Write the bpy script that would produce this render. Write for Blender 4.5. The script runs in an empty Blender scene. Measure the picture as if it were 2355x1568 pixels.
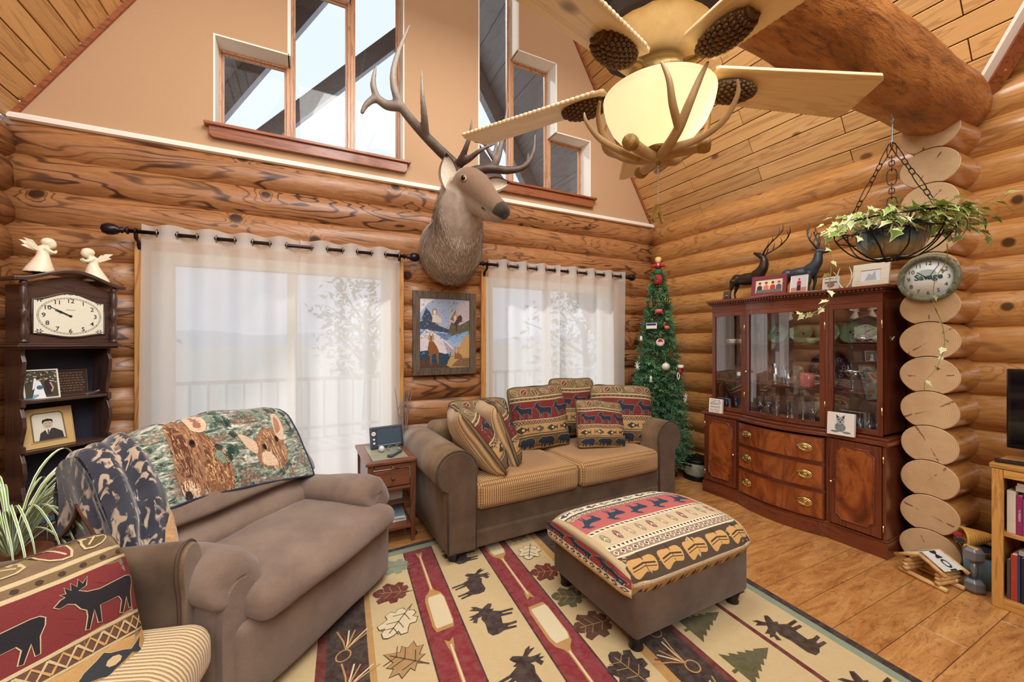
import bpy, bmesh, math, random
from math import sin, cos, pi, radians, sqrt, atan2
from mathutils import Vector, Matrix, noise as mnoise, geometry
random.seed(7)
SC = bpy.context.scene
COL = SC.collection

# ---------------------------------------------------------------- camera, world, sun, lights, exposure
YAW = radians(26.79)
cam_d = bpy.data.cameras.new('camera')
cam_d.sensor_width = 36.0
cam_d.lens = 36.0 * 930.0 / 2355.0
cam_d.clip_start = 0.05
cam_d.clip_end = 2000
cam = bpy.data.objects.new('camera', cam_d)
cam.location = (0, 0, 1.5)
cam.rotation_euler = (radians(90), 0, -YAW)
COL.objects.link(cam)
SC.camera = cam
SC.view_settings.view_transform = 'Standard'
SC.view_settings.look = 'None'
SC.view_settings.gamma = 1.0
SC.view_settings.use_curve_mapping = False
SC.view_settings.exposure = 0.5
SC.cycles.max_bounces = 10
SC.cycles.transparent_max_bounces = 24
SC.cycles.sample_clamp_indirect = 6.0
SC.cycles.caustics_reflective = False
SC.cycles.caustics_refractive = False
SC.cycles.use_denoising = True

world = bpy.data.worlds.new('sky')
SC.world = world
world.use_nodes = True
wbg = world.node_tree.nodes['Background']
wbg.inputs[0].default_value = (0.72, 0.80, 0.95, 1)
wbg.inputs[1].default_value = 0.92

def lamp(name, kind, loc, energy, color=(1, 1, 1), rot=(0, 0, 0), size=1.0, size_y=None, angle=None, radius=None):
    d = bpy.data.lights.new(name, kind)
    d.energy = energy
    d.color = color
    if kind == 'AREA':
        d.size = size
        if size_y:
            d.shape = 'RECTANGLE'; d.size_y = size_y
    if kind == 'SUN' and angle is not None:
        d.angle = angle
    if kind == 'POINT' and radius:
        d.shadow_soft_size = radius
    o = bpy.data.objects.new(name, d)
    o.location = loc
    o.rotation_euler = rot
    COL.objects.link(o)
    return o

# sun stands beyond the window wall, high and a little to the left
lamp('sun', 'SUN', (0, 10, 10), 1.7, (1.0, 0.95, 0.86), rot=(radians(-50), 0, radians(22)), angle=radians(5.0))
# unseen fill lights added to brighten the room: rear, ridge and high rear
lamp('rear_fill', 'AREA', (-0.6, -1.4, 3.4), 70, (1.0, 0.975, 0.94), rot=(radians(38), 0, radians(-10)), size=2.2)
lamp('ridge_fill', 'AREA', (1.1, 1.3, 4.7), 118, (1.0, 0.975, 0.94), rot=(0, 0, 0), size=2.4)
lamp('high_rear_fill', 'AREA', (1.1, -1.2, 5.6), 95, (1.0, 0.965, 0.9), rot=(radians(60), 0, 0), size=2.0)

# ---------------------------------------------------------------- helpers
def srgb(r, g, b):
    def c(v):
        v /= 255.0
        return v / 12.92 if v <= 0.04045 else ((v + 0.055) / 1.055) ** 2.4
    return (c(r), c(g), c(b))

def rz(a):
    return Matrix.Rotation(a, 4, 'Z')
def TR(x, y, z):
    return Matrix.Translation((x, y, z))

def tag(o, label=None, cat=None, group=None, kind=None):
    if label: o['label'] = label
    if cat: o['category'] = cat
    if group: o['group'] = group
    if kind: o['kind'] = kind
    return o

def empty(name, loc=(0, 0, 0), rot=0.0, label=None, cat=None, group=None, kind=None, parent=None):
    o = bpy.data.objects.new(name, None)
    o.location = loc
    o.rotation_euler = (0, 0, rot) if not isinstance(rot, tuple) else rot
    o.empty_display_size = 0.05
    COL.objects.link(o)
    if parent: o.parent = parent
    return tag(o, label, cat, group, kind)

def link_mesh(name, me, parent=None, loc=None, rot=None):
    o = bpy.data.objects.new(name, me)
    COL.objects.link(o)
    if parent: o.parent = parent
    if loc is not None: o.location = loc
    if rot is not None: o.rotation_euler = rot
    return o

def copy_tree(o, parent=None):
    c = o.copy()
    COL.objects.link(c)
    if parent is not None: c.parent = parent
    for ch in list(o.children):
        copy_tree(ch, c)
    return c

class MB:
    """collects geometry for ONE mesh object"""
    def __init__(s):
        s.v = []; s.f = []; s.m = []; s.sm = []; s.c = []; s.T = Matrix.Identity(4)
    def add(s, vs, fs, mi=0, smooth=False, col=None):
        b = len(s.v)
        for p in vs:
            s.v.append(tuple(s.T @ Vector(p)))
        for q in fs:
            s.f.append([b + i for i in q]); s.m.append(mi); s.sm.append(smooth); s.c.append(col)
        return s
    def box(s, x0, x1, y0, y1, z0, z1, mi=0, col=None):
        vs = [(x0,y0,z0),(x1,y0,z0),(x1,y1,z0),(x0,y1,z0),(x0,y0,z1),(x1,y0,z1),(x1,y1,z1),(x0,y1,z1)]
        fs = [(0,3,2,1),(4,5,6,7),(0,1,5,4),(1,2,6,5),(2,3,7,6),(3,0,4,7)]
        return s.add(vs, fs, mi, False, col)
    def lathe(s, prof, seg=24, c=(0,0,0), axis='z', mi=0, smooth=True, col=None, caps=True, arc=2*pi):
        vs = []; fs = []
        full = abs(arc - 2*pi) < 1e-6
        n = seg if full else seg + 1
        for (r, h) in prof:
            for k in range(n):
                a = arc * k / seg
                x, y = r*cos(a), r*sin(a)
                p = (x, y, h) if axis == 'z' else ((h, x, y) if axis == 'x' else (y, h, x))
                vs.append((p[0]+c[0], p[1]+c[1], p[2]+c[2]))
        for i in range(len(prof)-1):
            for k in range(seg):
                k2 = (k+1) % n
                fs.append((i*n+k, i*n+k2, (i+1)*n+k2, (i+1)*n+k))
        if caps and full:
            if prof[0][0] > 1e-6: fs.append(tuple(range(n-1, -1, -1)))
            if prof[-1][0] > 1e-6: fs.append(tuple((len(prof)-1)*n+k for k in range(n)))
        return s.add(vs, fs, mi, smooth, col)
    def tube(s, pts, r, seg=8, mi=0, closed=False, col=None, smooth=True, flat=None):
        pts = [Vector(p) for p in pts]
        n = len(pts)
        rs = r if isinstance(r, (list, tuple)) else [r]*n
        vs = []; fs = []
        up = None
        for i, p in enumerate(pts):
            if closed: t = pts[(i+1) % n] - pts[i-1]
            else: t = pts[min(i+1, n-1)] - pts[max(i-1, 0)]
            if t.length < 1e-9: t = Vector((0, 0, 1))
            t.normalize()
            if up is None:
                a = Vector((0, 0, 1)) if abs(t.z) < 0.9 else Vector((1, 0, 0))
                up = (a - t*a.dot(t)).normalized()
            else:
                up = up - t*up.dot(t)
                if up.length < 1e-6: up = t.orthogonal()
                up.normalize()
            sd = t.cross(up)
            fl = flat if flat else 1.0
            for k in range(seg):
                a = 2*pi*k/seg
                vs.append(tuple(p + (up*cos(a)*fl + sd*sin(a))*rs[i]))
        m = n if closed else n-1
        for i in range(m):
            j = (i+1) % n
            for k in range(seg):
                k2 = (k+1) % seg
                fs.append((i*seg+k, i*seg+k2, j*seg+k2, j*seg+k))
        if not closed:
            fs.append(tuple(range(seg-1, -1, -1)))
            fs.append(tuple((n-1)*seg+k for k in range(seg)))
        return s.add(vs, fs, mi, smooth, col)
    def ball(s, c, r, seg=16, rings=10, mi=0, col=None):
        rx, ry, rz_ = r if isinstance(r, (tuple, list)) else (r, r, r)
        vs = [(c[0], c[1], c[2]-rz_)]; fs = []
        for i in range(1, rings):
            ph = -pi/2 + pi*i/rings
            for k in range(seg):
                a = 2*pi*k/seg
                vs.append((c[0]+rx*cos(ph)*cos(a), c[1]+ry*cos(ph)*sin(a), c[2]+rz_*sin(ph)))
        vs.append((c[0], c[1], c[2]+rz_))
        for k in range(seg):
            fs.append((0, 1+(k+1) % seg, 1+k))
        for i in range(rings-2):
            for k in range(seg):
                a = 1+i*seg; k2 = (k+1) % seg
                fs.append((a+k, a+k2, a+seg+k2, a+seg+k))
        l = len(vs)-1
        for k in range(seg):
            fs.append((l, l-seg+k, l-seg+(k+1) % seg))
        return s.add(vs, fs, mi, True, col)
    def poly(s, pts, h0, h1, plane='xy', mi=0, smooth=False, col=None):
        """outline extruded: plane xy (h = z), xz (h = y), yz (h = x)"""
        n = len(pts)
        def q(p, h):
            return (p[0], p[1], h) if plane == 'xy' else ((p[0], h, p[1]) if plane == 'xz' else (h, p[0], p[1]))
        vs = [q(p, h0) for p in pts] + [q(p, h1) for p in pts]
        fs = [tuple(range(n-1, -1, -1)), tuple(range(n, 2*n))]
        s.add(vs, fs, mi, False, col)
        b = len(s.v) - 2*n
        for i in range(n):
            j = (i+1) % n
            s.f.append([b+i, b+j, b+n+j, b+n+i]); s.m.append(mi); s.sm.append(smooth); s.c.append(col)
        return s
    def grid(s, fn, nu, nv, mi=0, smooth=True, closed_u=False, colfn=None, col=None):
        vs = []; fs = []
        for j in range(nv+1):
            for i in range(nu + (0 if closed_u else 1)):
                vs.append(fn(i/nu, j/nv))
        w = nu if closed_u else nu+1
        for j in range(nv):
            for i in range(nu):
                i2 = (i+1) % w if closed_u else i+1
                fs.append((j*w+i, j*w+i2, (j+1)*w+i2, (j+1)*w+i))
        return s.add(vs, fs, mi, smooth, col)
    def rings(s, loops, mi=0, smooth=True, cap=True, col=None):
        n = len(loops[0]); vs = [p for l in loops for p in l]; fs = []
        for i in range(len(loops)-1):
            for k in range(n):
                k2 = (k+1) % n
                fs.append((i*n+k, i*n+k2, (i+1)*n+k2, (i+1)*n+k))
        if cap:
            fs.append(tuple(range(n-1, -1, -1)))
            fs.append(tuple((len(loops)-1)*n+k for k in range(n)))
        return s.add(vs, fs, mi, smooth, col)
    def mesh(s, name, mats, bevel=0, bseg=2, fix=True, smooth_all=False, subsurf=0):
        me = bpy.data.meshes.new(name)
        me.from_pydata(s.v, [], s.f)
        if not isinstance(mats, (list, tuple)): mats = [mats]
        for m in mats: me.materials.append(m)
        me.polygons.foreach_set('material_index', s.m)
        me.polygons.foreach_set('use_smooth', [bool(x) or smooth_all for x in s.sm])
        if any(c is not None for c in s.c):
            at = me.color_attributes.new('Col', 'FLOAT_COLOR', 'CORNER')
            buf = []
            for p, c in zip(me.polygons, s.c):
                cc = c if c is not None else (0.5, 0.5, 0.5)
                buf.extend((cc[0], cc[1], cc[2], 1.0)*p.loop_total)
            at.data.foreach_set('color', buf)
        if bevel or fix:
            bm = bmesh.new(); bm.from_mesh(me)
            if fix: bmesh.ops.recalc_face_normals(bm, faces=bm.faces)
            if bevel:
                ed = [e for e in bm.edges if len(e.link_faces) == 2 and e.calc_face_angle(0) > 0.6]
                bmesh.ops.bevel(bm, geom=ed, offset=bevel, segments=bseg, profile=0.6, affect='EDGES', clamp_overlap=True)
            bm.to_mesh(me); bm.free()
        me.update()
        return me
    def build(s, name, mats, parent=None, loc=None, rot=None, **k):
        return link_mesh(name, s.mesh(name, mats, **k), parent, loc, rot)

def BX(name, x0, x1, y0, y1, z0, z1, m, parent=None, bevel=0.004, bseg=2):
    return MB().box(x0, x1, y0, y1, z0, z1).build(name, m, parent, bevel=bevel, bseg=bseg)

def fuse(mb, voxel, smooth=6, sfac=0.5):
    """one continuous surface out of overlapping volumes"""
    me = mb.mesh('tmp_fuse', [])
    o = bpy.data.objects.new('tmp_fuse', me); COL.objects.link(o)
    r = o.modifiers.new('r', 'REMESH'); r.mode = 'VOXEL'; r.voxel_size = voxel; r.use_smooth_shade = True
    if smooth:
        sm = o.modifiers.new('s', 'SMOOTH'); sm.iterations = smooth; sm.factor = sfac
    dg = bpy.context.evaluated_depsgraph_get()
    out = bpy.data.meshes.new_from_object(o.evaluated_get(dg))
    bpy.data.objects.remove(o); bpy.data.meshes.remove(me)
    out.polygons.foreach_set('use_smooth', [True]*len(out.polygons))
    return out

def paint(me, fn):
    """colour of the thing itself, by position on it"""
    at = me.color_attributes.new('Col', 'FLOAT_COLOR', 'POINT')
    buf = []
    for v in me.vertices:
        c = fn(v.co, v.normal); buf.extend((c[0], c[1], c[2], 1.0))
    at.data.foreach_set('color', buf)

def mixc(a, b, t):
    t = max(0.0, min(1.0, t))
    return tuple(a[i]*(1-t)+b[i]*t for i in range(3))

def smoothline(pts, n=8, closed=False):
    """Catmull-Rom through the points (2D or 3D)"""
    P = [Vector(p) for p in pts]; out = []
    m = len(P) if closed else len(P)-1
    for i in range(m):
        p1, p2 = P[i], P[(i+1) % len(P)]
        p0 = P[i-1] if (closed or i > 0) else p1
        p3 = P[(i+2) % len(P)] if (closed or i+2 < len(P)) else p2
        for k in range(n):
            t = k/n
            out.append(0.5*((2*p1)+(p2-p0)*t+(2*p0-5*p1+4*p2-p3)*t*t+(3*p1-p0-3*p2+p3)*t**3))
    if not closed: out.append(P[-1])
    return [tuple(p) for p in out]

def lerps(vals, n):
    out = []
    m = len(vals)-1
    for i in range(n):
        t = i/(n-1)*m; k = min(int(t), m-1); q = t-k
        out.append(vals[k]*(1-q)+vals[k+1]*q)
    return out

# ---------------------------------------------------------------- materials
_mats = {}
class NT:
    def __init__(s, name):
        s.m = bpy.data.materials.new(name); s.m.use_nodes = True
        s.t = s.m.node_tree; s.n = s.t.nodes; s.l = s.t.links
        s.b = s.n['Principled BSDF']
    def node(s, typ, **kw):
        nd = s.n.new(typ)
        for k, v in kw.items():
            if k.startswith('i_'): nd.inputs[k[2:].replace('_', ' ')].default_value = v
            elif isinstance(k, str): setattr(nd, k, v)
        return nd
    def link(s, a, b): s.l.new(a, b)
    def math(s, op, a, b=None, c=None, clamp=False):
        nd = s.n.new('ShaderNodeMath'); nd.operation = op; nd.use_clamp = clamp
        for i, x in enumerate((a, b, c)):
            if x is None: continue
            if isinstance(x, (int, float)): nd.inputs[i].default_value = x
            else: s.l.new(x, nd.inputs[i])
        return nd.outputs[0]
    def mix(s, f, a, b, blend='MIX'):
        nd = s.n.new('ShaderNodeMix'); nd.data_type = 'RGBA'; nd.blend_type = blend
        for sock, x in ((nd.inputs[0], f), (nd.inputs[6], a), (nd.inputs[7], b)):
            if isinstance(x, (int, float)): sock.default_value = x
            elif isinstance(x, tuple): sock.default_value = (*x[:3], 1)
            else: s.l.new(x, sock)
        return nd.outputs[2]
    def ramp(s, f, stops):
        nd = s.n.new('ShaderNodeValToRGB'); s.l.new(f, nd.inputs[0])
        cr = nd.color_ramp
        while len(cr.elements) < len(stops): cr.elements.new(0.5)
        for e, (p, c) in zip(cr.elements, stops):
            e.position = p; e.color = (*c, 1) if isinstance(c, tuple) else (c, c, c, 1)
        return nd.outputs[0]
    def coords(s, scale=(1, 1, 1), rnd=0.0, kind='Object', rot=(0, 0, 0)):
        tc = s.n.new('ShaderNodeTexCoord'); out = tc.outputs[kind]
        if rnd:
            oi = s.n.new('ShaderNodeObjectInfo')
            sc = s.math('MULTIPLY', oi.outputs['Random'], rnd)
            cb = s.n.new('ShaderNodeCombineXYZ')
            for i in range(3): s.l.new(s.math('MULTIPLY', sc, (1.0, 0.73, 0.41)[i]), cb.inputs[i])
            va = s.n.new('ShaderNodeVectorMath'); va.operation = 'ADD'
            s.l.new(out, va.inputs[0]); s.l.new(cb.outputs[0], va.inputs[1]); out = va.outputs[0]
        mp = s.n.new('ShaderNodeMapping'); mp.inputs['Scale'].default_value = scale; mp.inputs['Rotation'].default_value = rot
        s.l.new(out, mp.inputs[0])
        return mp.outputs[0]
    def noise(s, vec, scale=5, detail=4, rough=0.55, dist=0.0):
        nd = s.n.new('ShaderNodeTexNoise'); s.l.new(vec, nd.inputs['Vector'])
        nd.inputs['Scale'].default_value = scale; nd.inputs['Detail'].default_value = detail
        nd.inputs['Roughness'].default_value = rough; nd.inputs['Distortion'].default_value = dist
        return nd.outputs[0]
    def voro(s, vec, scale=5, feature='F1', rnd=1.0):
        nd = s.n.new('ShaderNodeTexVoronoi'); nd.feature = feature; s.l.new(vec, nd.inputs['Vector'])
        nd.inputs['Scale'].default_value = scale; nd.inputs['Randomness'].default_value = rnd
        return nd.outputs[0]
    def bump(s, h, strength=0.2, dist=0.01):
        nd = s.n.new('ShaderNodeBump'); nd.inputs['Strength'].default_value = strength; nd.inputs['Distance'].default_value = dist
        s.l.new(h, nd.inputs['Height']); s.l.new(nd.outputs[0], s.b.inputs['Normal'])
        return nd
    def out(s, color=None, rough=None, metal=None, coat=None, spec=None, sheen=None):
        for key, v in (('Base Color', color), ('Roughness', rough), ('Metallic', metal), ('Coat Weight', coat), ('Specular IOR Level', spec), ('Sheen Weight', sheen)):
            if v is None: continue
            if isinstance(v, (int, float)): s.b.inputs[key].default_value = v
            elif isinstance(v, tuple): s.b.inputs[key].default_value = (*v[:3], 1)
            else: s.l.new(v, s.b.inputs[key])
        return s.m

def plain(name, color, rough=0.6, metal=0.0, var=0.12, scale=30, bump=0.0, coat=0.0, sheen=0.0):
    if name in _mats: return _mats[name]
    t = NT(name); v = t.coords((1, 1, 1), 3.0)
    n = t.noise(v, scale, 3)
    c = t.mix(n, tuple(x*(1-var) for x in color), tuple(min(1, x*(1+var)) for x in color))
    if bump: t.bump(n, bump, 0.004)
    _mats[name] = t.out(c, rough, metal, coat, None, sheen)
    return _mats[name]

def log_wood(name, light, mid, dark, coat=0.3, rough=0.38, knot=1.0, axis=0, lines=1.0):
    """peeled log: grain contours that run along the log and wrap round its knots"""
    t = NT(name)
    st = [3.6, 3.6, 3.6]; st[axis] = 0.55
    v = t.coords(tuple(st), 40.0)
    vk = t.coords((1, 1, 1), 40.0)
    kd = t.voro(vk, 2.6)
    near = t.math('POWER', 2.718, t.math('MULTIPLY', kd, -9.0))
    n = t.noise(v, 1.0, 3, 0.5, 0.7)
    h = t.math('ADD', n, t.math('MULTIPLY', near, 0.45))
    ln = t.math('SINE', t.math('MULTIPLY', h, 95.0))
    fine = t.noise(t.coords(tuple(x*7 for x in st), 40.0), 2.0, 5, 0.65)
    lf = t.ramp(ln, [(0.55, 0.0), (0.98, 1.0)])
    patch = t.noise(vk, 1.7, 3)
    lf = t.math('MULTIPLY', lf, t.ramp(patch, [(0.32, 0.15*lines), (0.68, 0.85*lines)]))
    base = t.mix(t.ramp(fine, [(0.3, 0.0), (0.7, 1.0)]), mid, light)
    base = t.mix(t.ramp(patch, [(0.3, 0.0), (0.75, 0.45)]), base, tuple(x*0.75 for x in mid))
    c = t.mix(lf, base, dark)
    kf = t.ramp(kd, [(0.055*knot, 1.0), (0.085*knot, 0.0)])
    c = t.mix(t.math('MULTIPLY', kf, 0.9), c, tuple(x*0.28 for x in dark))
    t.bump(t.math('ADD', fine, t.math('MULTIPLY', lf, -0.5)), 0.12, 0.006)
    _mats[name] = t.out(c, rough, 0, coat)
    t.b.inputs['Coat Roughness'].default_value = 0.18
    return _mats[name]

def board_wood(name, light, mid, dark, rough=0.4, coat=0.2, axis=0, gscale=1.0, knots=True, contrast=0.6, shade=0.25):
    t = NT(name)
    st = [9.0*gscale]*3; st[axis] = 0.7*gscale
    v = t.coords(tuple(st), 60.0)
    n = t.noise(v, 1.0, 4, 0.55, 1.2)
    ln = t.math('SINE', t.math('MULTIPLY', n, 38.0))
    fine = t.noise(t.coords(tuple(x*6 for x in st), 60.0), 1.5, 3, 0.6)
    c = t.mix(fine, mid, light)
    c = t.mix(t.math('MULTIPLY', t.ramp(ln, [(0.5, 0.0), (1.0, 1.0)]), contrast), c, dark)
    oi = t.n.new('ShaderNodeObjectInfo')
    c = t.mix(t.math('MULTIPLY', oi.outputs['Random'], shade), c, tuple(x*0.55 for x in dark))
    if knots:
        st2 = [1.0, 1.0, 1.0]; st2[axis] = 0.6
        kd = t.voro(t.coords(tuple(st2), 60.0), 3.2)
        kf = t.ramp(kd, [(0.06, 1.0), (0.1, 0.0)])
        c = t.mix(t.math('MULTIPLY', kf, 0.8), c, tuple(x*0.35 for x in dark))
    t.bump(fine, 0.06, 0.004)
    _mats[name] = t.out(c, rough, 0, coat)
    t.b.inputs['Coat Roughness'].default_value = 0.15
    return _mats[name]

def fabric(name, c1, c2, scale=260, patch=4.0, rough=0.95, bump=0.35, sheen=0.25, patchamt=0.6):
    t = NT(name); v = t.coords()
    f = t.noise(v, scale, 2); p = t.noise(v, patch, 4, 0.6)
    k = t.math('ADD', t.math('MULTIPLY', f, 1-patchamt), t.math('MULTIPLY', t.ramp(p, [(0.3, 0.0), (0.7, 1.0)]), patchamt))
    c = t.mix(k, c1, c2)
    t.bump(f, bump, 0.003)
    _mats[name] = t.out(c, rough, 0, 0, 0.2, sheen)
    return _mats[name]

def weave(name, c1, c2, sx, sy, bump=0.6, axes=(0, 1)):
    """waffle / corduroy weave: raised cells"""
    t = NT(name)
    tc = t.n.new('ShaderNodeTexCoord'); sp = t.n.new('ShaderNodeSeparateXYZ'); t.link(tc.outputs['Object'], sp.inputs[0])
    a = t.math('ADD', t.math('MULTIPLY', t.math('SINE', t.math('MULTIPLY', sp.outputs[axes[0]], sx)), 0.5), 0.5)
    if sy:
        b = t.math('ADD', t.math('MULTIPLY', t.math('SINE', t.math('MULTIPLY', sp.outputs[axes[1]], sy)), 0.5), 0.5)
        z = t.math('ADD', t.math('MULTIPLY', t.math('SINE', t.math('MULTIPLY', sp.outputs[2], sy)), 0.5), 0.5)
        h = t.math('MULTIPLY', a, t.math('MAXIMUM', b, t.math('MULTIPLY', z, 0.9)))
    else:
        h = a
    n = t.noise(t.coords(), 160, 2)
    k = t.math('ADD', t.math('MULTIPLY', h, 0.75), t.math('MULTIPLY', n, 0.3))
    c = t.mix(t.ramp(k, [(0.1, 0.0), (0.75, 1.0)]), c1, c2)
    t.bump(h, bump, 0.004)
    _mats[name] = t.out(c, 0.95, 0, 0, 0.2, 0.2)
    return _mats[name]

def attr_mat(name, rough=0.9, var=0.14, scale=220, bump=0.2, spec=0.2, sheen=0.0):
    t = NT(name)
    a = t.n.new('ShaderNodeAttribute'); a.attribute_name = 'Col'
    n = t.noise(t.coords(), scale, 2)
    c = t.mix(var, a.outputs['Color'], t.mix(n, (0, 0, 0), (1, 1, 1)), 'OVERLAY')
    if bump: t.bump(n, bump, 0.003)
    _mats[name] = t.out(c, rough, 0, 0, spec, sheen)
    return _mats[name]

def glass_mat(name, tint=(0.95, 0.97, 1.0), refl=0.08, rough=0.02):
    t = NT(name)
    tr = t.node('ShaderNodeBsdfTransparent'); tr.inputs[0].default_value = (*tint, 1)
    gl = t.node('ShaderNodeBsdfGlossy'); gl.inputs['Roughness'].default_value = rough
    fr = t.node('ShaderNodeLayerWeight'); fr.inputs[0].default_value = 0.5
    mx = t.node('ShaderNodeMixShader')
    t.link(t.math('ADD', t.math('MULTIPLY', t.math('POWER', fr.outputs['Facing'], 4.0), 0.7), refl, clamp=True), mx.inputs[0])
    t.link(tr.outputs[0], mx.inputs[1]); t.link(gl.outputs[0], mx.inputs[2])
    t.link(mx.outputs[0], t.n['Material Output'].inputs[0])
    _mats[name] = t.m
    return t.m

# ---------------------------------------------------------------- flat prints (motifs woven or printed on a surface)
def tess(poly):
    return geometry.tessellate_polygon([[Vector((p[0], p[1], 0)) for p in poly]])
class Print:
    def __init__(s): s.items = []
    def poly(s, pts, col, layer=1):
        s.items.append(([tuple(p[:2]) for p in pts], None, col, layer)); return s
    def rect(s, x0, y0, x1, y1, col, layer=1):
        return s.poly([(x0, y0), (x1, y0), (x1, y1), (x0, y1)], col, layer)
    def shape(s, pts, cx, cy, w, h, col, layer=1, rot=0.0, flip=False):
        out = []
        for p in pts:
            x, y = (p[0]-0.5)*w*(-1 if flip else 1), (p[1]-0.5)*h
            out.append((cx+x*cos(rot)-y*sin(rot), cy+x*sin(rot)+y*cos(rot)))
        return s.poly(out, col, layer)
    def disc(s, cx, cy, rx, ry, col, layer=1, n=20, rot=0.0):
        return s.poly([(cx+rx*cos(2*pi*k/n)*cos(rot)-ry*sin(2*pi*k/n)*sin(rot), cy+rx*cos(2*pi*k/n)*sin(rot)+ry*sin(2*pi*k/n)*cos(rot)) for k in range(n)], col, layer)
    def line(s, pts, w, col, layer=1, taper=None):
        n = len(pts)
        L = []; R = []
        for i in range(n):
            a = Vector(pts[max(i-1, 0)][:2]); b = Vector(pts[min(i+1, n-1)][:2])
            d = (b-a); d.normalize(); q = Vector((-d.y, d.x))
            ww = w*0.5*(taper[i] if taper else 1)
            p = Vector(pts[i][:2]); L.append(tuple(p+q*ww)); R.append(tuple(p-q*ww))
        for i in range(n-1):
            s.poly([R[i], R[i+1], L[i+1], L[i]], col, layer)
        return s
    def ring(s, cx, cy, rx, ry, w, col, layer=1, n=36):
        for k in range(n):
            a, b = 2*pi*k/n, 2*pi*(k+1)/n
            s.poly([(cx+(rx-w)*cos(a), cy+(ry-w)*sin(a)), (cx+rx*cos(a), cy+ry*sin(a)), (cx+rx*cos(b), cy+ry*sin(b)), (cx+(rx-w)*cos(b), cy+(ry-w)*sin(b))], col, layer)
        return s
    def text(s, body, cx, cy, size, col, layer=1, rot=0.0, sx=1.0, bold=0.0):
        vs, fs = glyphs(body, bold)
        q = []
        for (x, y) in vs:
            x, y = x*size*sx, y*size
            q.append((cx+x*cos(rot)-y*sin(rot), cy+x*sin(rot)+y*cos(rot)))
        s.items.append((q, fs, col, layer)); return s
    def mesh(s, name, fn, mat, step=None, lift=0.0006):
        """fn(u, v, h) -> point at height h above the surface"""
        mb = MB()
        for pts, fs, col, layer in s.items:
            if fs is None:
                tris = [tuple(t) for t in tess(pts)]
            else:
                tris = []
                for q in fs:
                    for k in range(1, len(q)-1): tris.append((q[0], q[k], q[k+1]))
            P2 = [tuple(p) for p in pts]
            if step:
                work = [(P2[a], P2[b], P2[c]) for a, b, c in tris]
                for _ in range(7):
                    nxt = []; done = True
                    for t in work:
                        ls = [((t[i][0]-t[(i+1) % 3][0])**2+(t[i][1]-t[(i+1) % 3][1])**2) for i in range(3)]
                        m = max(range(3), key=lambda i: ls[i])
                        if ls[m] > step*step:
                            a, b, c = t[m], t[(m+1) % 3], t[(m+2) % 3]
                            mid = ((a[0]+b[0])/2, (a[1]+b[1])/2)
                            nxt.append((a, mid, c)); nxt.append((mid, b, c)); done = False
                        else: nxt.append(t)
                    work = nxt
                    if done: break
                idx = {}; vs = []; fl = []
                for t in work:
                    f = []
                    for p in t:
                        k = (round(p[0], 6), round(p[1], 6))
                        if k not in idx: idx[k] = len(vs); vs.append(fn(p[0], p[1], lift*layer))
                        f.append(idx[k])
                    if len(set(f)) == 3: fl.append(tuple(f))
                mb.add(vs, fl, 0, True, col)
            else:
                mb.add([fn(p[0], p[1], lift*layer) for p in P2], tris, 0, False, col)
        return mb.mesh(name, mat, fix=False)
    def build(s, name, fn, mat, parent=None, step=None, lift=0.0006):
        return link_mesh(name, s.mesh(name, fn, mat, step, lift), parent)

_gl = {}
def glyphs(body, bold=0.0):
    if (body, bold) in _gl: return _gl[(body, bold)]
    cu = bpy.data.curves.new('t', 'FONT'); cu.body = body; cu.align_x = 'CENTER'; cu.align_y = 'CENTER'; cu.size = 1.0; cu.resolution_u = 3
    cu.offset = bold
    o = bpy.data.objects.new('t', cu); COL.objects.link(o)
    me = bpy.data.meshes.new_from_object(o)
    r = ([(v.co.x, v.co.y) for v in me.vertices], [tuple(p.vertices) for p in me.polygons])
    bpy.data.objects.remove(o); bpy.data.curves.remove(cu); bpy.data.meshes.remove(me)
    _gl[(body, bold)] = r
    return r
# ================================================================ THE SHELL
XL, XR, YB, YF = -1.78, 4.05, 3.92, -3.2       # wall faces; the rear (behind the camera) is open sky above the added light-blocking wall
ZT = 3.0                                       # top of the log walls
PITCH = 0.2305                                 # one log course
NLOG = 13
SLOPE = 1.65                                   # roof pitch
XRIDGE = 0.5*(XL+XR)
ZRIDGE = ZT + SLOPE*(XR-XRIDGE)
def roof_z(x): return ZT + SLOPE*min(x-XL, XR-x)

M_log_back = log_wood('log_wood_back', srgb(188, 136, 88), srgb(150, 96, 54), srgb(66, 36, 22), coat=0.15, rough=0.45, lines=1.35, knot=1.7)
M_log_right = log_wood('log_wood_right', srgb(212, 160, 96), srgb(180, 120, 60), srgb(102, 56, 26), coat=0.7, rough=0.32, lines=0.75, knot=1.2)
M_log_beam = log_wood('log_wood_beam', srgb(186, 116, 52), srgb(146, 80, 28), srgb(74, 36, 14), coat=0.2, rough=0.5, lines=0.5)
M_bark = plain('bark', srgb(52, 36, 30), 0.9, 0, 0.6, 18, 0.9)
M_hewn = plain('hewn_wood', srgb(226, 196, 140), 0.75, 0, 0.16, 26, 0.6)
M_ceil = board_wood('ceiling_pine', srgb(234, 190, 128), srgb(214, 164, 100), srgb(150, 94, 46), rough=0.36, coat=0.3, axis=1, gscale=0.8, contrast=0.4, shade=0.3)
M_dry = plain('painted_drywall', srgb(192, 156, 120), 0.85, 0, 0.03, 240, 0.25)
M_trimwhite = plain('white_trim', srgb(248, 243, 232), 0.7, 0, 0.04, 60, 0.05)
M_redwood = board_wood('stained_sill', srgb(172, 104, 66), srgb(146, 80, 48), srgb(92, 44, 24), axis=0, gscale=1.2)
M_pinecase = board_wood('pine_casing', srgb(214, 160, 92), srgb(192, 132, 66), srgb(140, 84, 36), axis=2, gscale=1.0)
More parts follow.
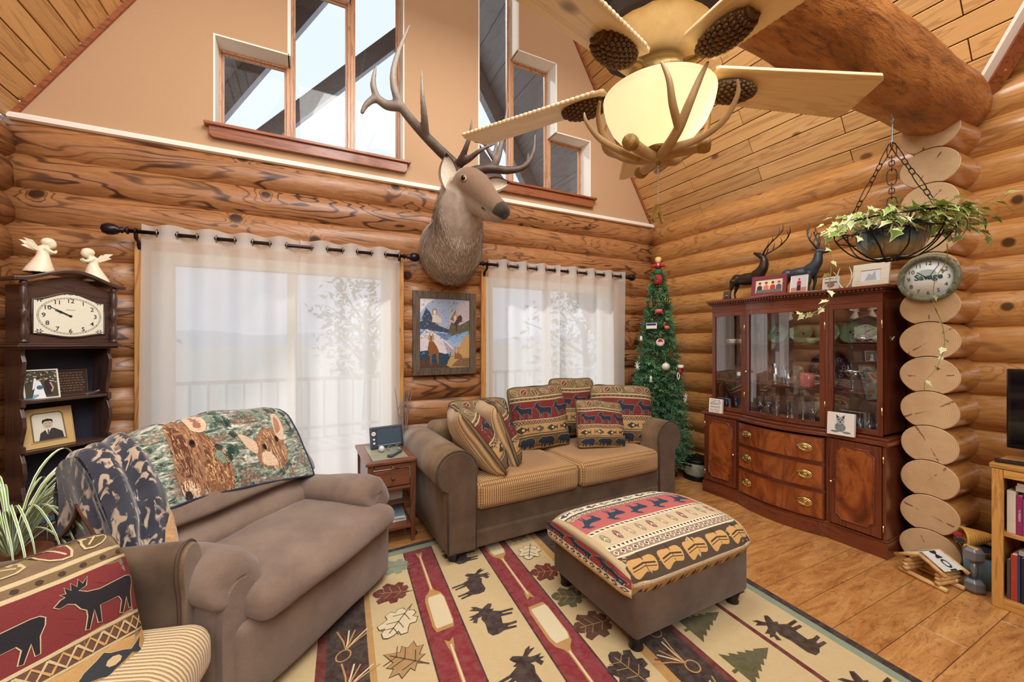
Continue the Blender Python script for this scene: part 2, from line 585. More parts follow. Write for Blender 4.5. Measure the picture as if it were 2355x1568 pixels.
M_winframe = board_wood('window_frame_wood', srgb(222, 176, 136), srgb(200, 148, 110), srgb(150, 100, 70), axis=2, gscale=1.3, knots=False)
M_vinyl = plain('cream_window_frame', srgb(232, 224, 208), 0.5, 0, 0.03)
M_dark = plain('joint_dark', srgb(60, 34, 18), 0.9, 0, 0.1)
M_glass = glass_mat('window_glass', (0.97, 0.98, 1.0), 0.02)

# ---- logs
def log_mesh(length, r=0.152, seg=20, ends='flat', step=0.28, amp=0.006, seed=0, ry=None):
    """a log along +x from 0 to length"""
    mb = MB(); n = max(2, int(length/step)+1); loops = []
    ry = ry or r
    for i in range(n+1):
        x = length*i/n; lp = []
        for k in range(seg):
            a = 2*pi*k/seg
            w = 1.0 + amp/r*mnoise.noise(Vector((x*1.3+seed*7.1, cos(a)*1.2, sin(a)*1.2+seed)))*2
            lp.append((x, ry*cos(a)*w, r*sin(a)*w))
        loops.append(lp)
    mb.rings(loops)
    return mb
def add_log(parent, p0, length, direction, mat, seed, r=0.165):
    rot = {'x': 0.0, 'y': pi/2}[direction]
    return log_mesh(length, r, seed=seed).build('log', mat, parent, loc=p0, rot=(random.choice((0, 0.4, -0.5, 2.1, 3.0)), 0, rot) if direction == 'x' else (0, 0, rot))

# back wall: a drywall gable over log courses
wb = MB()
def col_prism(x0, x1, zlo, zhi):
    """piece of the gable between x0 and x1; zlo/zhi may be functions"""
    def f(z, x): return z(x) if callable(z) else z
    wb.poly([(x0, f(zlo, x0)), (x1, f(zlo, x1)), (x1, f(zhi, x1)), (x0, f(zhi, x0))], YB, YB+0.26, 'xz')
UPPER = [(-0.669, -0.142, 3.935), (-0.142, 0.36, 4.69), (0.36, 0.825, 5.45), (1.585, 2.05, 5.45), (2.05, 2.548, 4.69), (2.548, 3.04, 3.905)]
ZSILL = 3.21
xs = [XL, -0.669, -0.142, 0.36, 0.825, XRIDGE, 1.585, 2.05, 2.548, 3.04, XR]
for a, b in zip(xs[:-1], xs[1:]):
    w = [u for u in UPPER if abs(u[0]-a) < 1e-6 and abs(u[1]-b) < 1e-6]
    if w:
        col_prism(a, b, ZT-0.01, ZSILL); col_prism(a, b, w[0][2], roof_z)
    else:
        col_prism(a, b, ZT-0.01, roof_z)
wall_back = wb.build('wall_back', M_dry, fix=True)
tag(wall_back, kind='structure')
DOOR = (-1.06, 0.755); WIN = (1.66, 3.36); OPEN_TOP = PITCH*10
seed = 0
for i in range(NLOG):
    z = PITCH*(i+0.5)
    segs = [(XL-0.1, XR+0.1)] if i >= 10 else [(XL-0.1, DOOR[0]), (DOOR[1], WIN[0]), (WIN[1], XR+0.1)]
    for a, b in segs:
        seed += 1
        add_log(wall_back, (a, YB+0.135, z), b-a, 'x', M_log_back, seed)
# cove strip where the drywall meets the top log
tag(MB().poly([(YB-0.012, ZT-0.02), (YB-0.03, ZT-0.012), (YB-0.033, ZT+0.012), (YB-0.018, ZT+0.028), (YB+0.01, ZT+0.03), (YB+0.01, ZT-0.02)], XL, XR, 'yz', smooth=False).build('trim_1', M_trimwhite), kind='structure')
# rake trims
for nm, x0, x1 in (('trim_2', XL, XRIDGE), ('trim_3', XR, XRIDGE)):
    d = Vector((x1-x0, 0, ZRIDGE-ZT)); nrm = Vector((-d.z, 0, d.x)).normalized()
    if nrm.z > 0: nrm = -nrm
    mb = MB(); p0 = Vector((x0, 0, ZT)); p1 = Vector((x1, 0, ZRIDGE))
    vs = []
    for p in (p0, p1):
        for o in ((0, YB-0.02), (0.028, YB-0.02), (0.028, YB+0.01), (0, YB+0.01)):
            q = p + nrm*o[0]; vs.append((q.x, o[1], q.z))
    mb.add(vs, [(0, 1, 2, 3), (7, 6, 5, 4), (0, 4, 5, 1), (1, 5, 6, 2), (2, 6, 7, 3), (3, 7, 4, 0)])
    tag(mb.build(nm, M_redwood), kind='structure')

# left wall and right wall of logs
wall_left = tag(BX('wall_left', XL-0.3, XL-0.26, YF, YB, 0, ZT, M_dark, bevel=0), kind='structure')
wall_right = tag(BX('wall_right', XR+0.26, XR+0.3, YF, YB, 0, ZT, M_dark, bevel=0), kind='structure')
for i in range(NLOG):
    z = PITCH*(i+0.5)
    seed += 1
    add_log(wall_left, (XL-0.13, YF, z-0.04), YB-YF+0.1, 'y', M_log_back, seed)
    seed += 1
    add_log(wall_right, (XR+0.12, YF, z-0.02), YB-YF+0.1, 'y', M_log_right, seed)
for i in range(NLOG, NLOG+11):                       # the right wall goes on up as the log gable of the cross wing
    z = PITCH*(i+0.5)
    yhi = 1.03 - (z-3.1)/1.248
    ylo = -2.6 + max(0, (z-3.1))/1.248
    seed += 1
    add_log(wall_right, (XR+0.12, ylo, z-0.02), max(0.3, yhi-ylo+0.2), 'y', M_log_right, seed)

wall_light_block = tag(BX('wall_light_block', XL-0.3, XR+0.3, YF-0.1, YF, 0, ZT, M_dry, bevel=0), kind='structure')  # unseen wall added to cut the flat light from behind
# crossing log ends that stick out of the right wall beside the china cabinet
M_endgrain = None
def end_grain():
    t = NT('log_end_grain'); v = t.coords((1, 1, 1), 5.0)
    tc = t.n.new('ShaderNodeTexCoord'); oi = t.n.new('ShaderNodeObjectInfo')
    dist = t.node('ShaderNodeVectorMath', operation='LENGTH'); t.link(tc.outputs['Object'], dist.inputs[0])
    nz = t.noise(v, 7, 3)
    d = t.math('ADD', dist.outputs['Value'], t.math('MULTIPLY', nz, 0.03))
    rings = t.math('ADD', t.math('MULTIPLY', t.math('SINE', t.math('MULTIPLY', d, 720.0)), 0.5), 0.5)
    sp = t.n.new('ShaderNodeSeparateXYZ'); t.link(tc.outputs['Object'], sp.inputs[0])
    ang = t.math('ARCTAN2', sp.outputs[2], sp.outputs[1])
    rad = t.math('ADD', ang, t.math('MULTIPLY', oi.outputs['Random'], 40.0))
    crack = t.math('ABSOLUTE', t.math('SINE', t.math('MULTIPLY', t.math('ADD', rad, t.math('MULTIPLY', nz, 0.5)), 1.0)))
    cf = t.math('MULTIPLY', t.ramp(crack, [(0.02, 1.0), (0.075, 0.0)]), t.ramp(t.noise(v, 22, 2), [(0.5, 0.0), (0.56, 1.0)]))
    base = t.mix(t.noise(v, 14, 4), srgb(192, 156, 112), srgb(222, 190, 146))
    c = t.mix(t.math('MULTIPLY', t.ramp(rings, [(0.6, 0.0), (1.0, 1.0)]), 0.42), base, srgb(134, 92, 54))
    c = t.mix(t.math('MULTIPLY', cf, 0.85), c, srgb(92, 60, 36))
    t.bump(rings, 0.05, 0.002)
    return t.out(c, 0.75)
M_endgrain = end_grain()
wall_stub = empty('wall_stub', (3.69, 1.152, 0), kind='structure')
def stub_outline(seed, k):
    """log end with the saddle of the log below cut into it"""
    pts = []
    rx, rzt = 0.147+0.004*sin(seed*3.1), 0.128
    for i in range(40):
        a = 2*pi*i/40
        y = rx*cos(a)*(1+0.03*sin(2*a+seed)); z = rzt*sin(a)
        if sin(a) < 0:
            z = max(z*1.0, -PITCH + 0.128*sqrt(max(0, 1-(y/0.152)**2)) + 0.004) if abs(y) < 0.10 else z
        pts.append((y, z))
    return pts
for i in range(NLOG):
    z = PITCH*(i+0.5)
    seed += 1
    lg = empty('log', (0, 0, z), parent=wall_stub)
    ol = stub_outline(seed, i)
    mb = MB(); n = len(ol)
    vs = [(0.0, p[0], p[1]) for p in ol]+[(0.46, p[0]*1.04, p[1]*1.04) for p in ol]
    mb.add(vs, [(k, (k+1) % n, n+(k+1) % n, n+k) for k in range(n)], 0, True)
    o = mb.build('log_side', M_log_right, lg)
    mb = MB()
    mb.add([(0.0, p[0], p[1]) for p in ol]+[(-0.004, p[0]*0.97, p[1]*0.97) for p in ol],
           [(k, (k+1) % n, n+(k+1) % n, n+k) for k in range(n)]+[tuple(range(n, 2*n))], 0, False)
    o = mb.build('log_end', M_endgrain, lg)
lg = None

# ceiling: pine boards on both slopes
def vtrim(x):                                         # the valley where the cross wing's roof meets the right slope
    return 1.045 - (3.991-x)/0.76
ceil_r = MB(); ceil_l = MB()
def slab(mb, xa, xb, y0, y1, off0, off1):
    sgn = 1 if xb < xa else -1
    nx, nz = sgn*SLOPE/sqrt(1+SLOPE**2), 1/sqrt(1+SLOPE**2)
    vs = []
    for y in (y0, y1):
        for x, o in ((xa, off0), (xb, off0), (xb, off1), (xa, off1)):
            vs.append((x+nx*o, y, roof_z(x)+nz*o))
    mb.add(vs, [(0, 1, 2, 3), (7, 6, 5, 4), (0, 4, 5, 1), (1, 5, 6, 2), (2, 6, 7, 3), (3, 7, 4, 0)])
slab(ceil_r, XR+0.0, XRIDGE, 1.045, YB, 0.022, 0.06)
v1 = vtrim(2.62)
ceil_r.add([(3.991+0.02, 1.045, roof_z(3.991)+0.03), (2.62+0.02, v1, roof_z(2.62)+0.03), (2.62, YF, roof_z(2.62)+0.03), (XRIDGE, YF, ZRIDGE+0.03), (XRIDGE, 1.045, ZRIDGE+0.03)], [(0, 1, 2, 3, 4)])
slab(ceil_l, XL, XRIDGE, YF, YB, 0.022, 0.06)
ceiling_r = tag(ceil_r.build('ceiling', M_dark), kind='structure')
ceiling_l = tag(ceil_l.build('ceiling', M_dark), kind='structure')
DXP = 0.0735
def plank(parent, xa, xb, y0, y1):
    sgn = 1 if xb < xa else -1
    nx, nz = sgn*SLOPE/sqrt(1+SLOPE**2), 1/sqrt(1+SLOPE**2)
    mb = MB(); g = 0.0016; gy = 0.0028 if False else 0.003; e = 0.004
    # under face, small chamfer, sides
    X = [(xa - sgn*(g+0.002), 0), (xb + sgn*(g+0.002), 0), (xb+sgn*g, e), (xa-sgn*g, e), (xb+sgn*g, 0.02), (xa-sgn*g, 0.02)]
    vs = []
    for (yy, yy2) in ((y0+gy+0.002, y0+gy), (y1-gy-0.002, y1-gy)):
        for j, (x, o) in enumerate(X):
            vs.append((x+nx*o, yy if j < 2 else yy2, roof_z(x)+nz*o))
    f = [(0, 1, 7, 6), (1, 2, 8, 7), (2, 4, 10, 8), (3, 0, 6, 9), (5, 3, 9, 11), (0, 3, 2, 1), (3, 5, 4, 2), (6, 7, 8, 9), (9, 8, 10, 11)]
    # local origin on the board so that each board shows its own grain
    c = Vector((0.5*(xa+xb), 0.5*(y0+y1), roof_z(0.5*(xa+xb))))
    mb.add([(p[0]-c.x, p[1]-c.y, p[2]-c.z) for p in vs], f)
    mb.build('plank', M_ceil, parent, loc=c)
nrow_r = 0
for k in range(40):
    xa = XR + 0.027 - DXP*k; xb = xa - DXP
    if xb < XRIDGE: break
    xm = 0.5*(xa+xb)
    if roof_z(xm) > 6.9: break
    ymin = max(-1.0, vtrim(xm)-0.05) if xm > 2.0 else -0.6
    if xm > 3.99: ymin = 1.05
    cuts = [3.178-0.726*j for j in range(9)]
    cuts = [c for j, c in enumerate(cuts) if (j % 2) == (k % 2)]
    ys = [YB] + [c for c in cuts if ymin+0.05 < c < YB] + [ymin]
    for a, b in zip(ys[:-1], ys[1:]):
        plank(ceiling_r, xa, xb, b, a)
for k in range(30):
    xa = XL - 0.01 + DXP*k; xb = xa + DXP
    xm = 0.5*(xa+xb)
    if roof_z(xm) > 5.6: break
    cuts = [3.32-0.61*j for j in range(8)]
    cuts = [c for j, c in enumerate(cuts) if (j % 2) == (k % 2)]
    ys = [YB] + [c for c in cuts if 1.0 < c < YB] + [0.9]
    for a, b in zip(ys[:-1], ys[1:]):
        plank(ceiling_l, xa, xb, b, a)
# the cross wing's own slope beyond the valley, with its valley board and white strip
cg = MB()
cg.add([(3.991, 1.045, 3.118), (2.62, v1, roof_z(2.62)), (4.4, v1, roof_z(2.62)), (4.4, 1.045, 3.118)], [(0, 1, 2, 3)])
cg.add([(4.4, v1, roof_z(2.62)), (2.62, v1, roof_z(2.62)), (2.62, YF, roof_z(2.62)-2.2), (4.4, YF, roof_z(2.62)-2.2)], [(0, 1, 2, 3)])
tag(cg.build('ceiling', M_log_right), kind='structure')
A = Vector((4.0, 1.06, 3.085)); B = Vector((2.62, v1, roof_z(2.62)))
def strip(name, A, B, u0, u1, w, m, hdir):
    d = (B-A).normalized(); side = hdir.normalized(); dn = d.cross(side).normalized()
    if dn.z > 0: dn = -dn
    vs = []
    for p in (A, B):
        for (s_, t_) in ((u0, 0), (u1, 0), (u1, w), (u0, w)):
            vs.append(tuple(p+side*s_+dn*t_))
    return tag(MB().add(vs, [(0, 1, 2, 3), (7, 6, 5, 4), (0, 4, 5, 1), (1, 5, 6, 2), (2, 6, 7, 3), (3, 7, 4, 0)]).build(name, m), kind='structure')
hd = Vector((1, -0.55, -0.25))
strip('trim_4', A, B, -0.035, 0.012, 0.03, M_trimwhite, hd)
strip('trim_5', A, B, 0.012, 0.10, 0.045, M_redwood, hd)

# tie log along x, resting on the crossing log ends, and the king post the fan hangs from
mb = MB(); loops = []
n = 34; x0, x1 = 1.1, 3.97
for i in range(n+1):
    x = x0+(x1-x0)*i/n; lp = []
    for k in range(28):
        a = 2*pi*k/28
        r = 0.212 + 0.026*mnoise.noise(Vector((x*1.6, cos(a)*1.1, sin(a)*1.1))) + 0.012*mnoise.noise(Vector((x*5, cos(a)*4, sin(a)*4)))
        if x > 3.72: r *= 1 - 1.6*(x-3.72)**2
        lp.append((x, 1.13+r*cos(a), 3.092+0.02*sin(x*1.4)+r*sin(a)))
    loops.append(lp)
mb.rings(loops)
M_tie = plain('tie_log_wood', srgb(158, 92, 40), 0.55, 0, 0.3, 4, 0.25)
def tie_mat():
    t = NT('tie_log'); v = t.coords((0.8, 2.6, 2.6))
    n1 = t.noise(v, 2.2, 6, 0.65, 0.5); n2 = t.noise(t.coords((1.6, 9, 9)), 3.0, 5, 0.7, 0.3)
    kd = t.voro(t.coords((1, 1.4, 1.4)), 2.4)
    c = t.ramp(n1, [(0.3, srgb(112, 60, 22)), (0.5, srgb(176, 108, 48)), (0.72, srgb(214, 150, 80))])
    c = t.mix(t.math('MULTIPLY', t.ramp(n2, [(0.52, 0.0), (0.66, 1.0)]), 0.7), c, srgb(72, 36, 14))
    c = t.mix(t.ramp(kd, [(0.05, 0.8), (0.09, 0.0)]), c, srgb(48, 24, 12))
    t.bump(t.math('ADD', n1, n2), 0.9, 0.03)
    return t.out(c, 0.5, 0, 0.15)
tie = tag(mb.build('beam', tie_mat()), kind='structure')
PX, PY = 1.085, 1.03
post = empty('post', (PX, PY, 0), kind='structure')
mb = MB(); loops = []
for i in range(30):
    z = 2.545 + 0.16*i; lp = []
    for k in range(26):
        a = 2*pi*k/26
        r = 0.205*(1+0.09*mnoise.noise(Vector((cos(a)*3, sin(a)*3, z*1.5)))+0.05*mnoise.noise(Vector((cos(a)*9, sin(a)*9, z*3))))
        lp.append((r*cos(a), r*sin(a), z))
    loops.append(lp)
mb.rings(loops); mb.build('bark', M_bark, post)
mb = MB(); loops = []
for i in range(9):
    t = i/8; z = 2.455+0.12*t
    lp = []
    for k in range(36):
        a = 2*pi*k/36
        r = (0.085+0.118*t**0.8)*(1+0.05*mnoise.noise(Vector((cos(a)*5, sin(a)*5, z*20))))
        lp.append((r*cos(a), r*sin(a), z))
    loops.append(lp)
mb.rings(loops); mb.build('hewn_point', M_hewn, post)

# floor: laminate boards
floor = tag(BX('floor', XL-0.2, XR+0.2, YF, YB+0.2, -0.06, -0.003, M_dark, bevel=0), kind='structure')
def floor_mat():
    t = NT('floor_laminate')
    v = t.coords((1.4, 7.0, 5.0), 50.0)
    n = t.noise(v, 1.6, 6, 0.68, 1.6); n2 = t.noise(t.coords((5, 16, 5), 50.0), 2.0, 5, 0.7, 2.0)
    c = t.ramp(n, [(0.25, srgb(138, 86, 42)), (0.46, srgb(188, 130, 72)), (0.7, srgb(216, 164, 100))])
    c = t.mix(t.math('MULTIPLY', t.ramp(n2, [(0.52, 0.0), (0.68, 1.0)]), 0.65), c, srgb(112, 64, 28))
    oi = t.n.new('ShaderNodeObjectInfo')
    c = t.mix(t.math('MULTIPLY', oi.outputs['Random'], 0.22), c, srgb(120, 68, 30))
    t.bump(n2, 0.04, 0.003)
    return t.out(c, 0.3, 0, 0.25)
M_floor = floor_mat()
FW, FL = 0.187, 1.21
_fl = {}
def floor_board(x0, x1, y0, y1):
    L = round(x1-x0, 3); W = round(y1-y0, 3)
    if (L, W) not in _fl:
        mb = MB(); g = 0.0011; h = 0.0016
        mb.add([(g, g, -h), (L-g, g, -h), (L-g, W-g, -h), (g, W-g, -h), (g+h, g+h, 0), (L-g-h, g+h, 0), (L-g-h, W-g-h, 0), (g+h, W-g-h, 0)],
               [(4, 5, 6, 7), (0, 1, 5, 4), (1, 2, 6, 5), (2, 3, 7, 6), (3, 0, 4, 7)])
        _fl[(L, W)] = mb.mesh('floor_board', M_floor)
    link_mesh('floor_board', _fl[(L, W)], floor, (x0, y0, 0))
j = 0; y = -1.3
while y < YB:
    x = XL-0.1 - FL*((j*0.37) % 1.0)
    if y+FW > YB+0.1: pass
    while x < XR+0.1:
        a, b = max(x, XL-0.15), min(x+FL, XR+0.15)
        if b-a > 0.03: floor_board(a, b, y, y+FW)
        x += FL
    y += FW; j += 1

# ---- upper windows
def upper_window(n, x0, x1, zt):
    w = empty('window_%d' % n, ((x0+x1)/2, YB+0.2, ZSILL), kind='structure')
    X0, X1, Z1 = x0-(x0+x1)/2, x1-(x0+x1)/2, zt-ZSILL
    f = 0.028
    mb = MB()
    mb.box(X0, X0+f, -0.03, 0.03, 0, Z1); mb.box(X1-f, X1, -0.03, 0.03, 0, Z1)
    mb.box(X0+f, X1-f, -0.03, 0.03, 0, f); mb.box(X0+f, X1-f, -0.03, 0.03, Z1-f, Z1)
    mb.build('window_frame', M_winframe, w, bevel=0.004)
    mb = MB(); g = f+0.016
    mb.box(X0+f, X0+g, -0.012, 0.012, f, Z1-f); mb.box(X1-g, X1-f, -0.012, 0.012, f, Z1-f)
    mb.box(X0+g, X1-g, -0.012, 0.012, f, g); mb.box(X0+g, X1-g, -0.012, 0.012, Z1-g, Z1-f)
    mb.build('sash', M_winframe, w, bevel=0.002)
    MB().box(X0+g, X1-g, -0.003, 0.003, g, Z1-g).build('pane', M_glass, w)
    # plastered reveal faces catch the daylight
    return w
for n, (a, b, zt) in enumerate(UPPER): upper_window(n+1, a, b, zt)
# white plaster corner beads round the window openings
def bead(name, xo, zt, sgn):
    mb = MB()
    mb.box(min(xo, xo-sgn*0.014), max(xo, xo-sgn*0.014), YB-0.004, YB+0.2, ZSILL, zt)
    return tag(mb.build(name, M_trimwhite, bevel=0.003), kind='structure')
tn = 6
for (xo, zt, s_) in ((-0.669, 3.935, -1), (0.825, 5.45, 1), (1.585, 5.45, -1), (3.04, 3.905, 1)):
    bead('trim_%d' % tn, xo, zt, s_); tn += 1
mb = MB()
for (a, b, zt) in UPPER:
    mb.box(a, b, YB-0.003, YB+0.2, zt-0.012, zt)
    
tag(mb.build('trim_%d' % tn, M_trimwhite), kind='structure'); tn += 1
for (a, zt0, zt1) in ((-0.142, 3.935, 4.69), (0.36, 4.69, 5.45), (2.05, 4.69, 5.45), (2.548, 3.905, 4.69)):
    tag(BX('trim_%d' % tn, a-0.012, a+0.012, YB-0.003, YB+0.2, zt0-0.012, zt1, M_trimwhite, bevel=0.003), kind='structure'); tn += 1
# wooden stools under the two window groups
for (a, b) in ((-0.72, 0.875), (1.535, 3.09)):
    s_ = empty('trim_%d' % tn, ((a+b)/2, YB, ZSILL), kind='structure'); tn += 1
    w = (b-a)/2
    MB().box(-w, w, -0.065, 0.2, -0.025, 0.0).build('window_sill', M_redwood, s_, bevel=0.006)
    MB().poly([(-w+0.03, -0.025), (w-0.03, -0.025), (w-0.03, -0.09), (w-0.055, -0.112), (-w+0.055, -0.112), (-w+0.03, -0.09)], -0.045, -0.012, 'xz').build('apron', M_redwood, s_, bevel=0.003)

# ---- glazed door (left) and window (right) behind the curtains
def big_window(name, x0, x1, z0, z1, mull, jamb):
    w = empty(name, ((x0+x1)/2, YB+0.09, 0), kind='structure')
    cx_ = (x0+x1)/2
    mb = MB()
    mb.box(x0-cx_, x0-cx_+jamb, -0.05, 0.06, z0, z1); mb.box(x1-cx_-jamb, x1-cx_, -0.05, 0.06, z0, z1)
    mb.box(x0-cx_+jamb, x1-cx_-jamb, -0.05, 0.06, z1-0.1, z1); mb.box(x0-cx_+jamb, x1-cx_-jamb, -0.05, 0.06, z0, z0+0.12)
    mb.build('window_frame', M_vinyl, w, bevel=0.004)
    for m_ in mull: MB().box(m_-0.038-cx_, m_+0.038-cx_, -0.03, 0.04, z0+0.12, z1-0.1).build('mullion', M_vinyl, w, bevel=0.004)
    ed = [x0+jamb]+[q for m_ in mull for q in (m_-0.038, m_+0.038)]+[x1-jamb]
    for k in range(0, len(ed), 2):
        MB().box(ed[k]-cx_, ed[k+1]-cx_, -0.003, 0.003, z0+0.12, z1-0.1).build('pane', M_glass, w)
    MB().box(x0-cx_-0.02, x1-cx_+0.02, -0.06, 0.1, z1, OPEN_TOP+0.05).build('header', M_pinecase, w)
    return w
big_window('window_7', DOOR[0], DOOR[1], 0.0, 2.19, [-0.12], 0.125)
big_window('window_8', WIN[0], WIN[1], 0.42, 2.19, [2.47], 0.11)
MB().box(WIN[0], WIN[1], YB+0.02, YB+0.2, 0.0, 0.42).build('log_filler', M_log_back, wall_back)
for k, x in enumerate((DOOR[0]-0.045, DOOR[1]+0.03, WIN[0]-0.032, WIN[1]+0.045)):
    tag(BX('trim_%d' % tn, x-0.026, x+0.026, YB-0.045, YB+0.12, 0.0, 2.24, M_pinecase, bevel=0.004), kind='structure'); tn += 1

# ---- outside: deck, rail, ground, far ridge, trees, eaves
M_deck = plain('deck_boards', srgb(206, 196, 178), 0.8, 0, 0.08, 12)
M_ground = plain('dry_ground', srgb(178, 176, 160), 0.95, 0, 0.2, 1.2)
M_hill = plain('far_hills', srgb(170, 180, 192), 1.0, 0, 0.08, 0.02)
M_eave = board_wood('grey_eave_boards', srgb(176, 170, 170), srgb(150, 146, 150), srgb(104, 100, 104), axis=1, gscale=0.6, knots=False, contrast=0.3)
tag(BX('deck', -4, 7, YB+0.25, 7.4, -0.14, -0.04, M_deck, bevel=0), kind='structure')
tag(MB().add([(-300, 7.4, -1.2), (300, 7.4, -1.2), (300, 500, -3), (-300, 500, -3)], [(0, 1, 2, 3)]).build('ground', M_ground), kind='structure')
mb = MB(); pts = []
for i in range(60):
    x = -420+i*15
    pts.append((x, 9+11*mnoise.noise(Vector((x*0.009, 3.3, 0)))+5*mnoise.noise(Vector((x*0.03, 1.3, 0)))))
mb.grid(lambda u, v: (-420+u*885, 330+v*110, -3 + (pts[min(59, int(u*59))][1]+3)*sin(pi*0.5*v)), 59, 6)
tag(mb.build('hills', M_hill), kind='structure')
rail = tag(empty('deck_railing', (1.5, 7.3, 0)), 'pale deck railing with thin balusters beyond the glazed door', 'railing')
MB().box(-5, 5, -0.04, 0.04, 0.86, 0.92).build('top_rail', M_deck, rail)
MB().box(-5, 5, -0.02, 0.02, 0.08, 0.13).build('bottom_rail', M_deck, rail)
bal = MB().box(-0.016, 0.016, -0.016, 0.016, -0.05, 0.87).mesh('baluster', M_deck)
for i in range(46): link_mesh('baluster', bal, rail, (-5+i*0.22, 0, 0))
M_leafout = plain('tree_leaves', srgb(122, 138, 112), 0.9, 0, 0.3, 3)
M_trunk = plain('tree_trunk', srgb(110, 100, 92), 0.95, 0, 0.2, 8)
def outside_tree(loc, h, r, label, seed):
    rng = random.Random(seed)
    t = tag(empty('garden_tree', loc), label, 'tree', 'trees outside the windows')
    mb = MB(); mb.tube([(0, 0, -1), (0.1, 0, h*0.4), (0.0, 0.05, h*0.7)], [0.16, 0.1, 0.04], 8)
    for k in range(9):
        a = rng.uniform(0, 2*pi); z = h*rng.uniform(0.35, 0.65)
        mb.tube([(0.05, 0, z), (cos(a)*r*0.4, sin(a)*r*0.4, z+h*0.13), (cos(a)*r*0.75, sin(a)*r*0.75, z+h*0.2)], [0.05, 0.03, 0.012], 5)
    mb.build('trunk', M_trunk, t)
    mb = MB()
    for k in range(900):
        a = rng.uniform(0, 2*pi); q = rng.random()**0.4*r*(0.5+0.5*rng.random()); z = h*(0.3+0.7*rng.random()); q *= max(0.15, sin(pi*(z/h-0.12)/0.95))
        c = Vector((cos(a)*q, sin(a)*q, z)); s_ = rng.uniform(0.07, 0.16)
        u = Vector((rng.uniform(-1, 1), rng.uniform(-1, 1), rng.uniform(-1, 1))).normalized(); w = u.orthogonal().normalized()
        mb.add([tuple(c+u*s_), tuple(c+w*s_*0.5), tuple(c-u*s_), tuple(c-w*s_*0.5)], [(0, 1, 2, 3)])
    tag(mb.build('foliage', M_leafout, t, fix=False), kind='stuff')
outside_tree((1.55, 13.0, -1.2), 5.2, 1.9, 'hazy leafy tree seen through the right panel of the left curtains', 3)
outside_tree((-5.4, 16, -1.2), 4.6, 1.8, 'hazy low tree at the left edge of the left window', 5)
outside_tree((6.9, 9.2, -1.2), 4.6, 2.2, 'hazy round tree seen through the right window', 8)
ev = empty('eaves', (XRIDGE, YB, 0), kind='structure')
OV = 2.1
for sgn in (1, -1):
    mb = MB()
    half = (XR-XRIDGE)+0.9
    for k in range(16):                                 # soffit boards, each a step of the slope
        t0, t1 = k/16, (k+1)/16-0.0015
        xa, xb = sgn*half*(1-t0), sgn*half*(1-t1)
        za, zb_ = ZRIDGE-SLOPE*half*(1-t0)+0.12, ZRIDGE-SLOPE*half*(1-t1)+0.12
        MB().add([(xa, 0.17, za), (xb, 0.17, zb_), (xb, OV, zb_), (xa, OV, za), (xa, 0.17, za+0.05), (xb, 0.17, zb_+0.05), (xb, OV, zb_+0.05), (xa, OV, za+0.05)],
                 [(0, 1, 2, 3), (4, 7, 6, 5), (0, 4, 5, 1), (1, 5, 6, 2), (2, 6, 7, 3), (3, 7, 4, 0)]).build('soffit_board', M_eave, ev)
    z0, z1 = ZRIDGE-SLOPE*half, ZRIDGE
    for (ya, yb, hh, nm) in ((OV-0.14, OV, 0.2, 'fly_rafter'),):
        MB().add([(sgn*half, ya, z0+0.11), (0, ya, z1+0.11), (0, ya, z1+0.11-hh*1.9), (sgn*half, ya, z0+0.11-hh*1.9), (sgn*half, yb, z0+0.11), (0, yb, z1+0.11), (0, yb, z1+0.11-hh*1.9), (sgn*half, yb, z0+0.11-hh*1.9)],
                 [(0, 1, 2, 3), (7, 6, 5, 4), (0, 4, 5, 1), (1, 5, 6, 2), (2, 6, 7, 3), (3, 7, 4, 0)]).build(nm, M_eave, ev)
    MB().add([(sgn*2.9, OV-0.12, 2.5), (0, OV-0.12, 5.7), (0, OV-0.12, 6.0), (sgn*2.9, OV-0.12, 2.8), (sgn*2.9, OV, 2.5), (0, OV, 5.7), (0, OV, 6.0), (sgn*2.9, OV, 2.8)],
             [(0, 1, 2, 3), (7, 6, 5, 4), (0, 4, 5, 1), (1, 5, 6, 2), (2, 6, 7, 3), (3, 7, 4, 0)]).build('brace', M_eave, ev)
# ================================================================ MOTIFS (outlines in a unit square)
MOOSE = [(0.02,.52),(.05,.44),(.12,.46),(.2,.5),(.22,.41),(.27,.46),(.3,.38),(.33,.28),(.31,0),(.37,0),(.39,.26),(.42,.27),(.43,.04),(.48,.04),(.49,.3),(.7,.3),(.72,.16),(.7,0),(.76,0),(.79,.2),(.82,.22),(.83,.03),(.88,.03),(.89,.3),(.95,.42),(.96,.56),(.86,.64),(.6,.66),(.45,.73),(.37,.7),(.4,.79),(.54,.83),(.5,.92),(.43,.88),(.42,.99),(.36,.9),(.32,.99),(.29,.87),(.25,.77),(.21,.74),(.17,.85),(.13,.97),(.1,.86),(.03,.92),(.05,.8),(.11,.73),(.15,.67),(.09,.61)]
ELK = [(0,.66),(.04,.6),(.13,.62),(.2,.55),(.24,.42),(.3,.34),(.3,.22),(.26,.02),(.3,0),(.35,.2),(.38,.3),(.41,.04),(.45,.02),(.45,.32),(.72,.32),(.76,.22),(.71,.02),(.75,0),(.82,.2),(.84,.26),(.86,.03),(.9,.03),(.92,.3),(.98,.44),(1,.56),(.96,.62),(.88,.64),(.5,.62),(.36,.68),(.28,.78),(.38,.82),(.44,.98),(.36,.88),(.34,1),(.29,.86),(.25,.98),(.22,.84),(.17,.95),(.16,.82),(.1,.84),(.14,.76),(.08,.74)]
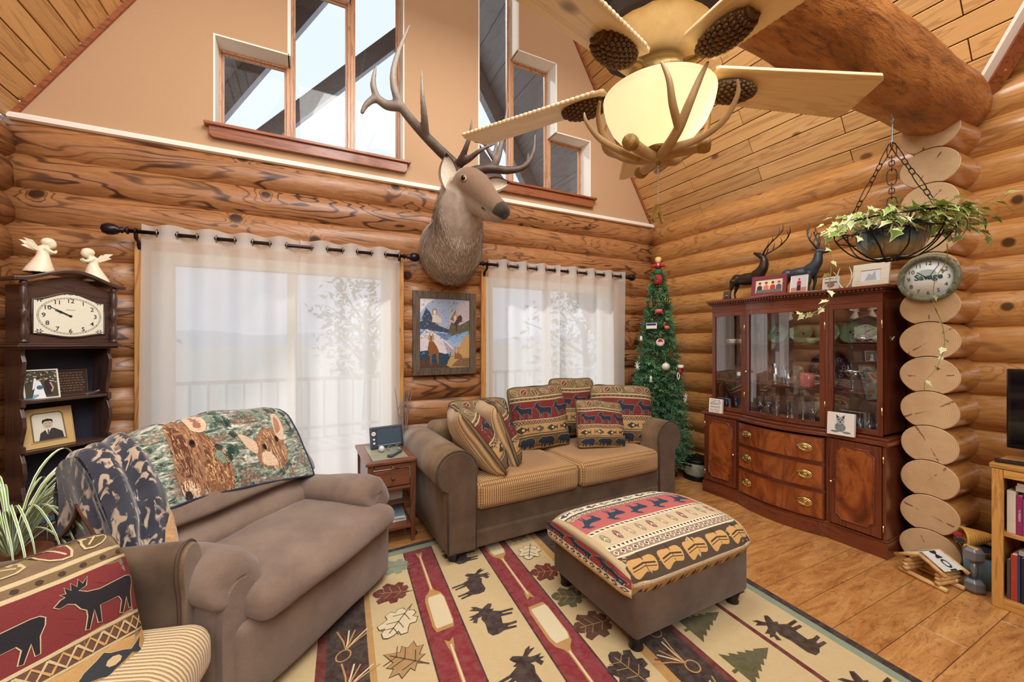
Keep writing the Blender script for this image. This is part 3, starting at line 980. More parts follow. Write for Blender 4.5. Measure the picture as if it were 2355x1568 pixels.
BEAR = [(0,.52),(.03,.42),(.12,.4),(.18,.36),(.19,.2),(.16,.06),(.26,.04),(.3,.3),(.36,.28),(.38,.04),(.48,.02),(.48,.26),(.66,.28),(.66,.06),(.76,.02),(.78,.24),(.82,.1),(.92,.06),(.94,.3),(1,.5),(.97,.74),(.86,.88),(.66,.92),(.46,.86),(.34,.92),(.26,.86),(.22,.8),(.16,.84),(.13,.74),(.06,.64)]
FISH = [(0,.5),(.1,.7),(.28,.86),(.4,1),(.48,.86),(.68,.7),(.8,.56),(1,.86),(.94,.5),(1,.12),(.8,.42),(.66,.28),(.46,.14),(.38,0),(.28,.16),(.1,.3)]
LEAF = [(.5,0),(.7,.1),(.86,.3),(.9,.52),(.8,.75),(.5,1),(.2,.75),(.1,.52),(.14,.3),(.3,.1)]
OAK = [(.5,0),(.55,.14),(.68,.1),(.8,.16),(.78,.28),(.95,.28),(1,.42),(.86,.5),(.9,.62),(.98,.74),(.84,.82),(.72,.74),(.7,.9),(.56,1),(.44,.98),(.34,.88),(.3,.74),(.16,.82),(.02,.74),(.1,.62),(.14,.5),(0,.42),(.05,.28),(.22,.28),(.2,.16),(.32,.1),(.45,.14)]
MAPLE = [(.5,0),(.53,.2),(.72,.14),(.68,.26),(.95,.3),(.86,.42),(1,.56),(.78,.58),(.8,.74),(.64,.68),(.5,1),(.36,.68),(.2,.74),(.22,.58),(0,.56),(.14,.42),(.05,.3),(.32,.26),(.28,.14),(.47,.2)]
TREE = [(.46,0),(.54,0),(.54,.1),(1,.1),(.82,.24),(.9,.27),(.74,.4),(.82,.43),(.68,.55),(.75,.58),(.62,.7),(.67,.73),(.5,1),(.33,.73),(.38,.7),(.25,.58),(.32,.55),(.18,.43),(.26,.4),(.1,.27),(.18,.24),(0,.1),(.46,.1)]
CANOE = [(0,.9),(.06,.5),(.2,.15),(.5,.05),(.8,.15),(.94,.5),(1,.9),(.9,.72),(.5,.62),(.1,.72)]
CLAW = [(0,0),(.2,.1),(.3,.6),(.5,1),(.62,.5),(.58,.1),(.75,.1),(.86,.6),(1,.9),(.98,.2),(.9,0)]
def PADDLE():
    return [(.3,1),(.5,.975),(.7,1),(.64,.93),(.58,.9),(.58,.46),(.66,.42),(.9,.38),(1,.32),(1,.06),(.9,0),(.1,0),(0,.06),(0,.32),(.1,.38),(.34,.42),(.42,.46),(.42,.9),(.36,.93)]
C_NAVY = srgb(46, 52, 66); C_MAROON = srgb(118, 50, 50); C_TAN = srgb(190, 150, 96); C_OLIVE = srgb(128, 108, 74); C_CREAM = srgb(196, 174, 134)
C_BROWN = srgb(74, 56, 46); C_ROSE = srgb(176, 92, 88); C_SAND = srgb(206, 180, 136)
M_print = attr_mat('woven_print', 0.95, 0.25, 320, 0.25)
M_paper = attr_mat('printed_paper', 0.55, 0.05, 60, 0.0, 0.35)
M_photo = attr_mat('photo_print', 0.22, 0.03, 60, 0.0, 0.5)

# outlines a little larger than the motif, for the pale stitching round it
def grow(pts, g, aspect=1.0):
    n = len(pts); out = []
    area = sum(pts[i][0]*pts[(i+1) % n][1]-pts[(i+1) % n][0]*pts[i][1] for i in range(n))
    s = 1 if area > 0 else -1
    for i in range(n):
        a, b, c = Vector(pts[i-1]), Vector(pts[i]), Vector(pts[(i+1) % n])
        d1 = (b-a); d2 = (c-b)
        if d1.length < 1e-9 or d2.length < 1e-9: out.append(tuple(b)); continue
        d1.normalize(); d2.normalize()
        nn = Vector((d1.y+d2.y, -(d1.x+d2.x)))*s
        if nn.length < 0.2: nn = Vector((d1.y, -d1.x))*s
        nn.normalize()
        out.append((b.x+nn.x*g, b.y+nn.y*g*aspect))
    return out
ELK_O, BEAR_O, FISH_O, MOOSE_O = grow(ELK, .015), grow(BEAR, .014, 1.6), grow(FISH, .02, 1.6), grow(MOOSE, .012)

def lodge_bands(p, u0, u1, v0, v1, elks=3, fishes=4, bears=3, leaves=6, navy=C_NAVY, leafband=True, phase=0.0):
    """the lodge cloth from top (v1) to bottom (v0): leaves, elk, lattice, fish, bears"""
    W = u1-u0; H = v1-v0
    def b(a, c, col, l=1): p.rect(u0, v0+H*a, u1, v0+H*c, col, l)
    b(0, 1, C_OLIVE, 0.4)
    b(.8, .82, C_CREAM, 1.2); b(.74, .76, C_CREAM, 1.2); b(.76, .8, srgb(120, 98, 70))
    b(.47, .74, C_MAROON); b(.455, .47, C_CREAM, 1.2); b(.39, .455, srgb(104, 74, 58)); b(.38, .39, C_CREAM, 1.2)
    b(.25, .38, C_TAN); b(.2, .25, srgb(104, 80, 56)); b(.22, .232, C_CREAM, 1.4); b(.0, .2, srgb(112, 88, 58))
    b(.02, .05, C_TAN, 1.2)
    for k in range(leaves):
        cx_ = u0+W*(k+.5)/leaves; r_ = (0.6, -0.8, 0.2, 1.1)[k % 4]
        p.shape(grow(LEAF, .07), cx_, v0+H*.905, W*.11, H*.15, C_CREAM, 2, r_); p.shape(LEAF, cx_, v0+H*.905, W*.11, H*.15, (C_OLIVE, srgb(120, 60, 54), srgb(98, 84, 56))[k % 3], 2.6, r_)
        p.line([(cx_-sin(r_)*-H*.06, v0+H*.905-cos(r_)*H*.06), (cx_+sin(r_)*-H*.06, v0+H*.905+cos(r_)*H*.06)], W*.008, C_CREAM, 3.2)
    for k in range(14):
        cx_ = u0+W*(k+.5)/14; p.disc(cx_, v0+H*.78, W*.014, H*.012, C_BROWN, 2, 6)
    for k in range(elks):
        cx_ = u0+W*(k+.5+phase)/elks
        if cx_+W*.5/elks > u1+1e-6: continue
        p.shape(ELK_O, cx_, v0+H*.605, W*.9/elks, H*.24, C_CREAM, 2); p.shape(ELK, cx_, v0+H*.605, W*.9/elks, H*.24, navy, 2.6)
    nd = 11
    for k in range(nd):
        cx_ = u0+W*(k+.5)/nd
        p.line([(cx_-W*.5/nd, v0+H*.395), (cx_, v0+H*.45), (cx_+W*.5/nd, v0+H*.395)], H*.009, C_TAN, 2)
        p.line([(cx_-W*.5/nd, v0+H*.45), (cx_, v0+H*.395), (cx_+W*.5/nd, v0+H*.45)], H*.009, C_CREAM, 2.2)
    for k in range(fishes):
        cx_ = u0+W*(k+.5)/fishes
        p.shape(FISH_O, cx_, v0+H*.315, W*.8/fishes, H*.105, C_CREAM, 2, flip=k % 2 == 1)
        p.shape(FISH, cx_, v0+H*.315, W*.8/fishes, H*.105, (C_BROWN, srgb(96, 88, 76), srgb(60, 62, 66))[k % 3], 2.6, flip=k % 2 == 1)
        p.disc(cx_, v0+H*.315, W*.1/fishes, H*.02, C_SAND, 3, 8)
    for k in range(bears):
        cx_ = u0+W*(k+.5)/bears
        p.shape(BEAR_O, cx_, v0+H*.115, W*.86/bears, H*.17, C_CREAM, 2); p.shape(BEAR, cx_, v0+H*.115, W*.86/bears, H*.17, navy, 2.6)
    return p
# ================================================================ RUG
RUG_O = Vector((0.552, 2.975)); RUG_X = Vector((0.9982, 0.06)); RUG_Y = Vector((0.0735, 0.9973)); RUG_T = 0.012
def rug_map(a, b, h=0.0):
    q = RUG_O + RUG_X*a + RUG_Y*b
    return (q.x, q.y, RUG_T+h)
R_BEIGE = srgb(218, 192, 142); R_RED = srgb(142, 44, 52); R_DARK = srgb(62, 44, 40); R_GOLD = srgb(196, 150, 86); R_GREEN = srgb(146, 160, 136); R_DRED = srgb(112, 40, 34)
R_FOREST = srgb(98, 92, 58); R_IVORY = srgb(236, 218, 178); R_TAN = srgb(184, 144, 92)
A0, A1, B0, B1 = -1.2, 2.024, -2.75, 0.0
mb = MB(); cs = [rug_map(A0, B0), rug_map(A1, B0), rug_map(A1, B1), rug_map(A0, B1)]
mb.add([(c[0], c[1], 0.0005) for c in cs]+[(c[0], c[1], RUG_T-0.0008) for c in cs], [(0, 3, 2, 1), (4, 5, 6, 7), (0, 1, 5, 4), (1, 2, 6, 5), (2, 3, 7, 6), (3, 0, 4, 7)])
def pile_mat(name, attr=True, col=None):
    t = NT(name); n = t.noise(t.coords(), 300, 2); n2 = t.noise(t.coords((1, 1, 1)), 26, 4, 0.6, 0.5)
    if attr:
        a = t.n.new('ShaderNodeAttribute'); a.attribute_name = 'Col'; c = a.outputs['Color']
    else: c = col
    c = t.mix(t.math('MULTIPLY', n, 0.5), c, t.mix(1.0, c, (0.55, 0.55, 0.55), 'MULTIPLY'))
    c = t.mix(t.math('MULTIPLY', t.ramp(n2, [(0.35, 0.0), (0.7, 1.0)]), 0.07), c, (0.9, 0.82, 0.66))
    t.bump(t.math('ADD', n, t.math('MULTIPLY', n2, 1.5)), 0.6, 0.006)
    _mats[name] = t.out(c, 1.0, 0, 0, 0.05, 0.1)
    return _mats[name]
M_rugbase = pile_mat('rug_pile_dark', False, R_DARK)
M_rug = pile_mat('rug_pile')
rug = tag(mb.build('area_rug', M_rugbase), 'lodge rug with moose, canoe paddle and leaf bands under the ottoman', 'rug')
def band(a0, a1, col, b0=B0+0.1, b1=-0.105, l=1):
    p = Print(); p.rect(a0, b0, a1, b1, col, l); return p
bands = [(-1.15, -1.1, R_GREEN), (-1.1, -0.82, R_BEIGE), (-0.82, -0.79, R_DRED), (-0.79, -0.455, R_BEIGE), (-0.455, -0.412, R_DRED), (-0.412, -0.227, R_DARK), (-0.227, -0.197, R_GOLD),
         (-0.197, 0.05, R_BEIGE), (0.058, 0.248, R_RED), (0.256, 0.568, R_BEIGE), (0.577, 0.772, R_RED), (0.781, 0.986, R_BEIGE), (0.986, 1.038, R_GOLD), (1.038, 1.231, R_DARK),
         (1.231, 1.269, R_DRED), (1.269, 1.615, R_BEIGE), (1.615, 1.643, R_DRED), (1.643, 1.927, R_BEIGE), (1.927, 1.975, R_GREEN)]
for (a, b, c) in bands: band(a, b, c).build('woven_band', rug_map, M_rug, rug)
Print().rect(A0+0.05, -0.105, A1-0.05, -0.045, R_GREEN, 1).build('woven_band', rug_map, M_rug, rug)
def motif(name, fn):
    p = Print(); fn(p); return p.build(name, rug_map, M_rug, rug, lift=0.0009)
def mo(cx, cy, w, h, rot, col=R_DARK, flip=False): motif('moose_motif', lambda p: p.shape(MOOSE, cx, cy, w, h, col, 2, rot, flip))
mo(0.41, -0.68, 0.24, 0.27, radians(-82)); mo(0.405, -1.02, 0.26, 0.26, radians(78), R_DARK, True); mo(0.42, -1.42, 0.25, 0.27, radians(-80))
mo(0.41, -0.33, 0.24, 0.26, radians(82), R_DARK, True); mo(0.42, -1.82, 0.25, 0.27, radians(80), R_DARK, True)
for b_ in (-1.89, -2.29, -1.45, -1.0): mo(1.775, b_, 0.3, 0.25, radians(84), srgb(66, 44, 30), True)
def paddle(cx, b_tip, b_end, w):
    def f(p):
        L = b_tip-b_end; pd = PADDLE()
        if L > 0:
            pts = [(cx+(q[0]-.5)*w, b_end+q[1]*L) for q in pd]
        else:
            pts = [(cx+(q[0]-.5)*w, b_end+q[1]*L) for q in pd][::-1]
        p.poly(pts, R_GOLD, 2)
        y0, y1 = b_end+L*0.03, b_end+L*0.36
        p.poly([(cx-w*.34, y0), (cx+w*.42, y0), (cx+w*.46, y0+(y1-y0)*.1), (cx+w*.46, y1-(y1-y0)*.14), (cx+w*.36, y1), (cx-w*.28, y1), (cx-w*.36, y1-(y1-y0)*.14), (cx-w*.38, y0+(y1-y0)*.1)][::(1 if L > 0 else -1)], R_IVORY, 3)
        p.rect(cx-w*.03, min(b_end+L*.44, b_end+L*.95), cx+w*.05, max(b_end+L*.44, b_end+L*.95), R_IVORY, 3)
    motif('paddle_motif', f)
paddle(0.153, -0.15, -0.97, 0.115); paddle(0.153, -1.04, -1.86, 0.115); paddle(0.153, -1.93, -2.7, 0.115)
paddle(0.672, -0.985, -0.16, 0.12); paddle(0.672, -1.88, -1.04, 0.12); paddle(0.672, -2.62, -1.93, 0.12)
def rleaf(cx, cy, w, h, rot, col, out=OAK):
    def f(p):
        p.shape(grow(out, .025), cx, cy, w, h, R_DARK if col == R_BEIGE or col == R_IVORY or col == R_TAN else col, 2, rot); p.shape(out, cx, cy, w, h, col, 3, rot)
        vein = R_DARK if col in (R_IVORY, R_TAN) else R_TAN
        d = Vector((-sin(rot), cos(rot))); s = Vector((cos(rot), sin(rot)))
        p.line([(cx-d.x*h*.58, cy-d.y*h*.58), (cx+d.x*h*.36, cy+d.y*h*.36)], 0.005, vein, 4)
        for k in (-.25, 0, .2):
            for q in (-1, 1):
                b0 = Vector((cx, cy))+d*h*k; b1 = b0+d*h*.14+s*q*w*.28
                p.line([tuple(b0), tuple(b1)], 0.004, vein, 4)
    motif('leaf_motif', f)
rleaf(-0.02, -0.25, 0.17, 0.2, radians(80), R_GREEN); rleaf(-0.07, -0.52, 0.19, 0.22, radians(70), R_DRED); rleaf(-0.065, -0.79, 0.19, 0.24, radians(140), R_IVORY); rleaf(-0.07, -1.06, 0.21, 0.23, radians(50), R_TAN, MAPLE); rleaf(-0.07, -1.33, 0.2, 0.23, radians(100), R_DARK); rleaf(-0.07, -1.62, 0.2, 0.23, radians(30), R_FOREST)
rleaf(0.885, -0.54, 0.17, 0.19, radians(150), R_IVORY); rleaf(0.875, -0.80, 0.18, 0.2, radians(70), R_DRED); rleaf(0.88, -1.08, 0.17, 0.2, radians(60), R_FOREST); rleaf(0.885, -1.33, 0.19, 0.23, radians(80), srgb(96, 54, 34)); rleaf(0.87, -1.63, 0.19, 0.22, radians(15), R_DARK); rleaf(0.87, -1.95, 0.19, 0.22, radians(100), R_TAN); rleaf(0.885, -0.28, 0.17, 0.19, radians(40), R_TAN)
for k, b in enumerate((-0.95, -1.29, -1.605, -1.885, -2.2, -2.5)):
    motif('pine_motif', lambda p: p.shape(TREE, 1.438, b, 0.2, 0.29, R_FOREST, 2, radians(-90)))
for b in (-1.1, -1.5, -1.9): motif('pine_motif', lambda p: p.shape(TREE, -0.62, b, 0.2, 0.29, R_FOREST, 2, radians(90)))
def tassel(cx, cy, rot):
    def f(p):
        R_ = lambda x, y: (cx+x*cos(rot)-y*sin(rot), cy+x*sin(rot)+y*cos(rot))
        for k in range(7):
            a = (k-3)*0.012
            p.line([R_(0, 0), R_(a, .06), R_(a*2.6, .13)], 0.008, (R_GOLD, R_DRED, R_IVORY)[k % 3], 2+k*.1)
        loop = [R_(0.03*sin(t)*1.1, -.035+.035*cos(t)) for t in [2*pi*i/16 for i in range(17)]]
        p.line(loop, 0.007, R_GOLD, 2)
    motif('tassel_motif', f)
for (x, y, r) in ((-0.325, -0.86, -0.35), (-0.325, -1.1, -0.5), (-0.325, -1.36, -0.4), (-0.325, -1.62, -0.4), (1.135, -1.74, 0.5), (1.135, -2.0, 0.3), (1.135, -1.5, 0.3), (1.135, -2.26, 0.4), (1.135, -1.2, 0.4)): tassel(x, y, r+pi*0.0)

# ================================================================ UPHOLSTERY HELPERS
def rbox(x0, x1, y0, y1, z0, z1, r, puff=(0, 0, 0), n=9):
    """soft box: rounded edges, faces bulged by puff (x, y, z)"""
    mb = MB()
    cx_, cy_, cz_ = (x0+x1)/2, (y0+y1)/2, (z0+z1)/2
    hx, hy, hz = (x1-x0)/2, (y1-y0)/2, (z1-z0)/2
    r = min(r, hx, hy, hz)
    def pt(p):
        core = Vector((max(-hx+r, min(hx-r, p[0])), max(-hy+r, min(hy-r, p[1])), max(-hz+r, min(hz-r, p[2]))))
        d = Vector(p)-core
        q = core + (d.normalized()*r if d.length > 1e-9 else d)
        bx, by, bz = q.x/hx, q.y/hy, q.z/hz
        q = Vector((q.x+puff[0]*bx*(1-by*by)*(1-bz*bz), q.y+puff[1]*by*(1-bx*bx)*(1-bz*bz), q.z+puff[2]*bz*(1-bx**2)*(1-by**2)))
        return (q.x+cx_, q.y+cy_, q.z+cz_)
    def ax(h):
        k = [-h, -h+r*0.12, -h+r*0.4, -h+r*0.75]
        m = [-h+r+(2*h-2*r)*i/n for i in range(n+1)]
        return k+m+[h-r*0.75, h-r*0.4, h-r*0.12, h]
    AX, AY, AZ = ax(hx), ax(hy), ax(hz)
    def face(U, V, f):
        vs = [pt(f(u, v)) for v in V for u in U]; w = len(U)
        mb.add(vs, [(j*w+i, j*w+i+1, (j+1)*w+i+1, (j+1)*w+i) for j in range(len(V)-1) for i in range(w-1)], 0, True)
    for s in (-1, 1):
        face(AX, AY, lambda u, v: (u, v, s*hz)); face(AX, AZ, lambda u, v: (u, s*hy, v)); face(AY, AZ, lambda u, v: (s*hx, u, v))
    return mb
def soft(name, mb, m, parent=None, loc=None, rot=None):
    me = mb.mesh(name, m, fix=False)
    bm = bmesh.new(); bm.from_mesh(me); bmesh.ops.remove_doubles(bm, verts=bm.verts, dist=0.0008); bmesh.ops.recalc_face_normals(bm, faces=bm.faces); bm.to_mesh(me); bm.free()
    return link_mesh(name, me, parent, loc, rot)
def wrinkle(mb, amp, scale, seed=0.0):
    mb.v = [tuple(Vector(p)+mnoise.noise_vector(Vector(p)*scale+Vector((seed, 0, 0)))*amp) for p in mb.v]
    return mb

M_suede = fabric('brown_suede', srgb(70, 54, 42), srgb(114, 92, 72), 300, 5, patchamt=0.7)
M_suede_l = fabric('tan_suede', srgb(92, 70, 50), srgb(146, 120, 90), 300, 5, patchamt=0.7)
M_waffle = weave('tan_waffle_weave', srgb(128, 92, 56), srgb(206, 164, 112), 380, 300)
M_cord = weave('cream_corduroy', srgb(140, 112, 78), srgb(222, 196, 152), 420, 0)
M_mocha = fabric('mocha_upholstery', srgb(98, 78, 66), srgb(150, 128, 112), 260, 4, patchamt=0.55, sheen=0.3, bump=0.6)
M_foot = plain('black_wood_foot', srgb(24, 22, 24), 0.35, 0, 0.1)
M_pillowback = weave('pillow_ribbed_back', srgb(150, 118, 80), srgb(220, 188, 140), 360, 0)
M_piping = plain('brown_piping', srgb(84, 66, 50), 0.9)

# ================================================================ SOFA
SOFA = empty('sofa', (0.80, 2.575, 0), radians(2.2), 'tan two-cushion sofa with rolled suede arms under the right window', 'sofa')
SL, SD = 2.26, 1.0
def rolled_arm(parent, xout, sgn, y0, y1):
    """section in xz, swept along y; xout = outer stem face, sgn = +1 when the arm's inside lies at +x"""
    stem = 0.20
    sec = []
    cxr, czr, rr = 0.095, 0.615, 0.148
    sec += [(0.03, 0.075), (0.03, 0.40), (0.022, 0.50)]
    for k in range(15):
        a = radians(222 - k*(222-(-20))/14)
        sec.append((cxr+rr*cos(a), czr+rr*sin(a)))
    sec += [(stem+0.03, 0.5), (stem+0.03, 0.075)]
    mb = MB(); loops = []
    for (y, g) in ((y0+0.012, 0.94), (y0, 1.0), (y0+0.3, 1.005), (y1-0.2, 1.0), (y1, 0.98)):
        c = Vector((0.12, 0.4))
        loops.append([(xout+sgn*(c.x+(p[0]-c.x)*g), y, c.y+(p[1]-c.y)*g) for p in sec])
    mb.rings(loops, smooth=True)
    a = mb.build('arm', M_suede_l, parent, bevel=0)
    pipe = [(xout+sgn*p[0], y0+0.004, p[1]) for p in sec]
    MB().tube(pipe, 0.006, 6).build('piping', M_piping, a)
    pn = MB(); pn.poly([(xout+sgn*(0.12+(p[0]-0.12)*0.95), 0.4+(p[1]-0.4)*0.97) for p in sec], y0-0.006, y0+0.02, 'xz')
    pn.build('front_panel', M_suede, a, bevel=0.004)
    return a
rolled_arm(SOFA, 0.0, 1, 0.0, SD-0.02)
rolled_arm(SOFA, SL, -1, 0.0, SD-0.02)
soft('base', rbox(0.2, SL-0.2, 0.03, SD-0.02, 0.075, 0.33, 0.02), M_suede, SOFA)
soft('lower_rail', rbox(0.225, SL-0.225, 0.012, 0.12, 0.07, 0.19, 0.018), M_suede, SOFA)
soft('back', rbox(0.17, SL-0.17, SD-0.24, SD, 0.3, 0.80, 0.07, (0, 0.02, 0.01)), M_suede_l, SOFA)
XM = SL/2
for (a, b) in ((0.232, XM-0.004), (XM+0.004, SL-0.232)):
    c = soft('seat_cushion', rbox(a, b, -0.012, SD-0.24, 0.325, 0.525, 0.055, (0.0, 0.012, 0.022)), M_waffle, SOFA)
for (x, y) in ((0.085, 0.05), (SL-0.085, 0.05), (0.085, SD-0.08), (SL-0.085, SD-0.08)):
    MB().lathe([(0.036, 0.012), (0.054, 0.085)], 4, (x, y, 0.0), smooth=False).build('leg', M_foot, SOFA, bevel=0.004)

# ================================================================ PILLOWS
def pillow_surface(w, h, t):
    def S(u, v, side):
        """u, v in [-1, 1]"""
        e = (1-abs(u)**2.6)*(1-abs(v)**2.6)
        th = t*0.5*max(0.0, e)**0.48
        rc = 1-0.085*abs(u)**5*abs(v)**5
        x = u*w*0.5*rc*(1-0.045*(1-v*v)*abs(u))
        z = v*h*0.5*rc*(1-0.05*(1-u*u)*abs(v))
        return Vector((x, side*th, z))
    return S
def pillow(name, w, h, t, loc, rot, label, front=None, back=None, group='lodge print pillows on the sofa', seed=0, sag=0.0, elks=3, printed=True, bears=3, fishes=4, v0=-0.985, v1=0.985, navy=C_NAVY):
    S0 = pillow_surface(w, h, t)
    def S(u, v, side, lift=0.0):
        p = S0(u, v, side)
        p = p + Vector((0, side*lift, 0))
        nv = mnoise.noise_vector(Vector((u*1.6+seed*3.3, v*1.6, side*0.4)))*0.014
        p = p + Vector((nv.x*0.8, nv.y*(1-abs(u)**6)*(1-abs(v)**6), nv.z))
        p.y += sag*(v+1)**2*0.25*h*0.5
        return tuple(p)
    root = empty(name, loc, 0, label, 'pillow', group)
    root.rotation_euler = rot
    n = 22
    mb = MB()
    mb.grid(lambda a, b: S(a*2-1, b*2-1, -1), n, n)
    soft('front_cover', mb, front or M_suede_l, root)
    mb = MB(); mb.grid(lambda a, b: S(1-a*2, b*2-1, 1), n, n)
    soft('back_cover', mb, back or M_pillowback, root)
    edge = []
    for k in range(80):
        q = k/80*4; i = int(q); f = (q-i)*2-1
        uv = ((f, -1), (1, f), (-f, 1), (-1, -f))[i]
        edge.append(S(uv[0]*1.0, uv[1]*1.0, -1))
    MB().tube(edge, 0.005, 6, closed=True).build('welt', M_piping, root)
    if printed:
        p = lodge_bands(Print(), -0.985, 0.985, v0, v1, elks=elks, bears=bears, fishes=fishes, navy=navy)
        p.build('printed_cloth', lambda u, v, hh: S(max(-1, min(1, u)), max(-1, min(1, v)), -1, hh), M_print, root, step=0.055, lift=0.0017)
    return root
def tilt(yaw, lean, roll=0.0):
    return (Matrix.Rotation(yaw, 3, 'Z') @ Matrix.Rotation(-lean, 3, 'X') @ Matrix.Rotation(roll, 3, 'Y')).to_euler()
pillow('pillow', 0.60, 0.52, 0.22, (1.36, 3.30, 0.735), tilt(radians(4), radians(16)), 'square lodge pillow leaning at the back left, mostly hidden by two others', seed=1)
pillow('pillow', 0.58, 0.60, 0.25, (1.90, 3.22, 0.80), tilt(radians(-6), radians(14), radians(-3)), 'large dark lodge pillow with leaf top in the middle of the sofa', seed=2)
pillow('pillow', 0.58, 0.60, 0.22, (2.42, 3.40, 0.83), tilt(radians(2), radians(12), radians(2)), 'tall lodge pillow behind the middle one, highest on the sofa', seed=3)
pillow('pillow', 0.62, 0.60, 0.25, (2.74, 3.05, 0.78), tilt(radians(-24), radians(18), radians(3)), 'large lodge pillow in the right corner against the sofa arm', seed=4)
pillow('throw_pillow', 0.48, 0.46, 0.2, (2.40, 2.96, 0.73), tilt(radians(-12), radians(22), radians(5)), 'small red-topped lodge throw pillow in front of the right corner pillow', seed=5)
pillow('pillow', 0.60, 0.60, 0.27, (1.16, 2.92, 0.75), tilt(radians(82), radians(36), radians(4)), 'ribbed lodge pillow slumped over the left arm of the sofa', seed=6)
pillow('pillow', 0.52, 0.56, 0.25, (1.38, 3.0, 0.755), tilt(radians(84), radians(20), radians(2)), 'upright ribbed lodge pillow turned sideways, second from the left arm', seed=7)

# ================================================================ OTTOMAN
OT = empty('ottoman', (1.79, 1.78, 0), radians(1.0), 'square ottoman with elk and canoe print top on the rug', 'ottoman')
OW, OD = 0.86, 0.70
soft('base', rbox(-OW/2, OW/2, -OD/2, OD/2, 0.085, 0.345, 0.03, (0.006, 0.006, 0)), M_suede, OT)
for (x, y) in ((-1, -1), (1, -1), (1, 1), (-1, 1)):
    MB().lathe([(0.034, 0.013), (0.036, 0.02), (0.03, 0.035), (0.046, 0.09)], 14, (x*(OW/2-0.06), y*(OD/2-0.06), 0), smooth=True).build('leg', M_foot, OT)
TW, TD, TZ0, TZ1 = 0.91, 0.76, 0.305, 0.47
# top cushion: cross-section (y, z) walked from the far lower edge over the top to the near lower edge
sec = smoothline([(TD/2-0.03, TZ0), (TD/2, TZ0+0.06), (TD/2-0.01, TZ1-0.075), (TD/2-0.07, TZ1-0.018), (TD*0.22, TZ1+0.008), (0, TZ1+0.014), (-TD*0.22, TZ1+0.008), (-TD/2+0.07, TZ1-0.018), (-TD/2+0.01, TZ1-0.075), (-TD/2, TZ0+0.06), (-TD/2+0.03, TZ0)], 8)
L_ = [0.0]
for a, b in zip(sec[:-1], sec[1:]): L_.append(L_[-1]+(Vector(a)-Vector(b)).length)
TOT = L_[-1]
def sec_at(v):
    s = v*TOT
    for i in range(len(L_)-1):
        if s <= L_[i+1] or i == len(L_)-2:
            q = (s-L_[i])/max(1e-9, L_[i+1]-L_[i]); a, b = Vector(sec[i]), Vector(sec[i+1])
            t = (b-a).normalized(); return a+(b-a)*q, Vector((t.y, -t.x))*-1
def ott(u, v, h=0.0):
    """u in [-1, 1] across, v in [0, 1] from far to near"""
    p, nn = sec_at(v)
    if nn.dot(p-Vector((0, 0.37))) < 0: nn = -nn
    e = abs(u)**7
    c = Vector((0, 0.36))
    s = 1-0.09*e
    q = c+(p-c)*s + nn*h
    puff = 1+0.012*(1-((p.y-0.36)/0.1)**2)
    return (u*TW/2*(1-0.02*abs(p.x/(TD/2))**4), q.x, q.y - 0.012*abs(u)**4)
mb = MB(); mb.grid(lambda a, b: ott(a*2-1, b), 30, 40)
for s in (-1, 1):                                                  # rounded ends
    ring = [Vector(ott(s, v/40)) for v in range(41)]
    cc = sum(ring, Vector())/len(ring)
    loops = []
    for (f, o) in ((1.0, 0.0), (0.985, 0.012), (0.93, 0.024), (0.78, 0.03), (0.5, 0.033), (0.0, 0.034)):
        loops.append([tuple(cc+(p-cc)*f+Vector((s*o, 0, 0))) for p in ring])
    n = len(ring)
    mb.add([p for l in loops for p in l], [(i*n+k, i*n+k+1, (i+1)*n+k+1, (i+1)*n+k) for i in range(len(loops)-1) for k in range(n-1)]+[(i*n+n-1, i*n, (i+1)*n, (i+1)*n+n-1) for i in range(len(loops)-1)], 0, True)
mb.add([ott(a/10*2-1, 0) for a in range(11)]+[ott(a/10*2-1, 1) for a in range(11)], [(a, a+1, 12+a, 11+a) for a in range(10)], 0, True)
top = soft('top_cushion', mb, fabric('ottoman_cloth', srgb(188, 164, 124), srgb(206, 182, 142), 300, 5), OT)
p = Print()
def ob(v0, v1, col, l=1): p.rect(-1, v0, 1, v1, col, l)
D_CREAM = srgb(232, 222, 192); D_SAND = srgb(210, 188, 152); D_TAUPE = srgb(158, 134, 116); D_BLUE = srgb(72, 88, 104); D_DK = srgb(76, 62, 52)
ob(0.0, .17, D_SAND); ob(.17, .25, D_SAND); ob(.25, .262, D_TAUPE, 1.3); ob(.262, .335, D_CREAM); ob(.335, .345, D_DK, 1.3); ob(.345, .378, D_TAUPE); ob(.378, .52, srgb(192, 106, 102)); ob(.52, .545, D_CREAM)
ob(.545, .635, D_SAND); ob(.635, .662, D_CREAM); ob(.662, .70, D_TAUPE); ob(.70, .71, D_CREAM, 1.3); ob(.71, .85, srgb(86, 72, 60)); ob(.85, .875, D_SAND, 1.2); ob(.875, 1.0, srgb(188, 150, 100))
for k in range(6):
    p.shape([(q[0], 1-q[1]) for q in BEAR][::-1], -0.86+k*0.34, .205, 0.27, .075, D_BLUE, 2.2)
for k in range(9):
    cx_ = -0.9+k*0.225
    p.shape(FISH, cx_, .298, 0.19, .05, (D_BLUE, srgb(134, 138, 132))[k % 2], 2.2, flip=k % 3 == 1); p.disc(cx_, .298, 0.02, .01, D_CREAM, 2.8, 8)
for (v0, v1, n) in ((.345, .378, 24), (.662, .70, 24)):
    for k in range(n):
        cx_ = -1+2*(k+.5)/n; w_ = 0.8/n
        p.poly([(cx_-w_, (v0+v1)/2), (cx_, v0+.004), (cx_+w_, (v0+v1)/2), (cx_, v1-.004)], D_CREAM, 2); p.poly([(cx_-w_*.55, (v0+v1)/2), (cx_, v0+.011), (cx_+w_*.55, (v0+v1)/2), (cx_, v1-.011)], D_DK if k % 2 else srgb(150, 96, 90), 2.6)
ELK_D = [(q[0], 1-q[1]) for q in ELK][::-1]
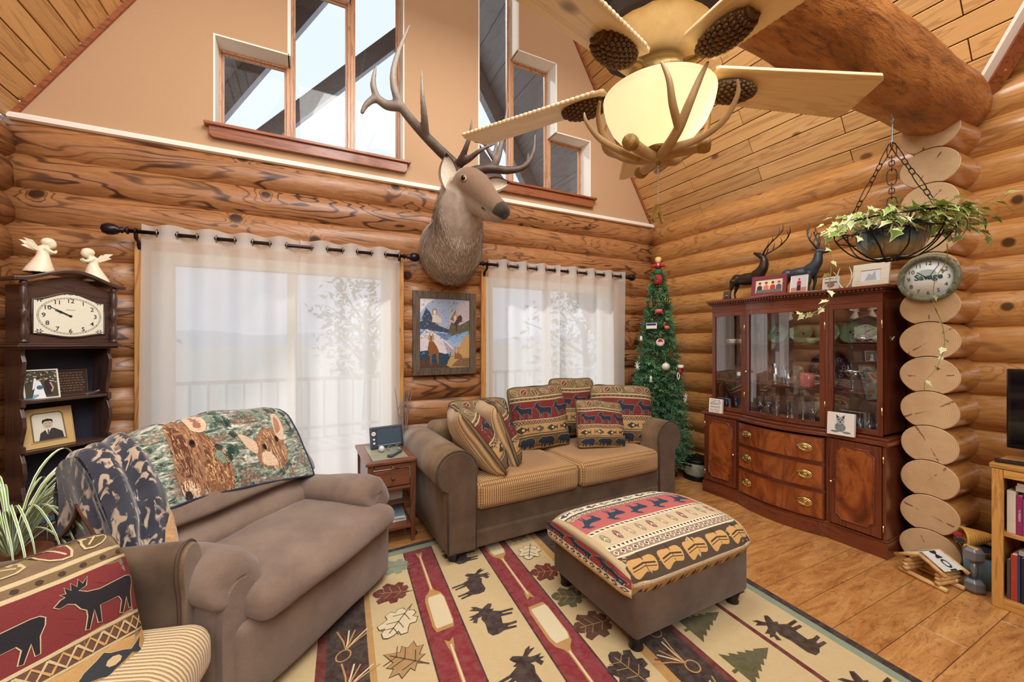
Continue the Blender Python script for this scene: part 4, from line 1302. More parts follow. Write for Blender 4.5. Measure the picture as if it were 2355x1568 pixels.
for k in range(5):
    p.shape(grow(ELK, .015), -0.8+k*0.4, .449, 0.33, .115, srgb(206, 138, 130), 2); p.shape(ELK, -0.8+k*0.4, .449, 0.33, .115, srgb(56, 72, 88), 2.6)
for k in range(26):
    cx_ = -1+2*(k+.5)/26
    p.poly([(cx_-.03, .526), (cx_+.02, .53), (cx_+.03, .54), (cx_-.01, .536)], D_DK, 2)
for k in range(34):
    cx_ = -1+2*(k+.5)/34
    p.poly([(cx_-.02, .642), (cx_+.02, .642), (cx_, .657)], D_DK, 2)
for k in range(11):
    cx_ = -0.9+k*0.18; r_ = (0.5, -0.6, 1.2)[k % 3]
    p.shape(LEAF, cx_, .59, 0.105, .065, (srgb(150, 142, 118), srgb(136, 92, 88), srgb(180, 158, 124))[k % 3], 2, r_*0.4); p.line([(cx_-.005, .565), (cx_+.004, .612)], 0.006, D_CREAM, 2.6)
    for s_ in (-1, 1): p.line([(cx_, .585), (cx_+s_*.03, .6)], 0.005, D_CREAM, 2.6)
for k in range(5):
    cx_ = -0.8+k*0.4
    p.poly(smoothline([(cx_-.175, .765), (cx_-.13, .742), (cx_, .745), (cx_+.13, .742), (cx_+.175, .765), (cx_+.165, .80), (cx_+.12, .82), (cx_, .812), (cx_-.12, .835), (cx_-.165, .81)], 4, True)[::-1], srgb(204, 160, 98), 2)
    p.line([(cx_-.14, .785), (cx_, .772), (cx_+.15, .785)], 0.008, D_DK, 2.8); p.line([(cx_-.15, .80), (cx_, .787), (cx_+.15, .80)], 0.004, D_DK, 2.8)
    p.shape(LEAF, cx_+.02, .738, 0.025, .05, D_DK, 3); p.line([(cx_+.02, .75), (cx_+.02, .81)], 0.008, D_DK, 3)
for k in range(20): p.line([(-1+k*.1, .852), (-1+k*.1, .873)], 0.006, D_DK, 2)
for k in range(10):
    p.shape([(q[0], 1-q[1]) for q in CLAW][::-1], -0.9+k*0.2, .94, 0.15, .08, D_DK, 2)
VM = [(0, 0), (.17, .10), (.25, .19), (.335, .285), (.378, .335), (.52, .52), (.545, .555), (.635, .68), (.662, .715), (.70, .765), (.71, .775), (.85, .915), (.875, .935), (1, 1)]
def vmap(v):
    v = max(0, min(1, v))
    for (a, b), (c, d) in zip(VM[:-1], VM[1:]):
        if v <= c: return b+(d-b)*(v-a)/(c-a)
    return 1.0
p.build('printed_cloth', lambda u, v, h: ott(max(-1, min(1, u)), vmap(v), h), M_print, OT, step=0.05, lift=0.0008)
p = Print()
def ott_side(u, v, h=0.0):
    """left end: u in [-1, 1] front to back, v in [0, 1] bottom to top"""
    y = -u*TD/2*0.97; z = TZ0+0.004+(TZ1-TZ0-0.02)*v
    z -= 0.05*max(0, abs(u)-0.72)/0.28*v
    e = max(0.0, 1-(abs(u))**8)
    return (-(TW/2+0.002+0.034*min(1.0, 1.6*(1-abs(v*1.7-0.85)**2.2))*min(1, 6*(1-abs(u))))-h*2.5, y, z)
p.rect(-0.97, .42, .97, .86, srgb(166, 76, 70), 1); p.rect(-0.97, .22, .97, .42, D_CREAM, 1); p.rect(-0.97, .02, .97, .22, srgb(206, 170, 118), 1)
for k in range(3): p.shape(ELK_O, -0.64+k*0.64, .64, 0.6, .4, D_CREAM, 2); p.shape(ELK, -0.64+k*0.64, .64, 0.6, .4, srgb(52, 66, 88), 2.6)
for k in range(13):
    cx_ = -0.97+1.94*(k+.5)/13
    p.poly([(cx_-.06, .32), (cx_, .24), (cx_+.06, .32), (cx_, .4)], D_DK, 2); p.poly([(cx_-.03, .32), (cx_, .28), (cx_+.03, .32), (cx_, .36)], D_CREAM, 2.6)
p.build('printed_end', ott_side, M_print, OT, step=0.1, lift=0.0008)
# ================================================================ RECLINER
RC = empty('recliner', (0.085, 2.235, 0), radians(47.1), 'wide mocha recliner with a wildlife blanket over its back', 'armchair')
# local frame: x along the front (near -> far), y towards the back, front at y = 0
W2 = 0.52
soft('base', rbox(-W2+0.05, W2-0.03, 0.05, 0.78, 0.04, 0.30, 0.03), M_mocha, RC)
mb = rbox(-W2+0.02, W2, -0.03, 0.12, 0.05, 0.395, 0.05, (0, 0.035, 0.0))
soft('footrest_panel', wrinkle(mb, 0.006, 9, 2), M_mocha, RC)
mb = rbox(-W2+0.07, W2-0.03, -0.10, 0.62, 0.375, 0.515, 0.06, (0.0, 0.03, 0.028), 14)
sc_ = soft('seat_cushion', wrinkle(mb, 0.007, 7, 5), M_mocha, RC)
def pad_arm(sx, name='arm'):
    a = empty(name, (sx*(W2-0.055), -0.075, 0), parent=RC)
    soft('arm_side', rbox(-0.09, 0.09, 0.10, 0.8, 0.05, 0.52, 0.05, (0.012, 0.01, 0)), M_mocha, a)
    mb = MB(); loops = []
    for (y, g, zo) in ((0.085, 0.55, -0.03), (0.09, 0.85, -0.012), (0.12, 1.0, 0.0), (0.2, 1.06, 0.006), (0.36, 1.02, 0.0), (0.52, 0.96, -0.01), (0.72, 0.9, -0.02)):
        lp = []
        for k in range(22):
            t = 2*pi*k/22
            lp.append((0.118*g*cos(t)*(1.04 if sin(t) > 0 else 1.0), y+0.012*sin(3*t), 0.552+zo+0.1*g*sin(t)+0.004*sin(5*t+y*9)))
        loops.append(lp)
    mb.rings(loops); soft('arm_pad', wrinkle(mb, 0.008, 13, sx*3), M_mocha, a)
    mb = MB(); prof = [(0.1*cos(t), 0.4+0.17*sin(t)) for t in [pi*k/10 for k in range(11)]]
    mb.poly([(-0.075, 0.06)]+[(-p[0]*0.8, p[1]-0.0) for p in prof]+[(0.075, 0.06)], 0.075, 0.12, 'xz')
    soft('arm_front', mb, M_mocha, a)
    return a
pad_arm(-1); pad_arm(1)
# reclined back: lumbar roll and head roll, each a bulge of one profile
prof = smoothline([(0.55, 0.44), (0.475, 0.505), (0.485, 0.57), (0.57, 0.625), (0.515, 0.66), (0.535, 0.72), (0.60, 0.80), (0.665, 0.905), (0.735, 0.985), (0.82, 1.01), (0.885, 0.965), (0.905, 0.85), (0.90, 0.6), (0.88, 0.3), (0.8, 0.28), (0.62, 0.3)], 5, closed=True)
mb = MB(); loops = []
for i in range(17):
    u = i/16*2-1; x = u*(W2-0.005)
    e = abs(u)**6
    cc = Vector((0.72, 0.62))
    arch = 0.05*(1-u*u)
    lp = []
    for q in prof:
        v = Vector(q); v = cc+(v-cc)*(1-0.13*e)
        lp.append((x, v.x-0.015*(1-u*u), v.y+arch*max(0, (v.y-0.6))/0.4))
    loops.append(lp)
mb.rings(loops)
soft('backrest', wrinkle(mb, 0.007, 6, 9), M_mocha, RC)
# lever on the near side
mb = MB().tube([(-W2-0.075, 0.35, 0.25), (-W2-0.085, 0.22, 0.33), (-W2-0.085, 0.16, 0.35)], 0.009, 6)
mb.build('lever', M_foot, RC)

# ---- wildlife blanket over the back of the recliner
BL = empty('throw_blanket', (0.085, 2.235, 0), radians(47.1), 'fleece blanket printed with deer and fir branches over the recliner back', 'blanket')
bprof = smoothline([(0.555, 0.735), (0.562, 0.765), (0.59, 0.82), (0.65, 0.92), (0.725, 1.005), (0.82, 1.03), (0.905, 0.985), (0.93, 0.86), (0.935, 0.68)], 6)
bl = [0.0]
for a, b in zip(bprof[:-1], bprof[1:]): bl.append(bl[-1]+(Vector(a)-Vector(b)).length)
BT = bl[-1]
def blk(u, v, h=0.0):
    """u 0..1 from near to far edge, v 0..1 from the front hem over the top"""
    s = max(0.0, min(1.0, v))*BT
    i = max(k for k in range(len(bl)-1) if bl[k] <= s+1e-9)
    q = (s-bl[i])/(bl[i+1]-bl[i]); a, b = Vector(bprof[i]), Vector(bprof[i+1]); p = a+(b-a)*q
    t = (b-a).normalized(); nn = Vector((-t.y, t.x))
    uu = u*2-1; arch = 0.052*(1-uu*uu)
    x = -0.40+u*0.86
    wob = 0.007*sin(u*16+v*5)*sin(v*6+1)+0.005*mnoise.noise(Vector((u*9, v*9, 1.5)))
    p = p+nn*(0.012+wob+h)
    drop = -0.02*sin(u*pi*1.3) if v < 0.02 else 0
    return (x, p.x-0.015*(1-uu*uu)-0.06*(1-min(1, max(0, v)*5))*max(0, u-0.15), p.y+arch*max(0, p.y-0.6)/0.4 - 0.12*(1-min(1, max(0, v)*5))*max(0, u-0.15))
def blanket_mat():
    t = NT('fir_print_fleece'); tc = t.n.new('ShaderNodeTexCoord')
    v = t.coords((1, 1, 1))
    st = t.coords((7, 22, 22), rot=(0.5, 0.7, 0.3))
    n1 = t.noise(st, 1.4, 5, 0.7, 1.5); n2 = t.noise(v, 9, 4, 0.6, 0.8); n3 = t.noise(v, 60, 3, 0.7)
    c = t.ramp(n1, [(0.34, srgb(30, 36, 34)), (0.45, srgb(66, 88, 74)), (0.54, srgb(128, 142, 126)), (0.64, srgb(220, 212, 194))])
    c = t.mix(t.ramp(n2, [(0.5, 0.0), (0.58, 0.85)]), c, srgb(118, 86, 70))
    c = t.mix(t.math('MULTIPLY', t.ramp(n3, [(0.5, 0.0), (0.7, 1.0)]), 0.5), c, srgb(226, 216, 196))
    t.bump(n3, 0.3, 0.004)
    return t.out(c, 0.95, 0, 0, 0.1, 0.5)
M_fleece = blanket_mat()
mb = MB(); mb.grid(lambda a, b: blk(a, b), 40, 34)
mb.grid(lambda a, b: blk(a, b, -0.008), 40, 34)
soft('fleece', mb, M_fleece, BL)
M_navyhem = plain('navy_hem', srgb(38, 52, 78), 0.9)
MB().tube([blk(1.0, k/24) for k in range(25)], 0.006, 6).build('hem', M_navyhem, BL)
MB().tube([blk(k/24, 0.0) for k in range(25)], 0.005, 6).build('hem', M_navyhem, BL)
p = Print()
DEER = srgb(146, 106, 78); DEERD = srgb(92, 58, 42); DEERL = srgb(208, 180, 150)
# big buck at the near side
SM = lambda pts: smoothline(pts, 4, True)
def furry(poly, cols, n, seed, ang, l, ln=0.03):
    """short hair strokes inside an outline"""
    rg_ = random.Random(seed); xs_ = [q[0] for q in poly]; ys_ = [q[1] for q in poly]
    def inside(x, y):
        c = False
        for i in range(len(poly)):
            (x1, y1), (x2, y2) = poly[i][:2], poly[i-1][:2]
            if (y1 > y) != (y2 > y) and x < (x2-x1)*(y-y1)/(y2-y1)+x1: c = not c
        return c
    for k in range(n):
        x, y = rg_.uniform(min(xs_), max(xs_)), rg_.uniform(min(ys_), max(ys_))
        if not inside(x, y): continue
        t = ang+rg_.uniform(-.35, .35); p.line([(x, y), (x+ln*.7*cos(t), max(0.0, y+ln*sin(t)))], rg_.uniform(.003, .007), cols[k % len(cols)], l+k*.0006)
face = SM([(.12, .01), (.19, .0), (.25, .06), (.285, .2), (.29, .34), (.255, .45), (.20, .47), (.155, .42), (.13, .28), (.105, .12)])
neck = SM([(.25, .02), (.37, .0), (.40, .12), (.36, .26), (.30, .34), (.27, .2)])
p.poly(neck, srgb(134, 92, 62), 1); p.poly(face, DEER, 1.6)
p.poly(SM([(.115, .02), (.185, .005), (.2, .06), (.15, .1), (.11, .08)]), DEERL, 2); p.poly(SM([(.115, .015), (.15, .005), (.145, .04), (.12, .045)]), srgb(40, 30, 28), 2.6)
p.poly(SM([(.15, .12), (.2, .14), (.22, .32), (.19, .42), (.16, .36), (.14, .22)]), DEERD, 2)
furry(neck, (srgb(166, 120, 84), srgb(96, 62, 42), srgb(196, 158, 116)), 260, 3, -1.3, 1.2); furry(face, (srgb(186, 142, 104), srgb(104, 68, 46), srgb(150, 106, 74)), 320, 4, -1.6, 2.2)
p.poly(SM([(.27, .36), (.34, .34), (.38, .43), (.34, .52), (.28, .46)]), DEERL, 3.2); p.poly(SM([(.29, .38), (.335, .37), (.355, .43), (.325, .48)]), srgb(150, 106, 84), 3.4); p.disc(.245, .29, .013, .02, srgb(20, 14, 12), 3.6, 10); p.disc(.245, .29, .017, .026, DEERD, 3.5, 10)
for pts in ([(.2, .46), (.17, .56), (.11, .62), (.06, .64)], [(.18, .55), (.26, .64), (.40, .68), (.50, .62)], [(.26, .64), (.32, .74), (.44, .78)], [(.13, .61), (.2, .72), (.3, .8)], [(.38, .67), (.45, .72), (.52, .71)], [(.24, .47), (.34, .57), (.45, .53)], [(.32, .56), (.38, .62), (.46, .6)]):
    p.line(smoothline(pts, 4), 0.03, srgb(92, 60, 40), 2.0); p.line(smoothline(pts, 4), 0.018, srgb(206, 160, 114), 2.4)
M_flp = attr_mat('deer_print', 0.95, 0.55, 90, 0.3, 0.1, 0.4)
p.build('printed_buck', blk, M_flp, BL, step=0.06, lift=0.0011)
p = Print()
# doe peering out at the far side
p.poly(smoothline([(.6, .09), (.76, .06), (.82, .13), (.8, .24), (.7, .27), (.62, .2)], 4, True), DEER, 1); p.poly(smoothline([(.62, .085), (.72, .07), (.7, .13), (.64, .14)], 4, True), DEERL, 2)
p.poly(smoothline([(.62, .2), (.52, .27), (.54, .18), (.6, .14)], 4, True), DEERL, 2); p.poly(smoothline([(.78, .22), (.82, .36), (.88, .38), (.88, .27), (.82, .18)], 4, True), DEERL, 2); p.poly(smoothline([(.79, .23), (.83, .34), (.86, .34), (.84, .25)], 4, True), srgb(170, 120, 90), 3)
p.disc(.67, .165, .012, .015, srgb(20, 14, 12), 4, 10); p.disc(.77, .19, .012, .015, srgb(20, 14, 12), 4, 10)
furry([(.6, .09), (.76, .06), (.82, .13), (.8, .24), (.7, .27), (.62, .2)], (srgb(190, 146, 106), srgb(112, 74, 50), srgb(214, 180, 140)), 150, 6, -1.5, 1.6)
p.build('printed_doe', blk, M_flp, BL, step=0.06, lift=0.0011)
p = Print()
rng = random.Random(4)
for k in range(46):                                               # fir sprigs
    cx_, cy_ = rng.uniform(.32, .96), rng.uniform(.1, .72); a = rng.uniform(0, 6.28)
    if .5 < cx_ < .9 and cy_ < .36: continue
    for j in range(7):
        b = a+(j-3)*0.32
        p.line([(cx_, cy_), (cx_+.035*cos(b), cy_+.05*sin(b))], 0.006, (srgb(52, 84, 66), srgb(36, 54, 48), srgb(120, 140, 116))[k % 3], 1.5+k*.01)
tag(p.build('printed_fir', blk, attr_mat('fleece_print', 0.95, 0.5, 90, 0.3, 0.1, 0.4), BL, step=0.06, lift=0.0011), kind='stuff')

# ---- a second, folded fleece hanging over the near corner of the back
FB = empty('folded_blanket', (0.085, 2.235, 0), radians(47.1), 'grey and black feather-print fleece bunched over the near corner of the recliner back', 'blanket')
def feather_mat():
    t = NT('feather_print_fleece'); v = t.coords((26, 26, 12), rot=(0.2, 0.6, 0.2)); n = t.noise(v, 1.0, 2, 0.5, 1.0); n2 = t.noise(t.coords(), 7, 2)
    c = t.mix(t.ramp(n, [(0.53, 0.0), (0.6, 1.0)]), t.mix(n2, srgb(26, 28, 38), srgb(80, 80, 92)), srgb(186, 164, 142))
    t.bump(t.noise(t.coords(), 200, 2), 0.3, 0.003)
    return t.out(c, 0.95, 0, 0, 0.1, 0.5)
M_feather = feather_mat()
fprof = smoothline([(0.455, 0.43), (0.465, 0.54), (0.50, 0.66), (0.545, 0.78), (0.615, 0.90), (0.70, 0.995), (0.80, 1.045), (0.90, 1.015), (0.965, 0.92), (0.985, 0.78), (0.985, 0.62)], 6)
def fold(u, v):
    """u 0..1 from the near side inwards, v 0..1 from the front hem over the top and down behind"""
    t = v*(len(fprof)-1); i = min(int(t), len(fprof)-2); q = t-i
    a_, b_ = Vector(fprof[i]), Vector(fprof[i+1]); p = a_.lerp(b_, q); d = (b_-a_).normalized(); nn = Vector((-d.y, d.x))
    w = 0.24-0.05*abs(v-0.45)
    x = -0.565+u*w+0.03*(v-0.4)
    lump = 0.022*sin(u*9+v*3)+0.014*sin(u*17-v*7)+0.012*mnoise.noise(Vector((u*4, v*7, 2.0)))
    edge = -0.05*(2*u-1)**4
    p = p+nn*(lump*sin(pi*min(1, max(0, u*1.1)))+edge+0.01)
    return (x, p.x, p.y)
mb = MB(); mb.grid(lambda a, b: fold(a, b), 26, 48)
mb.grid(lambda a, b: (lambda q: (q[0]+0.004, q[1]+0.02, q[2]-0.02))(fold(a, b)), 26, 48)
soft('fleece', wrinkle(mb, 0.008, 9, 4), M_feather, FB)
def flap(a, b):
    q = fold(0.0, 0.16+0.6*a); drop = 0.30*(0.75+0.25*sin(a*7+1))
    return (q[0]-0.015-0.02*sin(a*11+b*2)*b, q[1]-0.02*b, q[2]-drop*b)
mb = MB(); mb.grid(flap, 24, 14); mb.grid(lambda a, b: (lambda q: (q[0]+0.012, q[1], q[2]))(flap(a, b)), 24, 14)
soft('side_flap', wrinkle(mb, 0.008, 8, 8), M_feather, FB)
M_bhem = plain('brown_hem', srgb(96, 56, 34), 0.9)
MB().tube([flap(k/24, 1.0) for k in range(25)], 0.007, 6).build('hem', M_bhem, FB)
MB().tube([fold(k/24, 0.0) for k in range(25)], 0.006, 6).build('hem', M_bhem, FB)
pt = Print(); pt.poly([(.58, .03), (.95, .05), (.98, .2), (.82, .27), (.66, .2), (.55, .1)], srgb(196, 156, 108), 1)
pt.build('tan_patch', lambda u, v, h: (lambda q: (q[0], q[1]-0.006-h*3, q[2]+0.004))(fold(u, v)), M_flp, FB, step=0.05, lift=0.001)

# ================================================================ ARMCHAIR (near left)
AC = empty('armchair', (-0.50, 1.50, 0), radians(76.0), 'brown suede armchair in the near left corner with ribbed cushion', 'armchair')
# local: x along the front (near -> far), y to the back
AW = 0.50
soft('base', rbox(-AW+0.05, AW-0.05, 0.03, 0.85, 0.06, 0.30, 0.03), M_suede, AC)
soft('seat_cushion', rbox(-AW+0.15, AW-0.145, -0.12, 0.7, 0.305, 0.50, 0.07, (0.005, 0.02, 0.03), 12), M_cord, AC)
soft('back', rbox(-AW+0.05, AW-0.05, 0.66, 0.92, 0.25, 0.86, 0.09, (0, 0.03, 0.02)), M_suede, AC)
def flared_arm(s):
    mb = MB(); loops = []
    sec2 = [(0.0, 0.06), (0.0, 0.5), (-0.02, 0.64), (-0.012, 0.715), (0.03, 0.745), (0.085, 0.735), (0.118, 0.69), (0.125, 0.6), (0.13, 0.06)]
    ss = smoothline(sec2, 4)
    for (y, dz) in ((0.0, -0.0), (0.015, 0.0), (0.4, -0.006), (0.75, -0.02), (0.88, -0.03)):
        g = 0.93 if y == 0.0 else 1.0
        loops.append([(s*(AW-0.13+0.06+(q[0]-0.06)*g), y, 0.4+(q[1]-0.4)*(0.985 if y == 0 else 1.0)+dz*(q[1]/0.7)) for q in ss])
    mb.rings(loops); a = soft('arm', mb, M_suede, AC)
    MB().tube([(s*(AW-0.13+q[0]), 0.008, q[1]) for q in ss], 0.006, 6).build('piping', M_piping, a)
    mb = MB().poly([(s*(AW-0.13+0.06+(q[0]-0.06)*0.9), 0.4+(q[1]-0.4)*0.97) for q in ss], -0.012, 0.012, 'xz')
    mb.build('front_panel', M_suede_l, a, bevel=0.004)
flared_arm(1); flared_arm(-1)
for (x, y) in ((-AW+0.1, 0.08), (AW-0.1, 0.08), (-AW+0.1, 0.82), (AW-0.1, 0.82)):
    MB().lathe([(0.024, 0.013), (0.036, 0.07)], 4, (x, y, 0.0), smooth=False).build('leg', M_foot, AC, bevel=0.003)
pillow('pillow', 0.70, 0.60, 0.26, (-0.775, 1.575, 0.575), tilt(radians(40), radians(24), radians(-2)), 'big moose and fish print pillow in the near left armchair', seed=11, elks=3, bears=2, fishes=3, v0=-1.0, v1=1.2, navy=srgb(42, 38, 42), group='lodge print pillows on the chairs', back=M_cord)
# ================================================================ CURTAINS AND RODS
def sheer_mat():
    t = NT('sheer_linen')
    tc = t.coords(); n = t.noise(t.coords((40, 40, 420)), 1.0, 2); n2 = t.noise(t.coords((420, 420, 30)), 1.0, 2)
    k = t.math('ADD', t.math('MULTIPLY', n, 0.5), t.math('MULTIPLY', n2, 0.5))
    tr = t.node('ShaderNodeBsdfTransparent'); tl = t.node('ShaderNodeBsdfTranslucent'); df = t.node('ShaderNodeBsdfDiffuse')
    col = t.mix(k, srgb(240, 238, 234), srgb(252, 251, 248))
    t.link(col, tl.inputs[0]); t.link(col, df.inputs[0])
    m1 = t.node('ShaderNodeMixShader'); m1.inputs[0].default_value = 0.34; t.link(tl.outputs[0], m1.inputs[1]); t.link(df.outputs[0], m1.inputs[2])
    m2 = t.node('ShaderNodeMixShader')
    a = t.n.new('ShaderNodeAttribute'); a.attribute_name = 'Col'
    t.link(t.math('MULTIPLY', t.math('ADD', t.math('MULTIPLY', k, 0.18), 0.12), a.outputs['Fac']), m2.inputs[0]); t.link(m1.outputs[0], m2.inputs[1]); t.link(tr.outputs[0], m2.inputs[2])
    t.link(m2.outputs[0], t.n['Material Output'].inputs[0])
    return t.m
M_sheer = sheer_mat()
M_rod = plain('oil_rubbed_rod', srgb(44, 36, 42), 0.3, 0.6, 0.1)
M_grommet = plain('brass_grommet', srgb(150, 136, 110), 0.3, 0.9, 0.05)
RZ, RY = 2.285, 3.80
def curtain(x0, x1, zb, periods, label, seed, amp=0.04, flare=0.0, phase=0.0):
    c = tag(empty('sheer_curtain', ((x0+x1)/2, RY, 0)), label, 'curtain', 'white sheer grommet curtains')
    xc = (x0+x1)/2; w = x1-x0
    def S(a, b):
        z = 2.345-(2.345-zb)*b
        damp = 1.0 if b < 0.05 else (0.55+0.45*max(0, 1-b*2))
        fl = 1+flare*b
        x = (x0+w*a-xc)*fl
        ph = 2*pi*periods*a+phase
        y = amp*damp*sin(ph + 0.4*sin(b*3+seed)*b) + 0.012*b*mnoise.noise(Vector((a*6+seed, b*2, 0)))
        x += 0.008*b*sin(ph*0.5+seed)
        z += 0.006*cos(ph)*(1-b)
        return (x, y, z)
    nu, nv = int(periods*22), 22
    mb = MB()
    def sheet(b0, b1, n, dens):
        mb.grid(lambda a, b: S(a, b0+(b1-b0)*b), nu, n, col=(dens, dens, dens))
    sheet(0.0, 0.052, 2, 0.18)
    mb2 = MB(); mb2.grid(lambda a, b: S(a, 0.052+0.948*b), nu, nv, col=(1, 1, 1))
    o = mb.build('header', M_sheer, c, fix=False)
    o = mb2.build('sheer_cloth', M_sheer, c, fix=False)
    # grommets where the cloth crosses the rod
    k = 0
    g = MB(); g.tube([(0.0, 0.024*cos(t), 0.024*sin(t)) for t in [2*pi*i/18 for i in range(18)]], 0.005, 6, closed=True)
    gm = g.mesh('grommet', M_grommet)
    j = 0
    while True:
        a = (j*pi-phase)/(2*pi*periods); j += 1
        if a > 1.0: break
        if a < 0.01: continue
        p = S(a, 0.024)
        link_mesh('grommet', gm, c, (p[0], 0.0, RZ), (0, 0, radians(50 if j % 2 else -50)*0))
    return c
curtain(-1.075, -0.062, 0.03, 4.3, 'leftmost sheer curtain panel, beside the tall clock', 1, flare=0.06, phase=0.6)
curtain(-0.058, 0.755, 0.03, 3.4, 'sheer curtain panel hanging just left of the mounted elk', 2, flare=-0.0, phase=0.8)
curtain(1.66, 2.50, 0.10, 3.6, 'sheer curtain panel just right of the mounted elk, behind the sofa', 3, phase=0.7)
curtain(2.515, 3.445, 0.10, 3.6, 'rightmost sheer curtain panel, next to the christmas tree', 4, phase=0.5)
def rod(x0, x1, label):
    r = tag(empty('curtain_rod', ((x0+x1)/2, RY, RZ)), label, 'curtain rod', 'dark curtain rods')
    w = (x1-x0)/2
    MB().tube([(-w, 0, 0), (w, 0, 0)], 0.0145, 12).build('pole', M_rod, r)
    for s in (-1, 1):
        MB().lathe([(0.0145, 0), (0.026, 0.006), (0.026, 0.014), (0.014, 0.022), (0.014, 0.03), (0.024, 0.038), (0.018, 0.05), (0.03, 0.065), (0.04, 0.09), (0.041, 0.115), (0.03, 0.142), (0.0, 0.155)], 16, (0, 0, 0), 'x').build('finial', M_rod, r, loc=(s*w, 0, 0), rot=(0, 0, 0 if s > 0 else pi))
        x = s*(w-0.035)
        b = MB(); b.tube(smoothline([(x, 0, -0.014), (x, 0.012, -0.05), (x, 0.06, -0.07), (x, 0.085, -0.11)], 5), [0.013]*6+[0.011]*5+[0.015]*5, 8)
        b.tube([(x, 0.02*cos(t), 0.02*sin(t)) for t in [2*pi*i/14 for i in range(14)]], 0.006, 6, closed=True)
        b.build('bracket', M_rod, r)
rod(-1.135, 0.79, 'long dark curtain rod over the glazed door, left of the elk')
rod(1.60, 3.475, 'long dark curtain rod over the right window, right of the elk')

# ================================================================ FRAMED PRINT OF MOUNTAIN SHEEP
M_barnwood = board_wood('grey_barnwood', srgb(122, 104, 84), srgb(92, 76, 60), srgb(48, 38, 30), axis=2, gscale=1.6, rough=0.7, coat=0)
PX0, PX1, PZ0, PZ1 = 0.893, 1.537, 1.168, 1.985
pic = tag(empty('framed_picture', ((PX0+PX1)/2, YB-0.05, PZ0)), 'barnwood framed print of four mountain sheep below the elk mount', 'picture')
pw, ph = (PX1-PX0), (PZ1-PZ0); fw = 0.068
for (pts, nm) in (([(-pw/2, 0), (pw/2, 0), (pw/2-fw, fw), (-pw/2+fw, fw)], 'frame_rail'), ([(-pw/2, ph), (-pw/2+fw, ph-fw), (pw/2-fw, ph-fw), (pw/2, ph)], 'frame_rail'),
                  ([(-pw/2, 0), (-pw/2+fw, fw), (-pw/2+fw, ph-fw), (-pw/2, ph)], 'frame_rail'), ([(pw/2, 0), (pw/2, ph), (pw/2-fw, ph-fw), (pw/2-fw, fw)], 'frame_rail')):
    MB().poly(pts, -0.012, 0.018, 'xz').build(nm, M_barnwood, pic, bevel=0.002)
BX('backing', -pw/2+0.02, pw/2-0.02, 0.006, 0.016, 0.02, ph-0.02, M_dark, pic, bevel=0)
iw, ih = pw-2*fw, ph-2*fw
p = Print()
def R(x0, y0, x1, y1, c, l=1): p.rect(x0, y0, x1, y1, c, l)
R(0, 0, 1, 1, srgb(168, 190, 220), 1)
p.poly([(0, .78), (.15, .92), (.3, .99), (0, 1)], srgb(232, 234, 240), 1.5); p.poly([(.5, .62), (.66, .84), (.8, .95), (1, 1), (1, .6)], srgb(198, 190, 196), 1.5); p.poly([(.6, .7), (.72, .86), (.68, .68)], srgb(120, 116, 130), 2)
p.poly([(0, .64), (.12, .86), (.2, .8), (.28, .66), (.4, .6), (.6, .55), (.6, .5), (0, .56)], srgb(70, 84, 106), 2); p.poly([(0, .52), (.6, .49), (1, .56), (1, .46), (.6, .4), (0, .42)], srgb(110, 146, 190), 2)
p.poly([(.55, .5), (.62, .66), (.8, .62), (1, .7), (1, .52), (.68, .44)], srgb(104, 100, 82), 2.5)
p.poly([(0, .46), (.14, .56), (.3, .5), (.42, .44), (.56, .36), (.66, .28), (.6, .2), (0, .2)], srgb(224, 220, 226), 2.6); p.poly([(.45, .4), (.6, .3), (.7, .22), (.55, .2)], srgb(170, 166, 184), 2.8); p.poly([(.55, .44), (.8, .5), (1, .54), (.86, .4), (.66, .34)], srgb(140, 182, 226), 2.6)
p.poly([(0, .24), (.2, .26), (.5, .2), (.62, .22), (.6, .02), (0, .02)], srgb(46, 78, 102), 3); p.poly([(0, .02), (0, .12), (.12, .15), (.3, .06), (.5, .05), (.6, 0), (0, 0)], srgb(86, 70, 60), 3.4)
p.poly([(.5, 0), (.58, .12), (.64, .2), (.74, .22), (.82, .36), (.9, .46), (1, .5), (1, 0)], srgb(198, 160, 110), 3.2); p.poly([(.62, .02), (.78, .12), (1, .14), (1, 0)], srgb(132, 104, 78), 3.6)
